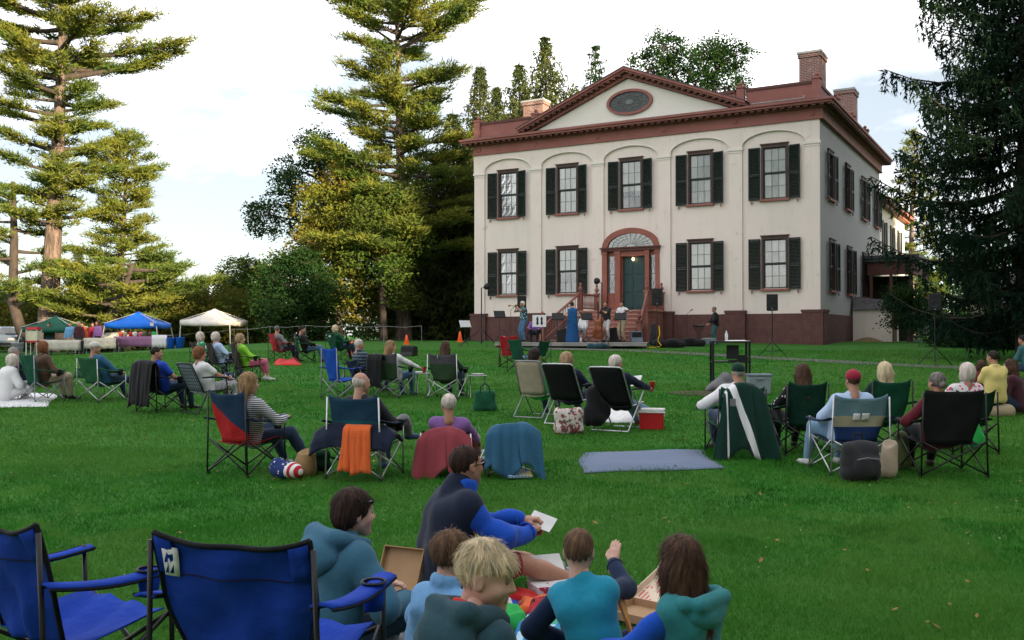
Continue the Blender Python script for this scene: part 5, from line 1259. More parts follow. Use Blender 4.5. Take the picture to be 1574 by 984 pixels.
def camp_chair(label, loc, yaw, back='f_green', seat=None, arm=None, frame='tube_black', wd=.52, bt=.90, low=0.0, arms=True, piping=None, group='folding camp chairs on the lawn', tags=(), seed=0, cup=True, sag=.05, wr=.006, detail=1, armz=.60):
    r = random.Random(seed + int(abs(loc[0] * 100))); c = empty('camp_chair', loc, yaw, label, 'chair', group)
    seat = seat or back; arm = arm or back; w = wd / 2; zs = .40 - low; zb = bt - low
    nu, nv = (29, 25) if detail > 1 else (15, 13)
    ph = [r.uniform(0, 6) for _ in range(6)]
    def bk(u, v, o=0.0):
        wr_ = wr * (math.sin(7 * u + 5 * v + ph[0]) + .8 * math.sin(4 * u - 9 * v + ph[1]) + .6 * math.sin(13 * u * (1 - .6 * v) + ph[2] + 3 * v)) * (1 - u * u * .7)
        hw = (w - .01) * (1 if v > .55 else .80 + .20 * sst(0, .55, v))
        return (hw * u, -.19 - .145 * v - .055 * (1 - u * u) * (1 - .55 * v) + wr_ + o, zs - .05 + (zb - zs + .05) * v - sag * (1 - u ** 4) * v ** 5)
    P = [[bk(-1 + 2 * i / (nu - 1), j / (nv - 1)) for j in range(nv)] for i in range(nu)]
    b = MB().sheet(P, thick=.006).build('backrest', back, c, smooth=True)
    if piping:
        e = [bk(-1, j / 12) for j in range(13)] + [bk(-1 + 2 * i / 24, 1) for i in range(25)] + [bk(1, 1 - j / 12) for j in range(13)]
        MB().tube(e, .011, 6).build('piping', piping, b, smooth=True)
        s_ = [bk(-1 + 2 * i / 24, .70, -.007) for i in range(25)]; MB().tube(s_, .0025, 4).build('seam', piping, b)
        for s in (-1, 1):
            q = [[bk(s * (.99 - .22 * i / 3), .70 + .28 * j / 3, -.012) for j in range(4)] for i in range(4)]; MB().sheet(q, thick=.004).build('corner_pocket', back, b, smooth=True)
    S = [[((w - .01) * u, -.20 + .44 * v, zs - .05 + .045 * v - .05 * (1 - u * u) * math.sin(math.pi * min(1, v * .9 + .1)) + wr * math.sin(9 * u + 4 * v + ph[3])) for v in np.linspace(0, 1, 9)] for u in np.linspace(-1, 1, 11)]
    st_ = MB().sheet(S, thick=.006).build('seat', seat, c, smooth=True)
    rr = .010 if detail == 1 else .011
    F_ = lambda *p: MB().tube(p, rr, 6 if detail == 1 else 10).build('leg', frame, c, smooth=True)
    zt = armz - low * .6; yb, yf = -.31, .26
    for s in (-1, 1):
        F_((s * (w + .03), yb - .01, .02), (s * (w + .02), yb - .01, zs), (s * (w + .005), -.335, zb - .03)); 
        if arms: F_((s * (w + .03), yf, .02), (s * (w + .035), yf - .02, zt))
        F_((s * (w + .03), yb, .03), (s * (w + .02), yf - .02, zs - .01)); F_((s * (w + .03), yf, .03), (s * (w + .02), yb + .02, zs - .02))
        for y in (yb, yf): MB().lathe([(.020, 0), (.022, .012), (.014, .035)], (s * (w + .03), y, 0), 8).build('foot', 'plastic_black', c)
        if arms:
            A = [[(s * (w + .035 + .045 * q), yb - .02 + (yf - yb + .03) * t, zt + .03 * (1 - t) - .03 * math.sin(math.pi * t) - .012 * q * q) for q in (-1, -.4, .4, 1)] for t in np.linspace(0, 1, 9)]
            ar = MB().sheet(A, thick=.012).build('armrest', arm, c, smooth=True)
            if piping:
                for q in (-1, 1): MB().tube([(s * (w + .035 + .045 * q), yb - .02 + (yf - yb + .03) * t, zt + .03 * (1 - t) - .03 * math.sin(math.pi * t) - .012) for t in np.linspace(0, 1, 9)], .007, 5).build('piping', piping, ar)
            if cup and s > 0:
                m = MB(); n = 16
                V = [(s * (w + .04) + math.cos(t) * r_, .13 + math.sin(t) * r_, z) for r_, z in ((.047, zt + .002), (.044, zt - .06), (.036, zt - .11), (.003, zt - .112)) for t in np.linspace(0, 2 * math.pi, n, False)]
                m.add(V, [(k * n + i, k * n + (i + 1) % n, (k + 1) * n + (i + 1) % n, (k + 1) * n + i) for k in range(3) for i in range(n)]); m.build('cup_holder', arm if detail > 1 else 'f_black', ar, smooth=True)
                MB().tube([(s * (w + .04) + math.cos(t) * .048, .13 + math.sin(t) * .048, zt + .004) for t in np.linspace(0, 2 * math.pi, 17)], .006, 5).build('rim', 'plastic_black', ar)
    for y in (yb, yf):
        F_((-(w + .03), y, .03), (w + .015, y - .012, zs - .015)); F_((w + .03, y, .03), (-(w + .015), y + .012, zs - .015))
    for (u, v, wu, hv, mt) in tags:
        q = [[bk(u + wu * (i / 3 - .5), v + hv * (j / 3 - .5), -.012) for j in range(4)] for i in range(4)]; MB().sheet(q, thick=.003).build('tag', mt, b, smooth=True)
    return c
def lawn_chair(label, loc, yaw, web='f_plaid', frame='tube_grey', wd=.54, seat_z=.40, bt=.86, recline=.22, arms=True, group='folding lawn chairs', legs='x', seed=0, arm_mat='plastic_black'):
    """aluminium-frame chair: tubular back hoop, webbing, crossed side legs"""
    c = empty('lawn_chair', loc, yaw, label, 'chair', group); w = wd / 2; zs = seat_z
    def bk(u, v): return (w * u * .97, -.20 - recline * v - .035 * (1 - u * u), zs - .03 + (bt - zs + .03) * v)
    b = MB().sheet([[bk(u, v) for v in np.linspace(0, 1, 9)] for u in np.linspace(-1, 1, 9)], thick=.006).build('backrest', web, c, smooth=True)
    MB().tube([bk(-1.06, 0), bk(-1.06, .5), bk(-1.06, .97), bk(-.92, 1.02), bk(0, 1.03), bk(.92, 1.02), bk(1.06, .97), bk(1.06, .5), bk(1.06, 0)], .012, 8).build('back_frame', frame, c, smooth=True)
    MB().sheet([[(w * u * .97, -.20 + .42 * v, zs - .03 + .03 * v - .03 * (1 - u * u)) for v in np.linspace(0, 1, 7)] for u in np.linspace(-1, 1, 9)], thick=.006).build('seat', web, c, smooth=True)
    MB().tube([(-w * 1.04, -.2, zs - .03), (-w * 1.04, .22, zs), (w * 1.04, .22, zs), (w * 1.04, -.2, zs - .03)], .012, 8).build('seat_frame', frame, c, smooth=True)
    za = zs + .20
    for s in (-1, 1):
        x = s * (w + .03)
        if legs == 'x':
            MB().tube([(x, .30, .01), (x, -.20, za - .02)], .012, 8).build('leg', frame, c); MB().tube([(x, -.40, .01), (x, .18, za - .02)], .012, 8).build('leg', frame, c)
        else:
            MB().tube([(x, .26, .01), (x, .20, za)], .012, 8).build('leg', frame, c); MB().tube([(x, -.30, .01), (x, -.12, zs)], .012, 8).build('leg', frame, c)
        if arms: MB().tube([(x, -.24, za + .01), (x, -.05, za + .02), (x, .24, za)], [.012, .018, .016], 8).build('armrest', arm_mat, c, smooth=True)
    MB().tube([(-(w + .03), -.40 if legs == 'x' else -.30, .012), (w + .03, -.40 if legs == 'x' else -.30, .012)], .011, 8).build('crossbar', frame, c)
    MB().tube([(-(w + .03), .29, .012), (w + .03, .29, .012)], .011, 8).build('crossbar', frame, c)
    return c
def drape(name, label, cat, loc, yaw, path, hw, mat, amp=.02, nf=7, group=None, thick=.012, seed=0, corner=.0, jag=.02, n=(26, 22)):
    """cloth hung over a chair back: path is a list of (y,z) from front hem over the top to the back hem"""
    r = random.Random(seed); pts = [Vector((0, y, z)) for y, z in path]; a, b = n; P = []; p1, p2 = r.uniform(0, 6), r.uniform(0, 6)
    top = max(range(len(path)), key=lambda i: path[i][1]) / (len(path) - 1)
    for i in range(a):
        u = -1 + 2 * i / (a - 1); row = []
        for j in range(b):
            t = j / (b - 1); q = along(pts, min(t, .9999)); dist = abs(t - top) / max(top, 1 - top)
            f = amp * dist * (math.sin(nf * u + p1 + 1.5 * math.sin(3 * t)) + .5 * math.sin(2.3 * nf * u + p2)); sgn = -1 if t > top else 1
            end = (jag * math.sin(5 * u + p2)) * dist
            row.append((hw(t) * u + .3 * f, q.y + sgn * abs(f) * .9, q.z - corner * (abs(u) ** 3) * (1 - .3 * dist) + end))
        P.append(row)
    o = MB().sheet(P, thick=thick).build(name, mat, None, loc, (0, 0, yaw), smooth=True)
    return tag(o, label, cat, group)
def blob(name, label, cat, loc, yaw, prims, mat, h=.02, amp=.008, f=14, group=None, seed=0.0, parent=None):
    V, Q = sdf(prims, h, folds(amp, f, seed) if amp else None); o = link(name, mk_mesh(name, soft(V, Q, 1), Q, smooth=True), parent, mats=mat, loc=loc, rot=(0, 0, yaw))
    return tag(o, label, cat, group) if label else o
# ------------------------------------------------------------------ people and chairs
def face(loc, tx=3.1, ty=40.0): return math.atan2(-(tx - loc[0]), ty - loc[1])
def fp(loc, px, d): t = GX(px, d); return face(loc, t.x, t.y)
def at(loc, yaw, dx, dy, dz=0.0):
    c, s = math.cos(yaw), math.sin(yaw); return Vector((loc[0] + dx * c - dy * s, loc[1] + dx * s + dy * c, loc[2] + dz))
RP = 'people sitting on lawn chairs'; FG = 'family on the picnic blanket'
def sit(label, loc, yaw, look, dy=.02, **k):
    k.setdefault('size', .97); return person(label, at(loc, yaw, 0, dy), yaw, look, 'chair', group=RP, **k)
# --- nearest group
c1 = Vector((-1.90, 4.18, 0)); c2 = Vector((-.95, 3.85, 0))
camp_chair('empty bright blue camp chair cut off by the left edge of the picture', c1, R(-35), 'f_royal2', 'f_royal', 'f_royal', bt=.86, wd=.60, piping='f_black', detail=2, seed=1, wr=.012, armz=.60)
camp_chair('empty bright blue camp chair with white paper tag, nearest to the viewer', c2, R(-15), 'f_royal2', 'f_royal', 'f_royal', bt=.86, wd=.66, piping='f_black', detail=2, seed=2, wr=.013, armz=.60, sag=.035, tags=[(-.80, .80, .20, .24, 'white')])
def fg(px, d): return Vector(((px - 787) / F_PX * d, d, 0.0))
L = dict(skin=2, kind='woman', hair='hair_darkbrown', style='mop', top='teal_hood', hood=1, loose=.028, bottom='darkjeans', shoe='shoe_grey', shades=1, shade_up=.055, fold=.014)
w1, j1 = person('woman in teal hooded sweatshirt with short brown hair sitting on the grass', fg(496, 4.65), R(-48), L, 'floor', h=.013, strands=4500, group=FG, pz=.12, lean=-12, head=(-14, -2, 0), hands=[(-.06, .42, .34), (.20, .40, .30)], size=.92, seed=1, headsize=1.06)
L = dict(skin=1, kind='man', hair='hair_darkbrown', style='crop', top='royal', vest='navy', vestcollar=1, collar=.05, loose=.016, fold=.012, bottom='shortsred', leg='shorts', shades=1, fat=1.12, shoe='shoe_grey')
m1, j2 = person('man in navy fleece vest, blue sleeves and red shorts sitting with bent knees', fg(684, 5.75), R(-68), L, 'floor', h=.013, strands=4200, group=FG, pz=.12, lean=-4, hunch=.05, head=(18, 4, 0), feet=[(-.16, .82, .05), (.16, .80, .05)], knees=[(-.1, .2, 1), (.25, .2, .6)], hands=[(-.02, .52, .44), (.10, .50, .40)], hand=('grip', 'grip'), size=1.02, seed=2)
L = dict(skin=2, kind='child', hair='hair_boy', style='short', top='lightblue', loose=.012, fat=.88, fold=.014, bottom='darkjeans', hseed=3, collar=.03)
b1, j3 = person('boy with brown hair in light blue pullover beside the nearest chair', fg(668, 4.05), R(-40), L, 'floor', h=.0125, strands=4200, group=FG, headsize=1.1, size=.82, lean=-6, head=(-20, -4, 0), pz=.12, seed=3)
L = dict(skin=2, kind='child', hair='hair_blond', style='fringe', top='dark_teal', hood=1, loose=.018, fat=.9, bottom='darkjeans', hseed=4, fold=.013)
b2, j4 = person('blond boy in dark teal hooded sweatshirt looking down at the blanket', fg(700, 3.42), R(-48), L, 'floor', h=.0115, strands=6000, group=FG, headsize=1.16, size=.90, lean=-8, head=(-54, -9, 0), pz=.13, hands=[(-.15, .40, .26), (.15, .36, .24)], seed=4)
blob('inner_shirt', None, None, (0, 0, 0), 0, [cone(j4['Nk'] + j4['fw'] * .03 - j4['rt'] * .06 + j4['a'] * .0, j4['Nk'] + j4['fw'] * .10 - j4['a'] * .04, .034, .03, .02), cone(j4['Nk'] + j4['fw'] * .03 + j4['rt'] * .06, j4['Nk'] + j4['fw'] * .10 - j4['a'] * .04, .034, .03, .02), cone(j4['Nk'] - j4['fw'] * .055 - j4['rt'] * .06 + j4['a'] * .055, j4['Nk'] - j4['fw'] * .055 + j4['rt'] * .05 + j4['a'] * .05, .034, .03, .02)], 'red', .010, .002, parent=b2)
L = dict(skin=2, kind='child', hair='hair_boy', style='crop', top='turquoise', arm_mat='boynavy', sleeve='long', loose=.010, fat=.86, bottom='boynavy', hseed=5, fold=.014)
b3, j5 = person('small boy in turquoise and navy top reaching one hand forward', fg(922, 4.30), R(-18), L, 'floor', h=.0125, strands=4200, group=FG, headsize=1.16, size=.77, lean=0, side=-.24, head=(8, -2, 0), pz=.13, hands=[(-.24, .18, .22), (-.03, .50, .64)], hand=('relax', 'open'), hdir=(None, (.05, .6, .9)), elbows=[(-1, -.4, -.2), (1, .1, -.8)], seed=5)
L = dict(skin=2, kind='child', hair='hair_brown', style='long', top='royal', vest='teal_vest', loose=.008, fat=.86, fold=.012, bottom='pink', leg='shorts', hseed=6)
g1, j6 = person('girl with long brown hair in teal hooded vest and blue sleeves holding pizza', fg(1066, 4.05), R(48), L, 'floor', h=.0125, strands=6000, group=FG, headsize=1.14, size=.79, lean=-2, head=(-22, 4, 0), pz=.13, hands=[(-.20, .46, .30), (.16, .40, .26)], hand=('relax', 'grip'), feet=[(.18, .34, .05), (-.10, .62, .05)], seed=6)
q = j6['Nk']; blob('vest_hood', None, None, (0, 0, 0), 0, [ball(q - j6['fw'] * .125 - j6['a'] * .07, (.165, .070, .085), rotm(0, -20, 0), .02), cone(q - j6['fw'] * .09 - j6['rt'] * .155 - j6['a'] * .01, q + j6['fw'] * .06 - j6['rt'] * .11 - j6['a'] * .03, .046, .034, .02), cone(q - j6['fw'] * .09 + j6['rt'] * .155 - j6['a'] * .01, q + j6['fw'] * .06 + j6['rt'] * .11 - j6['a'] * .03, .046, .034, .02), cone(q - j6['fw'] * .15 - j6['rt'] * .12 - j6['a'] * .01, q - j6['fw'] * .15 + j6['rt'] * .12 - j6['a'] * .01, .045, k=.02), ball(q - j6['fw'] * .06 + j6['a'] * .06, (.10, .08, .08), None, .012, True)], 'teal_vest', .012, .003, parent=g1)

# picnic things
D('cardboard', c=(.42, .27, .15), c2=(.36, .22, .12), s=7, r=.9); D('paper', c=(.78, .78, .77), s=9, r=.85); D('crust', c=(.55, .28, .08), c2=(.38, .15, .04), s=18, r=.7); D('cheese', c=(.75, .42, .12), c2=(.60, .14, .05), s=22, r=.45, spec=.5)
D('board_print', c=(.66, .55, .42), c2=(.60, .49, .37), s=6, r=.85, layers=[('stripes', (.55, .06, .07), dict(f=11, dir='X', dist=4, th=.60, amt=.85)), ('noise', (.66, .55, .42), dict(f=9, th=.48))])
D('white_print', c=(.74, .74, .74), s=6, r=.85, layers=[('noise', (.5, .06, .09), dict(f=17, th=.60))])
def rag(name, label, cat, corners, mat, lift=.02, amp=.018, n=18, group=None, thick=.006, seed=0, fq=1.0):
    """loose cloth on the ground; corners are four ground points in order"""
    a, b, c, d = [Vector(p) for p in corners]; r = random.Random(seed); p = [r.uniform(0, 6) for _ in range(5)]; G = []
    for i in range(n):
        u = i / (n - 1); row = []
        for j in range(n):
            v = j / (n - 1); q = a.lerp(b, u).lerp(d.lerp(c, u), v); e = math.sin(math.pi * u) ** .3 * math.sin(math.pi * v) ** .3
            hh = amp * (1 + math.sin(fq * (9 * u + 4 * math.sin(3 * v + p[0])) + p[1]) * .6 + .5 * math.sin(fq * (11 * v - 5 * u) + p[2])); wob = .03 * math.sin(7 * v + p[3]) * (1 - e); wo2 = .03 * math.sin(8 * u + p[4]) * (1 - e)
            row.append((q.x + wob, q.y + wo2, float(hgt(q.x, q.y)) + .012 + (lift + max(0, hh) - .012) * min(1, 5 * min(u, 1 - u, v, 1 - v) + (.35 if lift > .05 else .0))))
        G.append(row)
    o = MB().sheet(G, thick=thick).build(name, mat, smooth=True); return tag(o, label, cat, group)
def G4(*p): return [GP(*q) for q in p]
rag('picnic_blanket', 'blue picnic blanket spread between the children', 'blanket', G4((700, 1040), (960, 1040), (872, 915), (770, 905)), 'royal', .03, .02, 24, seed=1)
rag('cloth', 'bright red folded cloth on the picnic blanket', 'cloth', G4((770, 934), (850, 956), (852, 944), (778, 912)), 'red', .062, .014, seed=2)
rag('cloth', 'orange-red towel crumpled on the picnic blanket', 'cloth', G4((796, 966), (846, 968), (850, 944), (800, 940)), 'orange', .085, .02, seed=3)
rag('cloth', 'dark red patterned scarf beside the small boy', 'cloth', G4((806, 982), (872, 986), (866, 954), (818, 952)), 'red_pattern', .115, .02, seed=4)
rag('cloth', 'green napkin lying on the red cloths', 'cloth', G4((756, 984), (812, 984), (804, 958), (762, 956)), 'kelly', .11, .012, seed=5)
rag('cloth', 'white napkin in front of the blond boy', 'napkin', G4((744, 960), (790, 956), (772, 930), (742, 934)), 'paper', .11, .012, seed=6)
rag('beach_towel', 'turquoise dotted towel at the bottom edge of the picture', 'towel', G4((770, 1040), (890, 1040), (872, 978), (806, 976)), 'dot_teal', .13, .022, seed=7)
def carton(label, loc, yaw, mat, w=.42, lid=1.9, inner=None):
    c = empty('pizza_box', loc, yaw, label, 'box', 'pizza boxes')
    MB().box((0, 0, .008), (w, w, .006)).build('base', mat, c); 
    for sx, sy, dx, dy in ((1, 0, .006, w), (-1, 0, .006, w), (0, 1, w, .006), (0, -1, w, .006)): MB().box((sx * w / 2, sy * w / 2, .03), (dx, dy, .045)).build('side', mat, c)
    l = MB().box((0, -w / 2, .003), (w, w, .006)).box((0, -w + .003, -.02), (w, .006, .04)).box((-w / 2, -w / 2, -.018), (.006, w, .038)).box((w / 2, -w / 2, -.018), (.006, w, .038)).build('lid', inner or mat, c, (0, w / 2, .052)); l.rotation_euler = (-lid, 0, 0)
    return c
carton('open brown cardboard pizza box in front of the hooded woman', fg(592, 5.5) + Vector((0, 0, .03)), R(-25), 'cardboard', .27, 2.0)
carton('open printed pizza box beside the girl', fg(985, 5.35) + Vector((0, 0, .03)), R(-40), 'cardboard', .30, 2.85, 'board_print')
c = empty('food_carton', fg(850, 5.75) + Vector((0, 0, .02)), R(20), 'small open white food carton with red print near the small boy', 'carton')
MB().box((0, 0, .05), (.24, .17, .10), taper=1.12).build('tray', 'white_print', c); l_ = MB().box((0, .085, 0), (.26, .17, .006)).build('lid', 'paper', c, (0, .09, .105)); l_.rotation_euler = (R(40), 0, 0)
hp_ = at(m1.location, R(-68), .05 * 1.02, .60 * 1.02, .45)
MB().sheet([[(x, y, .01 * math.sin(9 * x)) for y in np.linspace(-.06, .06, 4)] for x in np.linspace(-.08, .08, 6)], thick=.002).build('paper_slip', 'paper', None, hp_, (R(35), R(20), R(-20)))
tag(bpy.data.objects['paper_slip'], 'white paper slip held by the man in the navy vest', 'paper')
pz_ = empty('pizza_slice', at(g1.location, R(48), .16 * .77, .56 * .77, .29), R(80), 'slice of pizza in the hand of the girl', 'pizza')
pz_.rotation_euler = (R(70), R(10), R(75)); MB().prism([(-.02, -.11), (.075, .09), (-.075, .09)], -.006, .006, axis='z').build('topping', 'cheese', pz_); MB().tube([(-.085, .095, 0), (0, .11, 0), (.085, .095, 0)], .016, 8).build('crust', 'crust', pz_, smooth=True)
# --- middle of the lawn
def row(ch, who, px, py, dyaw=0, cy=0):
    """ch: (kind, label, opts) or None; who: (label, look, opts) or None"""
    p = GP(px, py); y = face(p) + R(dyaw)
    if ch:
        kind, lb, op = ch
        {'camp': camp_chair, 'lawn': lawn_chair}[kind](lb, p, y + R(cy), **op)
    if who:
        lb, lk, op = who; sit(lb, p, y, lk, **op)
    return p, y
# left group
row(('camp', 'dark green camp chair of the brown-haired sitter near the left edge', dict(back='f_green', wd=.54, bt=.93, frame='tube_grey')), ('brown-haired sitter in dark clothes in the green chair near the left edge', dict(skin=1, kind='woman', hair='hair_auburn', style='bob', top='brown', bottom='tan', shoe='shoe_black'), dict(head=(10, 0, 0), lean=8, seed=21)), 66, 617, -6)
row(('camp', 'wide green camp chair with flared fabric sides', dict(back='f_midgreen', wd=.66, bt=.84, frame='tube_silver', sag=.02)), ('man in white sun hat and blue denim shirt in the wide green chair', dict(skin=1, kind='man', hair='hair_grey', style='crop', cap='offwhite', top='denim', bottom='darkjeans', shoe='shoe_black', fat=1.1), dict(head=(-25, 0, 0), feet=[(-.1, .55, .05), (.35, .62, .05)], seed=22, side=-.10)), 158, 616, -8)
p = GP(160, 612); drape('jacket', 'green fabric wings draped over the wide green chair arms', 'jacket', p, face(p) + R(-8), [(-.20, .48), (-.24, .60), (-.29, .66), (-.36, .60), (-.40, .42)], lambda t: .43, 'f_midgreen', .03, 6, corner=.12, seed=2)
p = GP(6, 618); person('white-haired sitter in white wrapped in a blanket at the left edge', p, face(p) + R(-10), dict(skin=2, kind='woman', hair='hair_white', style='bob', top='white', loose=.03, bottom='white', shoe='shoe_white'), 'floor', group=RP, seed=23)
rag('picnic_blanket', 'white blanket on the grass at the left edge', 'blanket', G4((-40, 628), (75, 626), (90, 606), (-40, 600)), 'white', .02, .02, 16, seed=11)
p = GP(30, 596); person('sitter in navy with raised knees beside the left green chair', p, face(p) + R(-15), dict(skin=1, kind='man', hair='hair_grey', style='short', top='navy', bottom='navy', shoe='shoe_black'), 'floor', group=RP, seed=24, feet=[(-.1, .5, .05), (.1, .5, .05)], knees=[(0, .2, 1), (0, .2, 1)], lean=18)
# couple with the jacket-covered chair
p, y = row(('camp', 'chair hidden under a black jacket beside the plaid chair', dict(back='f_black', wd=.54, bt=.88)), ('man with dark hair in bright blue shirt in the jacket-covered chair', dict(skin=1, kind='man', hair='hair_dark', style='crop', top='blueshirt', sleeve='short', bottom='darkjeans', shoe='shoe_black'), dict(head=(-30, 0, 0), seed=25)), 250, 632, -14)
drape('jacket', 'black jacket hung over the chair of the man in blue', 'jacket', p, y, [(-.26, .62), (-.30, .80), (-.345, .90), (-.40, .86), (-.44, .5), (-.47, .12)], lambda t: .31, 'black', .035, 8, seed=3, corner=.05)
row(('lawn', 'folding lawn chair with blue-grey plaid webbing', dict(web='f_plaid', frame='tube_black', bt=.84, legs='a')), ('woman with auburn hair in white top and striped trousers in the plaid chair', dict(skin=1, kind='woman', hair='hair_auburn', style='curly', top='white', sleeve='short', bottom='striped_pants', shoe='shoe_white', fat=1.12), dict(head=(-20, 0, 0), hands=[(-.10, .34, .62), (.14, .34, .60)], seed=26)), 318, 634, -26)
# three white-haired women
row(('camp', 'brown chair of the left white-haired woman in green floral top', dict(back='f_brown', wd=.48)), ('white-haired woman in green floral top, leftmost of three by the beige canopy', dict(skin=2, kind='woman', hair='hair_white', style='bob', top='floral_green', bottom='dot_navy', shoe='shoe_black'), dict(head=(-22, 0, 0), seed=27)), 316, 578, -20)
row(('camp', 'brown chair of the middle white-haired woman in pale blue', dict(back='f_brown', wd=.48)), ('white-haired woman in white and pale blue, middle of three', dict(skin=2, kind='woman', hair='hair_white', style='curly', top='paleblue', bottom='dot_navy', shoe='shoe_black'), dict(head=(-16, 0, 0), seed=28)), 340, 580, -20)
row(('camp', 'dark brown chair with lime jacket over its back', dict(back='f_brown', wd=.5, bt=.95)), ('white-haired woman in pink trousers and lime green jacket', dict(skin=2, kind='woman', hair='hair_sand', style='curly', top='lime', jacket=1, bottom='pink', leg='capri', shoe='shoe_white'), dict(head=(-24, 0, 0), seed=29, loose=.03)), 378, 586, -28)
blob('shoulder_bag', 'navy dotted bag on the grass beside the pink trousers', 'bag', GP(352, 592), .2, [ball((0, 0, .14), (.16, .10, .15)), cone((-.1, 0, .25), (.1, 0, .25), .02, k=.02)], 'dot_navy')
# far trio
row(('camp', 'red camp chair far out beside the green chairs', dict(back='f_red', wd=.5)), ('grey-clad person with crossed arms in the far red chair', dict(skin=1, kind='man', hair='hair_salt', style='short', top='grey', bottom='darkjeans', shoe='shoe_black'), dict(seed=30, head=(40, 0, 0))), 432, 556, -10)
row(('camp', 'green camp chair with white print, left of two far ones', dict(back='f_green', wd=.52, tags=[(0, .80, .5, .10, 'white')])), ('person in black jacket and jeans in the far left green chair', dict(skin=1, kind='man', hair='hair_dark', style='short', top='black', bottom='jeans', shoe='shoe_black'), dict(seed=31, side=.1)), 470, 557, -30)
row(('camp', 'green camp chair with white print, right of two far ones', dict(back='f_green', wd=.55, tags=[(0, .78, .5, .10, 'white')])), ('blond child-sized sitter showing above the far right green chair', dict(skin=2, kind='woman', hair='hair_blond', style='bob', top='green', bottom='darkjeans', shoe='shoe_black'), dict(seed=32)), 521, 553, -4)
rag('cloth', 'red cloth heap on the grass under the far red chair', 'cloth', G4((420, 562), (462, 562), (460, 554), (424, 554)), 'red', .03, .06, 12, seed=12)
# row behind the bald man
row(('camp', 'tall royal blue camp chair turned to the right', dict(back='f_blue', wd=.46, bt=1.02, frame='tube_grey')), None, 526, 612, -24)
p = GP(560, 604); y = face(p) + R(-30); sit('white-haired man in dark striped fleece beside the royal blue chair', p, y, dict(skin=1, kind='man', hair='hair_white', style='short', top='striped_fleece', bottom='darkjeans', shoe='shoe_black', collar=.04, shades=1, shade_up=.06, fat=1.08), head=(-20, 0, 0), seed=33)
camp_chair('low dark camp chair under the man in striped fleece', p, y, back='f_navy', wd=.5, bt=.72)
row(('camp', 'grey camp chair with dark jacket on its left side', dict(back='f_greygreen', wd=.52, bt=.90, frame='tube_grey', tags=[(-.45, .93, .10, .12, 'offwhite')])), ('woman with long dirty blond hair in white top in the grey chair', dict(skin=2, kind='woman', hair='hair_dirty', style='long', top='white', bottom='jeans', shoe='shoe_blue'), dict(head=(-45, 0, 0), hands=[(-.15, .3, .6), (.42, .34, .58)], seed=34)), 606, 610, -10)
p = GP(592, 610); drape('jacket', 'black jacket hanging on the left of the grey chair', 'jacket', p, face(p) + R(-10), [(-.2, .60), (-.28, .78), (-.34, .86), (-.40, .75), (-.42, .22)], lambda t: .17, 'black', .03, 5, seed=4)
row(('camp', 'grey camp chair of the woman with long dark brown hair', dict(back='f_greygreen', wd=.58, bt=.90, frame='tube_silver', tags=[(-.3, .9, .06, .16, 'offwhite')])), ('woman with long dark brown hair in dark green top seen from behind', dict(skin=1, kind='woman', hair='hair_brown', style='long', top='dkgreen', bottom='darkjeans', shoe='shoe_black'), dict(seed=35)), 688, 612, -4)
def side_table(label, p, yaw, z=.42, w=.3):
    t = empty('side_table', p, yaw, label, 'table', 'small folding side tables')
    MB().lathe([(w * .5, z), (w * .52, z + .015), (w * .5, z + .02)], (0, 0, 0), 20).build('top', 'coping', t)
    for s in (-1, 1):
        MB().tube([(s * w * .4, -.14, .01), (s * w * .4, .10, z)], .009, 6).build('leg', 'tube_grey', t); MB().tube([(s * w * .4, .14, .01), (s * w * .4, -.10, z)], .009, 6).build('leg', 'tube_grey', t)
    return t
D('cup_red', c=(.55, .02, .02), s=5, r=.35, spec=.4)
def cup(label, p):
    o = MB().lathe([(.028, 0), (.030, .004), (.044, .115), (.046, .118), (.043, .116), (.034, .02)], (0, 0, 0), 16).build('cup', 'cup_red', None, p, smooth=True); return tag(o, label, 'cup', 'red plastic cups')
p = GP(650, 606); side_table('small side table with food between the two grey chairs', p, .2); cup('red cup on the side table between the two grey chairs', p + Vector((.03, -.04, .44)))
MB().lathe([(.09, 0), (.10, .012), (.08, .02)], n=14).build('plate', 'paper', None, p + Vector((-.07, .02, .445))); tag(bpy.data.objects['plate'], 'paper plate on the side table between the two grey chairs', 'plate')
p = GP(734, 612); side_table('small round side table right of the dark-haired woman', p, .1, .43, .36); 
MB().lathe([(.10, 0), (.13, .03), (.12, .03), (.09, .006)], n=16).build('dish', 'plastic_white', None, p + Vector((0, 0, .452))); tag(bpy.data.objects['dish'], 'clear dish on the round side table', 'dish')
b = blob('tote_bag', 'dark green zipped tote bag standing on the grass by the round table', 'bag', GP(745, 632), .1, [cone((-.13, 0, .06), (.13, 0, .06), .07, k=.05), cone((-.12, 0, .30), (.12, 0, .30), .05, k=.06), cone((-.13, 0, .06), (-.12, 0, .3), .07, .05, .05), cone((.13, 0, .06), (.12, 0, .3), .07, .05, .05), ball((0, 0, .18), (.16, .08, .17))], 'green', .02, .008)
MB().tube([(-.09, -.05, .30), (-.07, -.06, .44), (0, -.06, .48), (.07, -.06, .44), (.09, -.05, .30)], .010, 6).build('handle', 'dkgreen', b)
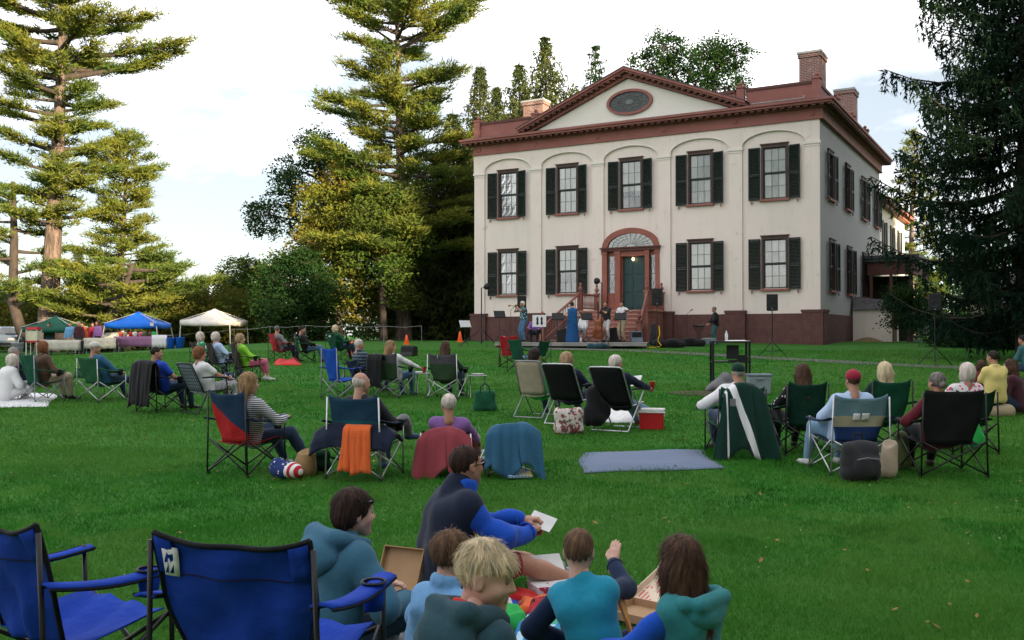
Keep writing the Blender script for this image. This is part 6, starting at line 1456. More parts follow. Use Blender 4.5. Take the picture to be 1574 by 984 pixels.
# second row: red and blue chair, bald man, towel chair, denim chair
row(('camp', 'camp chair with red and navy diagonal panels', dict(back='f_redblue', seat='f_red', arm='f_navy', wd=.54, bt=.93, cup=True)), ('woman with blond hair in striped shirt and jeans in the red and navy chair', dict(skin=2, kind='woman', hair='hair_dirty', style='mid', top='striped_shirt', bottom='darkjeans', shoe='shoe_grey'), dict(h=.020, side=.22, head=(-30, -4, 0), hands=[(-.08, .34, .60), (.28, .28, .62)], feet=[(.05, .52, .05), (.34, .60, .05)], seed=36, strands=300)), 382, 726, -18)
p, y = row(('camp', 'teal blue camp chair with silver frame and navy arms', dict(back='f_tealfade', seat='f_navy', arm='f_navy', frame='tube_silver', wd=.58, bt=.90)), ('bald man in grey in the teal blue chair', dict(skin=0, kind='man', hair='hair_white', style='bald', top='charcoal', bottom='grey', shoe='shoe_blue', fat=1.05), dict(h=.020, head=(-28, 0, 0), feet=[(-.05, .52, .05), (.22, .66, .38)], knees=[(-.2, .6, 1), (.8, .6, .8)], seed=37)), 563, 732, -8)
drape('jacket', 'navy jacket bunched round the lower back of the teal blue chair', 'jacket', p, y, [(-.10, .50), (-.20, .585), (-.26, .58), (-.33, .46), (-.34, .34)], lambda t: .46, 'navy', .035, 6, seed=5, corner=.13, thick=.03)
drape('jacket', 'orange jacket with grey lining hanging behind the teal blue chair', 'jacket', at(p, y, .07, -.11), y, [(-.16, .52), (-.22, .57), (-.26, .53), (-.28, .3), (-.30, .09)], lambda t: .13 + .05 * t, 'orange', .03, 7, seed=6, thick=.02)
p, y = row(('camp', 'low chair under the maroon towel', dict(back='f_black', wd=.54, bt=.66, low=.17, arms=False, frame='tube_silver')), ('grey-haired man in sunglasses in front of the maroon towel', dict(skin=1, kind='man', hair='hair_white', style='short', top='purple', bottom='khaki', shades=1, shoe='shoe_grey'), dict(h=.020, pz=.17, lean=30, head=(32, 4, 0), hands=[(-.2, .3, .32), (.2, .3, .32)], feet=[(-.12, .75, .05), (.12, .72, .05)], seed=38, strands=300)), 697, 726, -4)
drape('towel', 'maroon towel draped over the low chair back', 'towel', at(p, y, 0, 0), y, [(-.20, .25), (-.24, .42), (-.28, .50), (-.33, .52), (-.37, .44), (-.42, .2), (-.45, .02)], lambda t: .27 + .13 * abs(t - .45), 'towel', .06, 5, seed=7, corner=.10, jag=.09, n=(40, 30), thick=.008)
p, y = row(('camp', 'low empty chair under the denim jacket', dict(back='f_tan', wd=.50, bt=.66, low=.17, arms=False, frame='tube_silver')), None, 790, 726, 6)
o = drape('denim_jacket', 'faded denim jacket hung over the low empty chair', 'jacket', p, y, [(-.16, .3), (-.24, .48), (-.28, .55), (-.33, .56), (-.37, .48), (-.41, .25), (-.44, .08)], lambda t: .23 + .09 * t, 'denim', .055, 6, seed=8, corner=.09, jag=.08, n=(34, 26))
D('stitch', c=(.06, .17, .27), s=9, r=.9)
for x0, x1 in ((-.13, -.10), (.10, .14)): MB().tube([(x0 * (1 + .2 * t), -.352 - .105 * t, .555 - .48 * t) for t in np.linspace(0, 1, 8)], .006, 4).build('seam', 'stitch', o)
D('magazine', c=(.5, .5, .55), s=9, r=.4, layers=[('stripes', (.1, .35, .55), dict(f=9, dir='X', dist=1)), ('noise', (.65, .5, .12), dict(f=14, th=.6))])
o = MB().box((0, 0, .012), (.26, .2, .022)).build('magazine', 'magazine', None, at(p, y, .05, -.38, .03), (R(14), 0, y + .2)); tag(o, 'colourful magazine under the denim jacket chair', 'magazine')
# bags beside the red and navy chair
D('flag', c=(.02, .04, .16), s=9, r=.9, layers=[('dots', (.75, .75, .75), dict(f=22, th=.22)), ('band', (.7, .7, .7), dict(ax=0, lo=.06, hi=.5)), ('band', (.45, .02, .03), dict(ax=0, lo=.09, hi=.125)), ('band', (.45, .02, .03), dict(ax=0, lo=.16, hi=.195))])
blob('cushion', 'stars and stripes cushion lying by the red and navy chair', 'cushion', GP(440, 738), -.5, [ball((0, 0, .10), (.20, .12, .09)), ball((-.1, 0, .13), (.10, .10, .10))], 'flag', .016, .01)
b = blob('straw_hat_bag', 'tan straw bag with red lining beside the flag cushion', 'bag', GP(468, 732), .3, [cone((0, 0, .08), (.02, 0, .22), .13, .10, .03), ball((.0, -.02, .33), (.085, .10, .10), None, .02, True)], 'strawbag', .014, .006)
b = blob('camera_bag', 'small dark green bag with a strap behind the straw bag', 'bag', GP(490, 727), .1, [cone((-.07, 0, .08), (.07, 0, .08), .07, k=.04), cone((-.07, 0, .2), (.07, 0, .2), .06, k=.04)], 'dkgreen', .016, .004)
MB().tube([(.1, 0, .18), (.22, .02, .14), (.36, .0, .10), (.42, -.02, .02)], .012, 6).build('strap', 'black', b)
# three chairs right of centre
row(('lawn', 'tan folding chair seen from behind', dict(web='f_tan', frame='tube_grey', wd=.46, bt=.92, arms=False)), ('dark-haired sitter in bright green jacket in the tan chair', dict(skin=1, kind='woman', hair='hair_dark', style='curly', top='kelly', jacket=1, bottom='darkjeans', shoe='shoe_black'), dict(head=(-25, 0, 0), seed=39)), 828, 640, -22)
row(('lawn', 'black reclining chair of the sitter with curly light brown hair', dict(web='f_black', frame='tube_silver', wd=.52, bt=.93, recline=.36)), ('sitter with curly light brown hair in navy in the black chair', dict(skin=1, kind='woman', hair='hair_sand', style='curly', top='navy', bottom='darkjeans', shoe='shoe_black'), dict(head=(-35, 0, 0), lean=26, seed=40)), 880, 650, -24)
p, y = row(('lawn', 'black reclining chair of the white-haired sitter with red cup', dict(web='f_black', frame='tube_silver', wd=.52, bt=.93, recline=.36)), ('white-haired sitter in navy jacket and jeans holding a red cup', dict(skin=1, kind='man', hair='hair_white', style='mop', top='navy', jacket=1, bottom='palejeans', shoe='leather'), dict(head=(-40, -4, 0), lean=26, hands=[(-.10, .32, .62), (.32, .34, .62)], hand=('relax', 'grip'), feet=[(-.02, .62, .05), (.28, .86, .05)], seed=41, h=.021)), 955, 660, -28)
cup('red cup on the chair arm of the white-haired sitter', at(p, y, .33, .40, .585))
cloth('print_bag', (.62, .56, .52), layers=[('noise', (.25, .06, .07), dict(f=14, th=.52)), ('noise', (.12, .10, .10), dict(f=20, th=.6))])
blob('shopping_bag', 'pale patterned shopping bag behind the black chairs', 'bag', GP(874, 667), .2, [cone((-.12, 0, .08), (.12, 0, .08), .10, k=.05), cone((-.13, 0, .30), (.13, 0, .30), .09, k=.06), ball((0, 0, .2), (.21, .12, .18)), ball((0, 0, .44), (.17, .08, .12), None, .02, True)], 'print_bag', .016, .008)
blob('jacket', 'black jacket slung over the side of the reclining chair', 'jacket', GP(916, 662), .3, [cone((-.05, 0, .55), (.0, -.05, .2), .11, .14, .06), ball((.08, -.02, .3), (.14, .1, .17)), cone((-.12, 0, .3), (-.14, 0, .12), .07, .05, .05)], 'black', .018, .014)
D('cool_red', c=(.46, .012, .018), s=5, r=.35, spec=.4)
c = empty('cooler', GP(1002, 660), -.25, 'red cooler with white lid beside the jeans legs', 'cooler'); MB().box((0, 0, .13), (.34, .24, .26), taper=1.06).build('body', 'cool_red', c, bevel=.015); MB().box((0, 0, .285), (.38, .28, .05)).build('lid', 'plastic_white', c, bevel=.012); MB().tube([(-.19, -.1, .2), (-.21, -.13, .26), (.21, -.13, .26), (.19, -.1, .2)], .012, 6).build('handle', 'plastic_white', c)
rag('newspaper', 'newspaper sheets lying under the reclining chair', 'paper', G4((928, 650), (985, 652), (980, 634), (930, 632)), 'paper', .04, .06, 10, seed=14)
o = MB().sheet([[(x, y_, .03 * math.sin(6 * x)) for y_ in np.linspace(-.1, .1, 5)] for x in np.linspace(-.13, .13, 6)], thick=.003).build('booklet', 'paper', None, at(p, y, -.02, .48, .70), (R(50), 0, y)); tag(o, 'white booklet in the lap of the white-haired sitter with red cup', 'paper')
rag('blanket', 'grey-blue blanket spread flat on the empty lawn', 'blanket', G4((893, 729), (1112, 722), (1078, 693), (893, 697)), 'blanket', .045, .012, 26, seed=15, fq=.8)
# right group
p, y = row(('camp', 'camp chair hidden under the green and white jacket', dict(back='f_green', wd=.56, bt=.86)), ('man in green cap and white sweater in the jacket-covered chair', dict(skin=1, kind='man', hair='hair_grey', style='crop', cap='dkgreen', top='white', loose=.022, bottom='darkjeans', shoe='shoe_black', fat=1.15), dict(h=.020, hands=[(-.42, .1, .62), (.30, .25, .60)], seed=42, head=(-2, 0, 0))), 1130, 698, 4)
cloth('sport_jacket', (.006, .034, .024), layers=[('band', (.70, .70, .72), dict(ax=0, lo=.12, hi=.2, rot=(0, R(18), 0), loc=(.04, 0, 0))), ('band', (.70, .70, .72), dict(ax=0, lo=-.235, hi=-.215)), ('dots', (.3, .3, .4), dict(f=1.2, th=.07))])
o = drape('jacket', 'dark green and white sports jacket hung over the chair back', 'jacket', p, y, [(-.20, .70), (-.28, .82), (-.34, .90), (-.40, .88), (-.44, .6), (-.46, .3), (-.47, .05)], lambda t: .25 + .16 * sst(.4, 1, t), 'sport_jacket', .055, 6, seed=9, corner=.16, jag=.07, n=(36, 28))
MB().sheet([[(-.20 + .07 * i / 3, -.478 - .0 * j, .63 + .09 * j / 3) for j in range(4)] for i in range(4)], thick=.004).build('badge', 'grey', o)
blob('plastic_bag', 'white plastic bag hanging beside the green sports jacket', 'bag', GP(1182, 706), 0, [cone((0, 0, .10), (.0, 0, .34), .09, .05, .04), ball((0, 0, .12), (.10, .08, .11))], 'white', .016, .012)
row(('camp', 'green camp chair of the woman with long brown hair', dict(back='f_darkgreen', seat='f_green', arm='f_green', wd=.50, bt=.92)), ('woman with long brown hair in black floral top in a green chair', dict(skin=1, kind='woman', hair='hair_brown', style='long', top='black_floral', bottom='black', shoe='shoe_black'), dict(h=.021, seed=43)), 1228, 696, 2)
p, y = row(('camp', 'striped grey, tan and navy camp chair with white label', dict(back='f_striped', seat='f_navy', arm='f_navy', frame='tube_silver', wd=.62, bt=.88, cup=False, tags=[(-.17, .53, .26, .16, 'white'), (.19, .53, .30, .16, 'white')])), ('man in red cap and pale blue shirt in the striped chair', dict(skin=1, kind='man', hair='hair_brown', style='crop', cap='darkred', top='paleblue', loose=.022, bottom='palejeans', shoe='shoe_white', fat=1.2, collar=.03), dict(h=.020, seed=44, feet=[(-.30, .45, .05), (.1, .5, .05)], head=(-6, 0, 0))), 1304, 724, 4)
row(('camp', 'green camp chair of the blond woman behind the striped chair', dict(back='f_green', wd=.52, bt=.92)), ('woman with straight blond hair seen from behind in a green chair', dict(skin=2, kind='woman', hair='hair_blond', style='mid', top='dkgreen', bottom='maroon', shoe='shoe_black'), dict(h=.021, seed=45)), 1352, 690, 4)
b = blob('backpack', 'black backpack standing on the grass behind the striped chair', 'backpack', GP(1322, 741), .1, [cone((-.13, 0, .10), (.13, 0, .10), .09, k=.05), cone((-.12, 0, .34), (.12, 0, .34), .08, k=.06), ball((0, 0, .22), (.21, .12, .21)), ball((.03, -.10, .17), (.15, .06, .12), None, .02)], 'charcoal', .014, .008)
MB().tube([(-.06, .02, .44), (-.05, .02, .50), (.03, .02, .50), (.04, .02, .44)], .012, 6).build('handle', 'black', b); MB().tube([(-.10, -.155, .25), (.0, -.175, .27), (.14, -.15, .25)], .006, 4).build('zip', 'grey', b)
blob('paper_bag', 'tan canvas bag squeezed between backpack and black chair', 'bag', GP(1365, 735), .2, [cone((0, 0, .08), (.02, 0, .34), .10, .08, .04), ball((.0, -.02, .4), (.07, .06, .07), None, .02, True)], 'tan', .016, .01)
blob('tote_bag', 'brown and green striped cloth bag beside the black chair', 'bag', GP(1385, 722), 0, [cone((0, 0, .10), (.0, 0, .36), .11, .07, .05)], 'olive', .016, .014)
p, y = row(('camp', 'big black camp chair at the right with mesh cup holder', dict(back='f_black', wd=.66, bt=.94, sag=.02)), ('dark-haired person with hair clip in maroon top in the big black chair', dict(skin=1, kind='woman', hair='hair_salt', style='bun', top='maroon', collar=.03, bottom='black', shoe='leather', fat=1.12), dict(h=.020, side=-.16, hands=[(-.32, .10, .60), (.1, .3, .6)], seed=46, head=(10, 0, 0))), 1446, 728, -2)
p = GP(1478, 694); y = face(p); sit('white-haired person in pink floral top behind the big black chair', p, y, dict(skin=1, kind='woman', hair='hair_white', style='bob', top='floral_pink', bottom='khaki', shoe='shoe_white'), seed=47, h=.021)
camp_chair('dark green camp chair behind the big black chair', p, y, back='f_darkgreen', wd=.54, bt=.80)
blob('plastic_bag', 'green plastic bag hanging at the side of the big black chair', 'bag', GP(1497, 712), 0, [cone((0, 0, .26), (.0, 0, .50), .10, .04, .04), ball((0, 0, .28), (.12, .09, .12))], 'kelly', .016, .012)
p = GP(1530, 640); person('man with dark hair in yellow polo shirt sitting with his back to the viewer', p, face(p) + R(4), dict(skin=1, kind='man', hair='hair_dark', style='crop', top='yellow', sleeve='short', bottom='tan', shoe='shoe_grey', collar=.02), 'floor', pz=.30, lean=2, h=.021, group=RP, seed=48)
blob('ground_cushion', 'tan folded cushion under the man in yellow', 'cushion', p, 0, [cone((-.2, 0, .08), (.2, 0, .08), .12, k=.05)], 'khaki', .02, .01)
p = GP(1511, 612); person('child with brown hair sitting left of the man in yellow', p, face(p) + R(-30), dict(skin=2, kind='child', hair='hair_brown', style='bob', top='maroon', bottom='darkjeans'), 'floor', size=.8, headsize=1.2, group=RP, seed=49)
p = GP(1568, 636); person('woman with brown hair in dark top facing left at the right edge', p, R(50), dict(skin=2, kind='woman', hair='hair_brown', style='long', top='plum', bottom='darkjeans'), 'floor', group=RP, pz=.14, seed=50)
o = MB().sheet([[(x, y_, .02 * math.sin(7 * x)) for y_ in np.linspace(-.15, .15, 5)] for x in np.linspace(-.15, .15, 6)], thick=.003).build('paper_sheet', 'paper', None, GP(1560, 632) + Vector((-.05, -.2, .30)), (R(55), R(10), R(20))); tag(o, 'white paper sheets held by the woman at the right edge', 'paper')
p = GP(1582, 584); person('person with dark hair standing out at the far right edge of the lawn', p, face(p), dict(skin=1, kind='man', hair='hair_dark', style='short', top='tealjeans', bottom='darkjeans'), 'floor', group=RP, pz=.3, seed=51)
# three empty chairs in front of the stage
row(('camp', 'empty red camp chair near the stage', dict(back='f_red', wd=.50, bt=.92)), None, 783, 564, 10)
row(('camp', 'empty green camp chair just right of the red one', dict(back='f_green', wd=.48, bt=.92)), None, 803, 572, -30)
row(('camp', 'empty green camp chair facing sideways near the stage', dict(back='f_green', wd=.50, bt=.80)), None, 824, 566, 60)
cloth('blue_plaid', (.06, .16, .34), layers=[('stripes', (.35, .42, .5), dict(f=7, dir='X', dist=0, th=.8)), ('stripes', (.35, .42, .5), dict(f=7, dir='Z', dist=0, th=.8))])
blob('cooler_bag', 'blue plaid cooler bag between the empty green chairs', 'bag', GP(812, 566), .1, [cone((-.1, 0, .1), (.1, 0, .1), .10, k=.03), cone((-.1, 0, .28), (.1, 0, .28), .10, k=.03)], 'blue_plaid', .02, .004)
# ------------------------------------------------------------------ band, stage and sound equipment
D('deck', c=(.30, .29, .27), c2=(.20, .19, .18), s=5, stretch=(.4, 3, 1), r=.9); D('deck_dark', c=(.05, .045, .04), s=5, r=.9); D('grille', c=(.018, .018, .02), s=60, r=.7); D('silver', c=(.62, .62, .63), s=6, r=.25, metal=.85); D('brass', c=(.60, .38, .10), s=6, r=.25, metal=.85); D('varnish', c=(.30, .085, .025), c2=(.20, .05, .015), s=4, stretch=(3, 3, .5), r=.3, spec=.5); D('cone_orange', c=(.75, .10, .03), s=5, r=.6, emit=(1, .15, .04, .08)); D('keys', c=(.6, .6, .6), s=5, r=.4); D('yellow_cable', c=(.75, .45, .02), s=5, r=.5); D('grey_plastic', c=(.16, .20, .24), s=5, r=.5); D('sheet_music', c=(.72, .73, .74), s=8, r=.8, layers=[('stripes', (.35, .35, .38), dict(f=26, dir='Z', dist=.2, th=.8))])
SC = GX(882, 40.2); SZ = float(hgt(SC.x, SC.y)) + .17
deck = empty('stage_deck', (SC.x, SC.y, SZ - .17), R(-10), 'low weathered grey wooden stage platform in front of the steps', 'stage')
for k in range(13): MB().box2((-3.1, -1.5 + k * .235, .13), (3.1, -1.5 + k * .235 + .225, .17)).build('plank', 'deck', deck)
for x in (-3.0, -1.0, 1.0, 3.0): MB().box2((x - .06, -1.45, -.15), (x + .06, 1.5, .13)).build('joist', 'deck_dark', deck)
MB().box2((-3.1, -1.53, .03), (3.1, -1.50, .165)).build('fascia', 'deck', deck)
def on(px, d): a_, b_ = ray(px, 515); return Vector((a_ * d, d, SZ))
BG = 'musicians of the band'
def band(label, px, d, yaw, look, pose='stand', **k): return person(label, on(px, d), R(yaw), look, pose, group=BG, h=.026, strands=150, **k)
tr, jt = band('white-haired trumpet player in blue floral shirt and jeans', 805, 40.6, 118, dict(skin=1, kind='man', hair='hair_white', style='mop', top='floral_blue', sleeve='short', bottom='jeans', shoe='shoe_black', shades=1), hands=[(-.06, .34, 1.44), (.08, .30, 1.42)], elbows=[(-1, .3, -.8), (1, .3, -.8)], hand=('grip', 'grip'), size=1.03, seed=61)
t = empty('trumpet', at(tr.location, R(118), 0, .18, 1.555), R(118), 'brass trumpet raised to the lips of the floral-shirted player', 'trumpet')
MB().tube([(0, 0, 0), (0, .30, -.01), (0, .42, -.01)], [.008, .008, .012], 8).lathe([(.012, .42), (.022, .47), (.055, .52), (.06, .525)], (0, 0, -.01), 14, axis='y').build('bell', 'brass', t, smooth=True)
MB().tube([(0, .10, 0), (0, .10, -.07), (0, .34, -.07), (0, .34, 0)], .008, 6).build('tubing', 'brass', t)
for k in range(3): MB().tube([(0, .17 + .035 * k, .04), (0, .17 + .035 * k, -.08)], .012, 8).build('valve', 'brass', t)
band('seated musician in purple top behind the white music sheets', 822, 41.3, 176, dict(skin=1, kind='woman', hair='hair_dark', style='bob', top='purple', bottom='black', shoe='shoe_black'), 'chair', seed=62)
c = lawn_chair('black folding chair under the musician in purple', on(822, 41.3), R(176), 'f_black', 'tube_black', arms=False, legs='a', group='stage chairs')
band('singer in long blue sleeveless dress with her back to the viewer', 880, 40.3, 6, dict(skin=2, kind='woman', hair='hair_dark', style='bun', top='bluedress', sleeve='none', skirt=1, shoe='shoe_black', fat=1.08), hands=[(-.24, .2, 1.02), (.26, .12, .9)], size=1.0, seed=63)
band('seated drummer in white shirt and olive hat', 895, 41.7, 170, dict(skin=1, kind='man', hair='hair_dark', style='crop', cap='olive', top='white', bottom='grey', shoe='shoe_black'), 'chair', seed=64, pz=.52)
bs, _ = band('double bass player in dark vest and white trousers', 932, 41.2, 150, dict(skin=1, kind='man', hair='hair_brown', style='short', top='charcoal', sleeve='short', bottom='white', shoe='shoe_black'), hands=[(.10, .34, 1.35), (.28, .32, .95)], seed=65, size=1.04)
b = empty('double_bass', at(bs.location, R(150), .16, .42, .05), R(150), 'brown double bass standing in front of its player', 'double bass')
V, Q = sdf([ball((0, 0, .38), (.33, .10, .30), k=.05), ball((0, 0, .88), (.24, .09, .24), k=.08), cone((0, 0, .5), (0, 0, .8), .15, .14, .08), ball((-.36, 0, .63), (.10, .3, .12), None, .03, True), ball((.36, 0, .63), (.10, .3, .12), None, .03, True)], .022); link('body', mk_mesh('body', V, Q, smooth=True), b, mats='varnish')
MB().tube([(0, .06, .95), (0, .05, 1.72), (0, .0, 1.86)], [.032, .026, .03], 8).build('neck', 'varnish', b, smooth=True); MB().tube([(0, .10, .55), (0, .085, 1.7)], .022, 6).build('fingerboard', 'plastic_black', b); MB().tube([(0, 0, .1), (0, 0, -.05)], .01, 6).build('endpin', 'silver', b); MB().box((0, .11, .5), (.16, .02, .12)).build('bridge', 'tan', b)
gp, _ = band('guitar player in white shirt and khaki trousers', 957, 40.6, 140, dict(skin=1, kind='man', hair='hair_dark', style='short', top='white', sleeve='short', bottom='khaki', shoe='shoe_black', collar=.02), hands=[(-.36, .26, 1.30), (.10, .22, 1.08)], hand=('grip', 'relax'), head=(25, 0, 0), seed=66, size=1.03)
g = empty('guitar', at(gp.location, R(140), .10, .22, 1.10), R(140), 'guitar slung across the white-shirted player', 'guitar'); g.rotation_euler = (0, R(24), R(140))
V, Q = sdf([ball((.10, 0, 0), (.17, .05, .16), k=.04), ball((-.10, 0, 0), (.13, .05, .12), k=.05)], .02); link('body', mk_mesh('body', V, Q, smooth=True), g, mats='varnish')
MB().box((-.48, .02, 0), (.56, .03, .045)).build('neck', 'leather', g); MB().box((-.80, .02, 0), (.12, .025, .075)).build('headstock', 'plastic_black', g)
km, _ = person('man in black shirt and teal jeans standing at the keyboard', GX(1100, 42.0), R(92), dict(skin=1, kind='man', hair='hair_salt', style='short', top='black', bottom='tealjeans', shoe='shoe_black', fat=1.12), 'stand', group=BG, h=.026, strands=150, hands=[(-.2, .3, .95), (.2, .3, .95)], seed=67, size=.98)
kb = empty('keyboard', GX(1074, 41.6), R(92), 'electric keyboard on a crossed black stand beside the brick base', 'keyboard')
MB().box((0, 0, .82), (.95, .30, .09)).build('body', 'plastic_black', kb); MB().box((0, -.06, .868), (.88, .15, .012)).build('keys', 'keys', kb)
for s in (-1, 1):
    for q in (-1, 1): MB().tube([(s * .2, -.22 * q, .02), (s * .2, .16 * q, .78)], .015, 6).build('leg', 'tube_black', kb)
# loudspeakers on tripods
def tripod(parent, h, spread=.55, r=.018, mat='tube_black', zc=.55):
    MB().tube([(0, 0, .12), (0, 0, h)], r, 8).build('pole', mat, parent)
    for k in range(3):
        a_ = k * 2.0944 + .5; MB().tube([(0, 0, zc), (spread * math.cos(a_), spread * math.sin(a_), .015)], r * .75, 6).build('leg', mat, parent); MB().tube([(0, 0, .2), (spread * .55 * math.cos(a_), spread * .55 * math.sin(a_), zc * .46)], r * .5, 5).build('brace', mat, parent)
def speaker(label, slabel, p, yaw, h, w=.36, hh=.60):
    s_ = empty('speaker_stand', p, yaw, slabel, 'stand', 'tripod speaker stands'); tripod(s_, h)
    b_ = empty('loudspeaker', Vector(p) + Vector((0, 0, h)), yaw, label, 'loudspeaker', 'loudspeakers on stands')
    MB().prism([(-w / 2, -.16), (w / 2, -.16), (w * .36, .17), (-w * .36, .17)], 0, hh, axis='z').build('cabinet', 'plastic_black', b_, bevel=.02)
    MB().box((0, -.166, hh * .5), (w * .86, .014, hh * .88)).build('grille', 'grille', b_); MB().lathe([(.13, 0), (.13, -.012), (.11, -.016), (.05, -.004)], (0, -.172, hh * .36), 18, axis='y').build('woofer', 'grille', b_); MB().box((0, -.175, hh * .1), (.05, .006, .035)).build('badge', 'silver', b_); MB().box((0, -.174, hh * .78), (w * .6, .006, hh * .2)).build('horn', 'plastic_black', b_)
speaker('black loudspeaker behind the trumpet player', 'tripod stand behind the trumpet player', on(802, 43.2) - Vector((0, 0, .1)), 0, 1.55, .42, .62)
speaker('black loudspeaker beside the right stair rail', 'tripod stand beside the right stair rail', GX(1010, 39.2), R(-8), 1.72, .46, .70)
speaker('black loudspeaker in front of the right window', 'tripod stand on the path in front of the right window', GX(1187, 32.3), R(-14), 1.58, .38, .56)
speaker('black loudspeaker under the big spruce', 'tripod stand under the big spruce', GX(1437, 28.2), R(-20), 1.62, .36, .52)
def light_stand(label, p, h, top, spread):
    s_ = empty('light_stand', p, .3, label, 'light stand', 'stage light stands'); tripod(s_, h, spread, .024, zc=.75)
    d_ = top; m = MB(); m.lathe([(.07, -.13), (.11, -.05), (.13, .10), (.12, .12)], (0, 0, 0), 12); l_ = m.build('lamp_head', 'plastic_black', s_, (d_ * .22, 0, h + .05), (R(70) , R(40) * d_, 0), smooth=True)
    MB().tube([(0, 0, h), (d_ * .2, 0, h + .04)], .015, 6).build('bracket', 'tube_black', s_)
light_stand('tall light stand with a small red lamp left of the stage', GX(740, 39.8), 2.45, 1, .95); light_stand('tall light stand with a black lamp in front of the bassist', GX(925, 38.6), 2.65, -1, 1.0)
def music_stand(label, p, yaw, h=1.05, mat='plastic_black'):
    s_ = empty('music_stand', p, yaw, label, 'music stand', 'music stands'); tripod(s_, h, .3, .012, zc=.28)
    q = MB().box((0, 0, 0), (.50, .012, .34)).box((0, -.035, -.165), (.50, .06, .012)).build('desk', mat, s_, (0, 0, h + .08), (R(-28), 0, 0)); MB().box((0, -.012, .0), (.42, .006, .28)).build('sheet', 'sheet_music' if mat != 'plastic_black' else 'plastic_black', q)
for lb, px, d, yw, mt in (('black music stand left of the trumpet player', 768, 40.4, 20, 'plastic_black'), ('black music stand left of the blue dress', 857, 40.0, -10, 'plastic_black'), ('black music stand right of the blue dress', 902, 40.0, 10, 'plastic_black'), ('black music stand in front of the guitar player', 954, 39.8, -10, 'plastic_black')): music_stand(lb, on(px, d), R(yw), 1.0 if px != 768 else 1.1, mt)
music_stand('white-topped music stand left of the light stand', GX(715, 40.5), R(30), .85, 'plastic_white')
c = empty('music_board', on(829, 40.2) + Vector((0, 0, .62)), R(-4), 'white board with dark musician figures in front of the purple player', 'board'); MB().box((0, 0, .28), (.58, .02, .50)).build('panel', 'paper', c)
for x in (-.08, .10): MB().lathe([(.0, .0), (.05, .05), (.035, .2), (.05, .26), (.03, .33), (.0, .36)], (x, -.012, .10), 8, sy=.06).build('figure', 'charcoal', c)
for s in (-1, 1): MB().tube([(s * .2, 0, .04), (s * .25, .1, -.62)], .012, 5).build('leg', 'tube_black', c)
for lb, px, d in (('thin microphone stand left of the trumpet player', 785, 39.9), ('thin microphone stand beside the drummer', 866, 40.9), ('thin microphone stand by the keyboard', 1056, 42.0)):
    m_ = empty('microphone_stand', on(px, d) if px < 1000 else GX(px, d), .4, lb, 'microphone stand', 'microphone stands'); tripod(m_, 1.35, .28, .010, zc=.2); MB().tube([(0, 0, 1.35), (.18, 0, 1.5)], .008, 5).tube([(.18, 0, 1.5), (.30, 0, 1.56)], .022, 8).build('microphone', 'plastic_black', m_)
# drums behind the singer
dk = empty('drum_kit', on(868, 41.0), R(-5), 'small drum kit with tilted cymbal behind the singer', 'drum kit')
MB().lathe([(.27, -.2), (.28, -.19), (.28, .19), (.27, .2)], (0, 0, .29), 20, axis='y').build('bass_drum', 'plastic_black', dk); MB().lathe([(.17, 0), (.17, .14)], (.35, 0, .55), 16).build('snare_drum', 'silver', dk)
o = MB().lathe([(.01, .03), (.05, .015), (.22, -.01), (.22, -.012)], n=18).build('cymbal', 'brass', dk, (-.25, .1, 1.1), (R(20), R(28), 0)); MB().tube([(-.25, .1, 0), (-.25, .1, 1.1)], .012, 6).build('cymbal_stand', 'silver', dk)
# horn, bottle, amps, cases, cables
h_ = empty('silver_horn', on(775, 39.0) - Vector((0, 0, .14)), 0, 'silver horn resting upright on a floor stand', 'horn'); MB().lathe([(.075, 0), (.05, .04), (.022, .12), (.02, .32), (.035, .36), (.02, .40)], n=12).build('bell', 'silver', h_, smooth=True); MB().tube([(.02, 0, .1), (.09, 0, .14), (.09, 0, .3), (.02, 0, .34)], .013, 6).build('tubing', 'silver', h_)
D('bottle', c=(.7, .72, .74), s=5, r=.15, spec=.5)
o = MB().lathe([(.033, 0), (.035, .14), (.014, .19), (.014, .22)], n=10).build('water_bottle', 'bottle', None, on(893, 39.0), smooth=True); tag(o, 'clear water bottle at the front of the stage by the blue dress', 'bottle')
def amp(label, px, d, w, h, yaw=0, mat='plastic_black', tilt=0, stage=True):
    p = on(px, d) if stage else GX(px, d); a_ = empty('amplifier', p, R(yaw), label, 'amplifier', 'amplifiers and monitors'); q = MB().prism([(-.16, 0), (.16, 0), (.16 - tilt * .4, h), (-.16 + tilt, h)], -w / 2, w / 2, axis='x').build('cabinet', mat, a_, bevel=.012); MB().box((0, -.165 + tilt / 2, h / 2), (w * .84, .012, h * .78)).build('grille', 'grille', a_); MB().box((0, 0, h + .012), (.12, .03, .025)).build('handle', 'plastic_black', a_)
amp('small black amplifier behind the bass player', 945, 41.8, .45, .62); amp('grey wedge monitor at the foot of the steps', 978, 40.9, .50, .48, 10, 'grey_plastic', .14); amp('black amplifier beside the drum kit', 863, 40.5, .42, .5)
blob('equipment_case', 'black instrument bag leaning by the right steps', 'bag', on(1004, 41.3) - Vector((0, 0, .12)), .2, [cone((0, 0, .12), (.05, .1, .85), .17, .10, .06)], 'charcoal', .03, .01)
blob('equipment_case', 'long black instrument bag lying on the grass right of the steps', 'bag', GX(1030, 38.9), -.3, [cone((-.55, 0, .16), (.5, 0, .14), .16, .12, .06), ball((.1, 0, .22), (.3, .2, .16))], 'black', .03, .015)
blob('equipment_case', 'black bag heap in front of the keyboard', 'bag', GX(1064, 40.0), -.2, [cone((-.4, 0, .14), (.4, 0, .14), .16, .15, .06), ball((-.1, 0, .24), (.26, .18, .14))], 'black', .03, .015, seed=2.0)
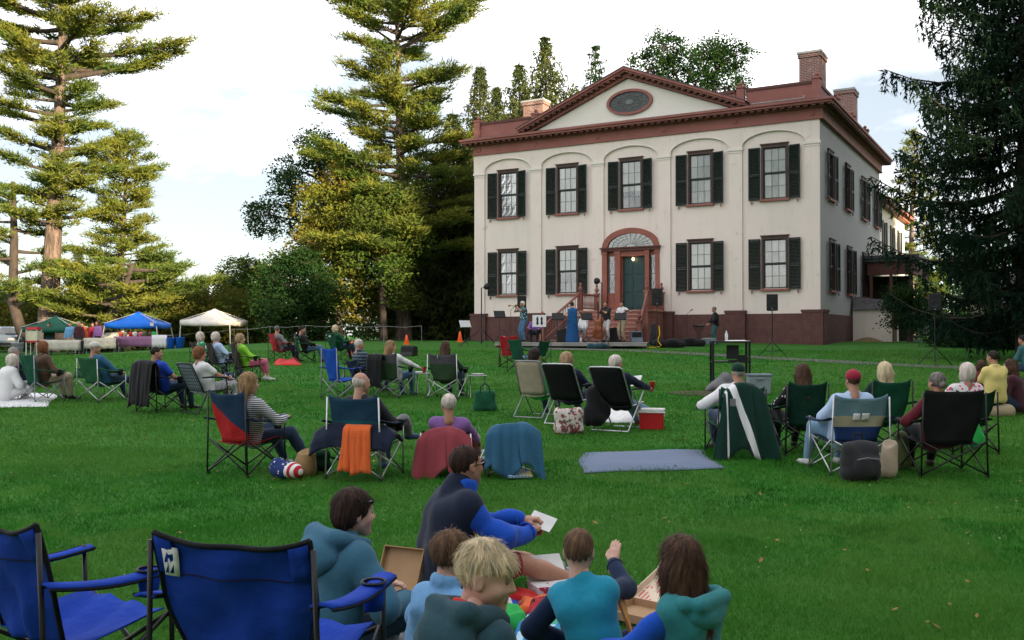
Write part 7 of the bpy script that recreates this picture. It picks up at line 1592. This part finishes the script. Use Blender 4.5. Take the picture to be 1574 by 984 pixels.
blob('cable_heap', 'dark teal tarp crumpled at the front of the stage', 'tarp', GX(918, 38.2), 0, [cone((-.3, 0, .1), (.35, 0, .08), .12, .10, .06), ball((.1, -.1, .12), (.22, .18, .12))], 'dark_teal', .03, .02)
c = empty('mixing_case', GX(1089, 40.4), R(-10), 'silver equipment case on the grass by the keyboard player', 'case'); MB().box((0, 0, .2), (.62, .4, .22)).build('box', 'grey_plastic', c); MB().box((0, 0, .33), (.56, .34, .04)).build('panel', 'silver', c)
o = MB().tube([(0, 0, .9), (.03, -.02, .55), (-.05, 0, .3), (.08, -.05, .1), (.02, .05, .04), (-.4, -.25, .02), (-.9, -.1, .015)], .022, 6).build('cable', 'yellow_cable', None, GX(1013, 38.8)); tag(o, 'yellow cable coiled at the speaker stand by the stair rail', 'cable')
def traffic_cone(label, p, s=1.0):
    c_ = empty('traffic_cone', p, 0, label, 'traffic cone', 'orange traffic cones'); c_.scale = (s,) * 3; MB().box((0, 0, .015), (.32, .32, .03)).build('base', 'cone_orange', c_); MB().lathe([(.13, .03), (.035, .5), (.02, .51)], n=14).build('body', 'cone_orange', c_, smooth=True)
traffic_cone('orange cone at the left corner of the mansion', GX(707, 46.5)); traffic_cone('orange cone by the rope fence behind the long-haired women', GX(625, 42), .85); traffic_cone('orange cone beside the far right green chair', GX(541, 34), 1.0)
c = empty('monitor_box', GX(628, 33), R(-25), 'small black monitor box on the grass behind the woman in white', 'monitor'); MB().prism([(-.2, 0), (.2, 0), (.2, .3), (-.05, .34)], -.25, .25, axis='x').build('cabinet', 'plastic_black', c, bevel=.01); MB().box((0, -.14, .17), (.44, .01, .25)).build('grille', 'grille', c); c.location.z += .02
# equipment cart, bin and folded tarp on the lawn
p = GP(1122, 600); ct = empty('equipment_cart', p, R(-6), 'black metal equipment cart standing on the lawn', 'cart')
for x in (-.38, .38):
    for y_ in (-.25, .25): MB().box2((x - .022, y_ - .022, .06), (x + .022, y_ + .022, 1.03)).build('post', 'tube_black', ct); MB().lathe([(.04, -.015), (.04, .015)], (x, y_, .045), 12, axis='x').build('caster', 'plastic_black', ct)
for z in (.16, .60, 1.03): MB().box2((-.41, -.28, z), (.41, .28, z + .03)).build('shelf', 'tube_black', ct)
o = empty('monitor_screen', p + Vector((.06, 0, .632)), R(160), 'small dark screen on the middle shelf of the cart', 'monitor'); MB().box((0, 0, .19), (.26, .03, .30)).build('screen', 'plastic_black', o); MB().box((0, 0, .01), (.18, .14, .02)).build('foot', 'plastic_black', o)
o = MB().box((0, 0, .05), (.22, .2, .10)).box((0, 0, .115), (.18, .16, .03)).build('control_box', 'plastic_black', None, p + Vector((.26, -.05, .632)), (0, 0, -.2)); tag(o, 'low black box on the middle shelf of the cart', 'box')
rag('papers', 'white papers on top of the equipment cart', 'paper', [p + Vector(q) for q in ((-.1, -.2, 0), (.36, -.2, 0), (.34, .2, 0), (-.08, .18, 0))], 'paper', 0, .006, 8); bpy.data.objects['papers'].location.z = 1.06
o = MB().lathe([(.033, 0), (.035, .14), (.014, .19), (.014, .22)], n=10).build('water_bottle', 'bottle', None, p + Vector((-.05, .1, 1.062)), smooth=True); tag(o, 'water bottle on top of the equipment cart', 'bottle')
D('bin_grey', c=(.23, .27, .30), c2=(.19, .23, .26), s=5, r=.5)
c = empty('storage_bin', GP(1166, 606), R(-4), 'grey plastic storage bin with pale lid behind the cart', 'bin'); MB().box((0, 0, .19), (.42, .36, .38), taper=1.1).build('body', 'bin_grey', c, bevel=.02); MB().box((0, 0, .40), (.50, .43, .04)).build('lid', 'grey_plastic', c, bevel=.01); MB().box((0, -.215, .33), (.14, .03, .03)).build('handle', 'bin_grey', c)
blob('tarp', 'pale grey folded tarp leaning at the left of the cart', 'tarp', GP(1108, 602), .1, [cone((-.28, 0, .05), (.1, 0, .28), .06, .12, .05), cone((.1, 0, .28), (.3, 0, .08), .12, .1, .05), ball((.05, 0, .12), (.28, .15, .13))], 'grey', .02, .012)

# ------------------------------------------------------------------ canopies, stalls and cars at the left
D('can_green', c=(.006, .085, .055), s=4, r=.6); D('can_blue', c=(.008, .16, .72), s=4, r=.6); D('can_beige', c=(.68, .65, .61), s=4, r=.7); D('pole_white', c=(.62, .60, .58), s=4, r=.4); D('galv', c=(.36, .40, .42), s=5, r=.4, metal=.5); D('cloth_cream', c=(.55, .52, .44), s=5, r=.9); D('cloth_purple', c=(.30, .14, .26), s=5, r=.9)
def canopy(label, px, d, mat, w=2.95, eave=1.85, peak=2.62, slant=.22, yaw=0.0):
    p = GX(px, d); c_ = empty('canopy', p, R(yaw), label, 'canopy', 'pop-up canopies'); e = w / 2
    pts = [(-e, -e, eave), (e, -e, eave), (e, e, eave), (-e, e, eave), (0, 0, peak)]; G = []
    for k in range(4):
        a_, b_ = Vector(pts[k]), Vector(pts[(k + 1) % 4]); ap = Vector(pts[4])
        P = [[tuple((a_.lerp(b_, u)).lerp(ap, v) - Vector((0, 0, .10 * math.sin(math.pi * v) + .05 * math.sin(math.pi * u) * (1 - v)))) for v in np.linspace(0, .985, 8)] for u in np.linspace(0, 1, 9)]
        MB().sheet(P, thick=.01).build('roof_panel', mat, c_, smooth=True)
        Vv = [[tuple(a_.lerp(b_, u) - Vector((0, 0, .05 * math.sin(math.pi * u) + .24 * v))) for v in (0, .5, 1)] for u in np.linspace(0, 1, 9)]
        MB().sheet(Vv, thick=.008).build('valance', mat, c_, smooth=True)
        MB().tube([pts[k], Vector(pts[4]) - Vector((0, 0, .06))], .016, 5).build('rafter', 'pole_white', c_)
        q = Vector(pts[k]); MB().tube([(q.x * .97, q.y * .97, eave), (q.x * (1 + slant), q.y * (1 + slant), -.05)], .028, 6).build('pole', 'pole_white', c_)
    return c_
canopy('dark green pop-up canopy at the left', 86, 49.5, 'can_green', 2.45, 1.42, 2.05, .22, 6); cb = canopy('bright blue pop-up canopy', 213, 50, 'can_blue', 2.6, 1.48, 2.12, .16, 4); canopy('pale beige pop-up canopy', 330, 50.5, 'can_beige', 2.65, 1.36, 2.02, .02, -4)
MB().box((1.08, -1.35, 1.42), (.18, .02, .18)).build('label', 'plastic_white', cb)
def stall(label, px, d, w, mat, yaw=0, h=.74, drop=.5):
    p = GX(px, d); t = empty('stall_table', p, R(yaw), label, 'table', 'stall tables'); MB().box((0, 0, h - .02), (w, .75, .03)).build('top', 'tan', t)
    P = [[(-w / 2 + w * i / 14, -.385 + (.015 * math.sin(i * 1.9) * j), h + .002 - drop * j / 3) for j in range(4)] for i in range(15)]; MB().sheet(P, thick=.008).build('cloth_front', mat, t, smooth=True); MB().box((0, 0, h + .006), (w + .02, .78, .012)).build('cloth_top', mat, t)
    for s in (-1, 1):
        for q in (-1, 1): MB().tube([(s * (w / 2 - .1), q * .3, .0), (s * (w / 2 - .1), q * .3, h - .03)], .016, 6).build('leg', 'tube_grey', t)
    return p
pa = stall('cream-covered stall table under the green canopy', 98, 47.0, 1.9, 'cloth_cream', 4); stall('cream-covered stall table right of the green canopy', 158, 46.5, 1.5, 'cloth_cream', 4); pb = stall('long purple-covered stall table under the blue canopy', 212, 47.5, 2.1, 'cloth_purple', 3); stall('small white-covered table right of the purple one', 249, 47.5, .75, 'white', 2, .74, .62)
rr = random.Random(4); goods = ['orange', 'tan', 'red', 'offwhite', 'pink', 'olive', 'brown', 'kelly']; names = ['orange', 'tan', 'red', 'cream', 'pink', 'olive', 'brown', 'green']
for k in range(8):
    blob('gift_basket', '%s gift basket on the purple table, number %s from the left'.replace('number ', '') % (names[k], ['first', 'second', 'third', 'fourth', 'fifth', 'sixth', 'seventh', 'eighth'][k]), 'basket', pb + Vector((-.85 + k * .24, .05 * (-1) ** k, .75)), k, [cone((0, 0, .05), (0, 0, .10), .10, .11, .03), ball((-.04, 0, .17), (.08, .07, .07)), ball((.06, .02, .15), (.06, .06, .07)), cone((-.08, 0, .12), (.09, .03, .14), .05, .04, .03)], goods[k], .022, .014, group='gift baskets on the purple table', seed=k)
D('bin_blue', c=(.012, .12, .60), s=5, r=.5)
for k, (px, lb) in enumerate(((263, 'blue plastic bin right of the white table'), (277, 'second blue plastic bin, nearer the beige canopy'))):
    c = empty('plastic_bin', GX(px, 47), 0, lb, 'bin', 'blue bins'); MB().lathe([(.17, 0), (.21, .55), (.22, .56), (.20, .55), (.16, .05)], n=16).build('body', 'bin_blue', c, smooth=True); MB().tube([(.215 * math.cos(t), .215 * math.sin(t), .555) for t in np.linspace(0, 2 * math.pi, 17)], .015, 5).build('rim', 'bin_blue', c)
c = empty('metal_can', GX(27, 43), 0, 'galvanised metal can at the left edge', 'can'); MB().lathe([(.22, 0), (.25, .62), (.26, .63), (.24, .62)], n=18).build('body', 'galv', c, smooth=True); MB().tube([(.255 * math.cos(t), .255 * math.sin(t), .63) for t in np.linspace(0, 2 * math.pi, 17)], .015, 5).build('rim', 'galv', c)
for z in (.2, .42): MB().tube([((.222 + .05 * z) * math.cos(t) * 1.04, (.222 + .05 * z) * math.sin(t) * 1.04, z) for t in np.linspace(0, 2 * math.pi, 17)], .01, 5).build('hoop', 'galv', c)
D('pop_glass', c=(.62, .60, .42), s=5, r=.15, spec=.5)
pc = empty('popcorn_machine', GX(52, 47.2) + Vector((0, 0, .0)), 0, 'popcorn machine with red roof beside the green canopy', 'popcorn machine'); MB().box((0, 0, 1.36), (.56, .5, .14), taper=.9).box((0, 0, .72), (.56, .5, .08)).build('roof', 'cool_red', pc); MB().box((0, 0, 1.0), (.48, .42, .48)).build('case', 'pop_glass', pc)
for x in (-.26, .26):
    for y_ in (-.22, .22): MB().box2((x - .02, y_ - .02, .0), (x + .02, y_ + .02, 1.30)).build('post', 'pole_white', pc)
SG = 'people standing at the stalls'
for lb, px, d, yw, lk in (('person in dark green behind the popcorn machine', 76, 48.6, 180, dict(hair='hair_dark', style='short', top='dkgreen', bottom='darkjeans')), ('person in pale blue shirt under the green canopy', 108, 48.4, 200, dict(hair='hair_brown', style='short', top='lightblue', bottom='khaki')), ('person in purple top between the green and blue canopies', 151, 48.4, 160, dict(hair='hair_brown', style='long', kind='woman', top='purple', bottom='black')), ('person in red top between the green and blue canopies', 143, 50.5, 190, dict(hair='hair_dark', style='bob', kind='woman', top='darkred', bottom='darkjeans')), ('person in orange shirt at the right pole of the green canopy', 128, 50.0, 170, dict(hair='hair_dark', style='short', top='orange', bottom='darkjeans')), ('person in dark clothes under the green canopy', 122, 48.0, 180, dict(hair='hair_grey', style='short', top='plum', bottom='charcoal'))):
    person(lb, GX(px, d), R(yw), dict(skin=1, shoe='shoe_black', **lk), 'stand', group=SG, h=.032, strands=0, size=.98, seed=px)
# parked cars
D('paint_silver', c=(.30, .36, .42), c2=(.27, .33, .39), s=3, r=.3, metal=.4, spec=.5); D('paint_blue', c=(.03, .10, .22), s=3, r=.3, spec=.5); D('paint_white', c=(.72, .72, .73), s=3, r=.35, spec=.5); D('car_glass', c=(.02, .03, .04), s=3, r=.08, spec=.6); D('tyre', c=(.02, .02, .02), s=5, r=.9); D('headlamp', c=(.7, .7, .7), s=3, r=.15, spec=.6)
def car(label, px, d, yaw, mat, van=False):
    c_ = empty('parked_car', GX(px, d), R(yaw), label, 'car', 'cars parked behind the stalls'); L_, w_, h_ = 4.5, 1.8, (1.95 if van else 1.55)
    prof = [(-2.25, .35), (2.2, .35), (2.25, .75), (2.1, .95), (1.1, 1.05), (.45, h_ - .04), (-1.7 if van else -1.5, h_), (-2.2, 1.05), (-2.25, .8)] if not van else [(-2.25, .35), (2.2, .35), (2.25, .8), (2.0, 1.05), (1.45, 1.15), (.85, h_ - .04), (-2.1, h_), (-2.25, 1.0)]
    P = []
    for y_, s in ((-w_ / 2, .0), (-w_ / 2 + .02, .0), (-w_ / 2 + .12, 1.0), (w_ / 2 - .12, 1.0), (w_ / 2 - .02, .0), (w_ / 2, .0)): pass
    V, k = [], len(prof)
    for y_, sh_ in ((-w_ / 2, .94), (-w_ / 2 + .10, 1.0), (w_ / 2 - .10, 1.0), (w_ / 2, .94)):
        for x, z in prof:
            inset = .18 * max(0, (z - 1.0) / (h_ - 1.0)); yy = y_ * (1 - inset * .9 / (w_ / 2) * .9); V.append((x * sh_ if sh_ < 1 else x, yy, .35 + (z - .35) * (sh_ if sh_ == 1 else .97)))
    Fs = [tuple(range(k)), tuple(range(4 * k - 1, 3 * k - 1, -1))] + [(r_ * k + i, (r_ + 1) * k + i, (r_ + 1) * k + (i + 1) % k, r_ * k + (i + 1) % k) for r_ in range(3) for i in range(k)]
    MB().add(V, Fs).build('body', mat, c_, bevel=.05)
    x1, x0 = (.95, -1.9) if van else (.62, -1.55)
    for s in (-1, 1):
        yb_, yt_ = s * (w_ / 2 + .004 - .02), s * (w_ / 2 - .145); MB().add([(x0, yb_ + s * .012, 1.08), (x1 + .25, yb_ + s * .012, 1.08), (x1 - .2, yt_ + s * .03, h_ - .14), (x0 + .22, yt_ + s * .03, h_ - .14)], [(0, 1, 2, 3)]).build('side_window', 'car_glass', c_)
        for x in (-1.35, 1.4):
            t = MB().lathe([(.20, -.1), (.33, -.1), (.34, -.05), (.34, .05), (.33, .1), (.20, .1)], (x, s * (w_ / 2 - .08), .34), 18, axis='y').build('wheel', 'tyre', c_); MB().lathe([(.20, -.09), (.16, -.105), (.03, -.10)], (x, s * (w_ / 2 - .08) , .34), 14, axis='y').lathe([(.20, .09), (.16, .105), (.03, .10)], (x, s * (w_ / 2 - .08), .34), 14, axis='y').build('rim', 'silver', t)
        MB().box((2.235, s * .62, .78), (.06, .34, .14)).build('headlight', 'headlamp', c_); MB().box((-2.245, s * .68, .85), (.05, .22, .18)).build('tail_light', 'cool_red', c_)
    xa, xb = (1.47, .9) if van else (1.12, .5)
    MB().add([(xa + .02, -.72, 1.12), (xa + .02, .72, 1.12), (xb + .03, .60, h_ - .1), (xb + .03, -.60, h_ - .1)], [(0, 1, 2, 3)]).build('windscreen', 'car_glass', c_); MB().box((2.25, 0, .5), (.08, 1.6, .16)).build('bumper', 'plastic_black', c_)
car('silver-blue car parked at the left edge behind the stalls', 8, 58, -70, 'paint_silver'); car('dark blue car parked behind the green canopy', 104, 60, -80, 'paint_blue'); car('white van parked behind the blue canopy', 172, 60, -75, 'paint_white', True)
# rope line with thin posts
rp = empty('rope_fence', GX(400, 46), 0, 'thin white rope strung between slim posts across the lawn', 'rope fence'); o0 = rp.location.copy(); last = None
for px, d in ((262, 52), (310, 50), (360, 48.5), (415, 47), (470, 45.5), (530, 44), (590, 43), (648, 42.5)):
    g_ = GX(px, d) - o0; MB().tube([g_, g_ + Vector((0, 0, .80))], .011, 5).build('post', 'tube_grey', rp)
    if last is not None: MB().tube([last + Vector((0, 0, .8)), last.lerp(g_, .5) + Vector((0, 0, .74)), g_ + Vector((0, 0, .8))], .006, 4).build('rope', 'coping', rp)
    last = g_
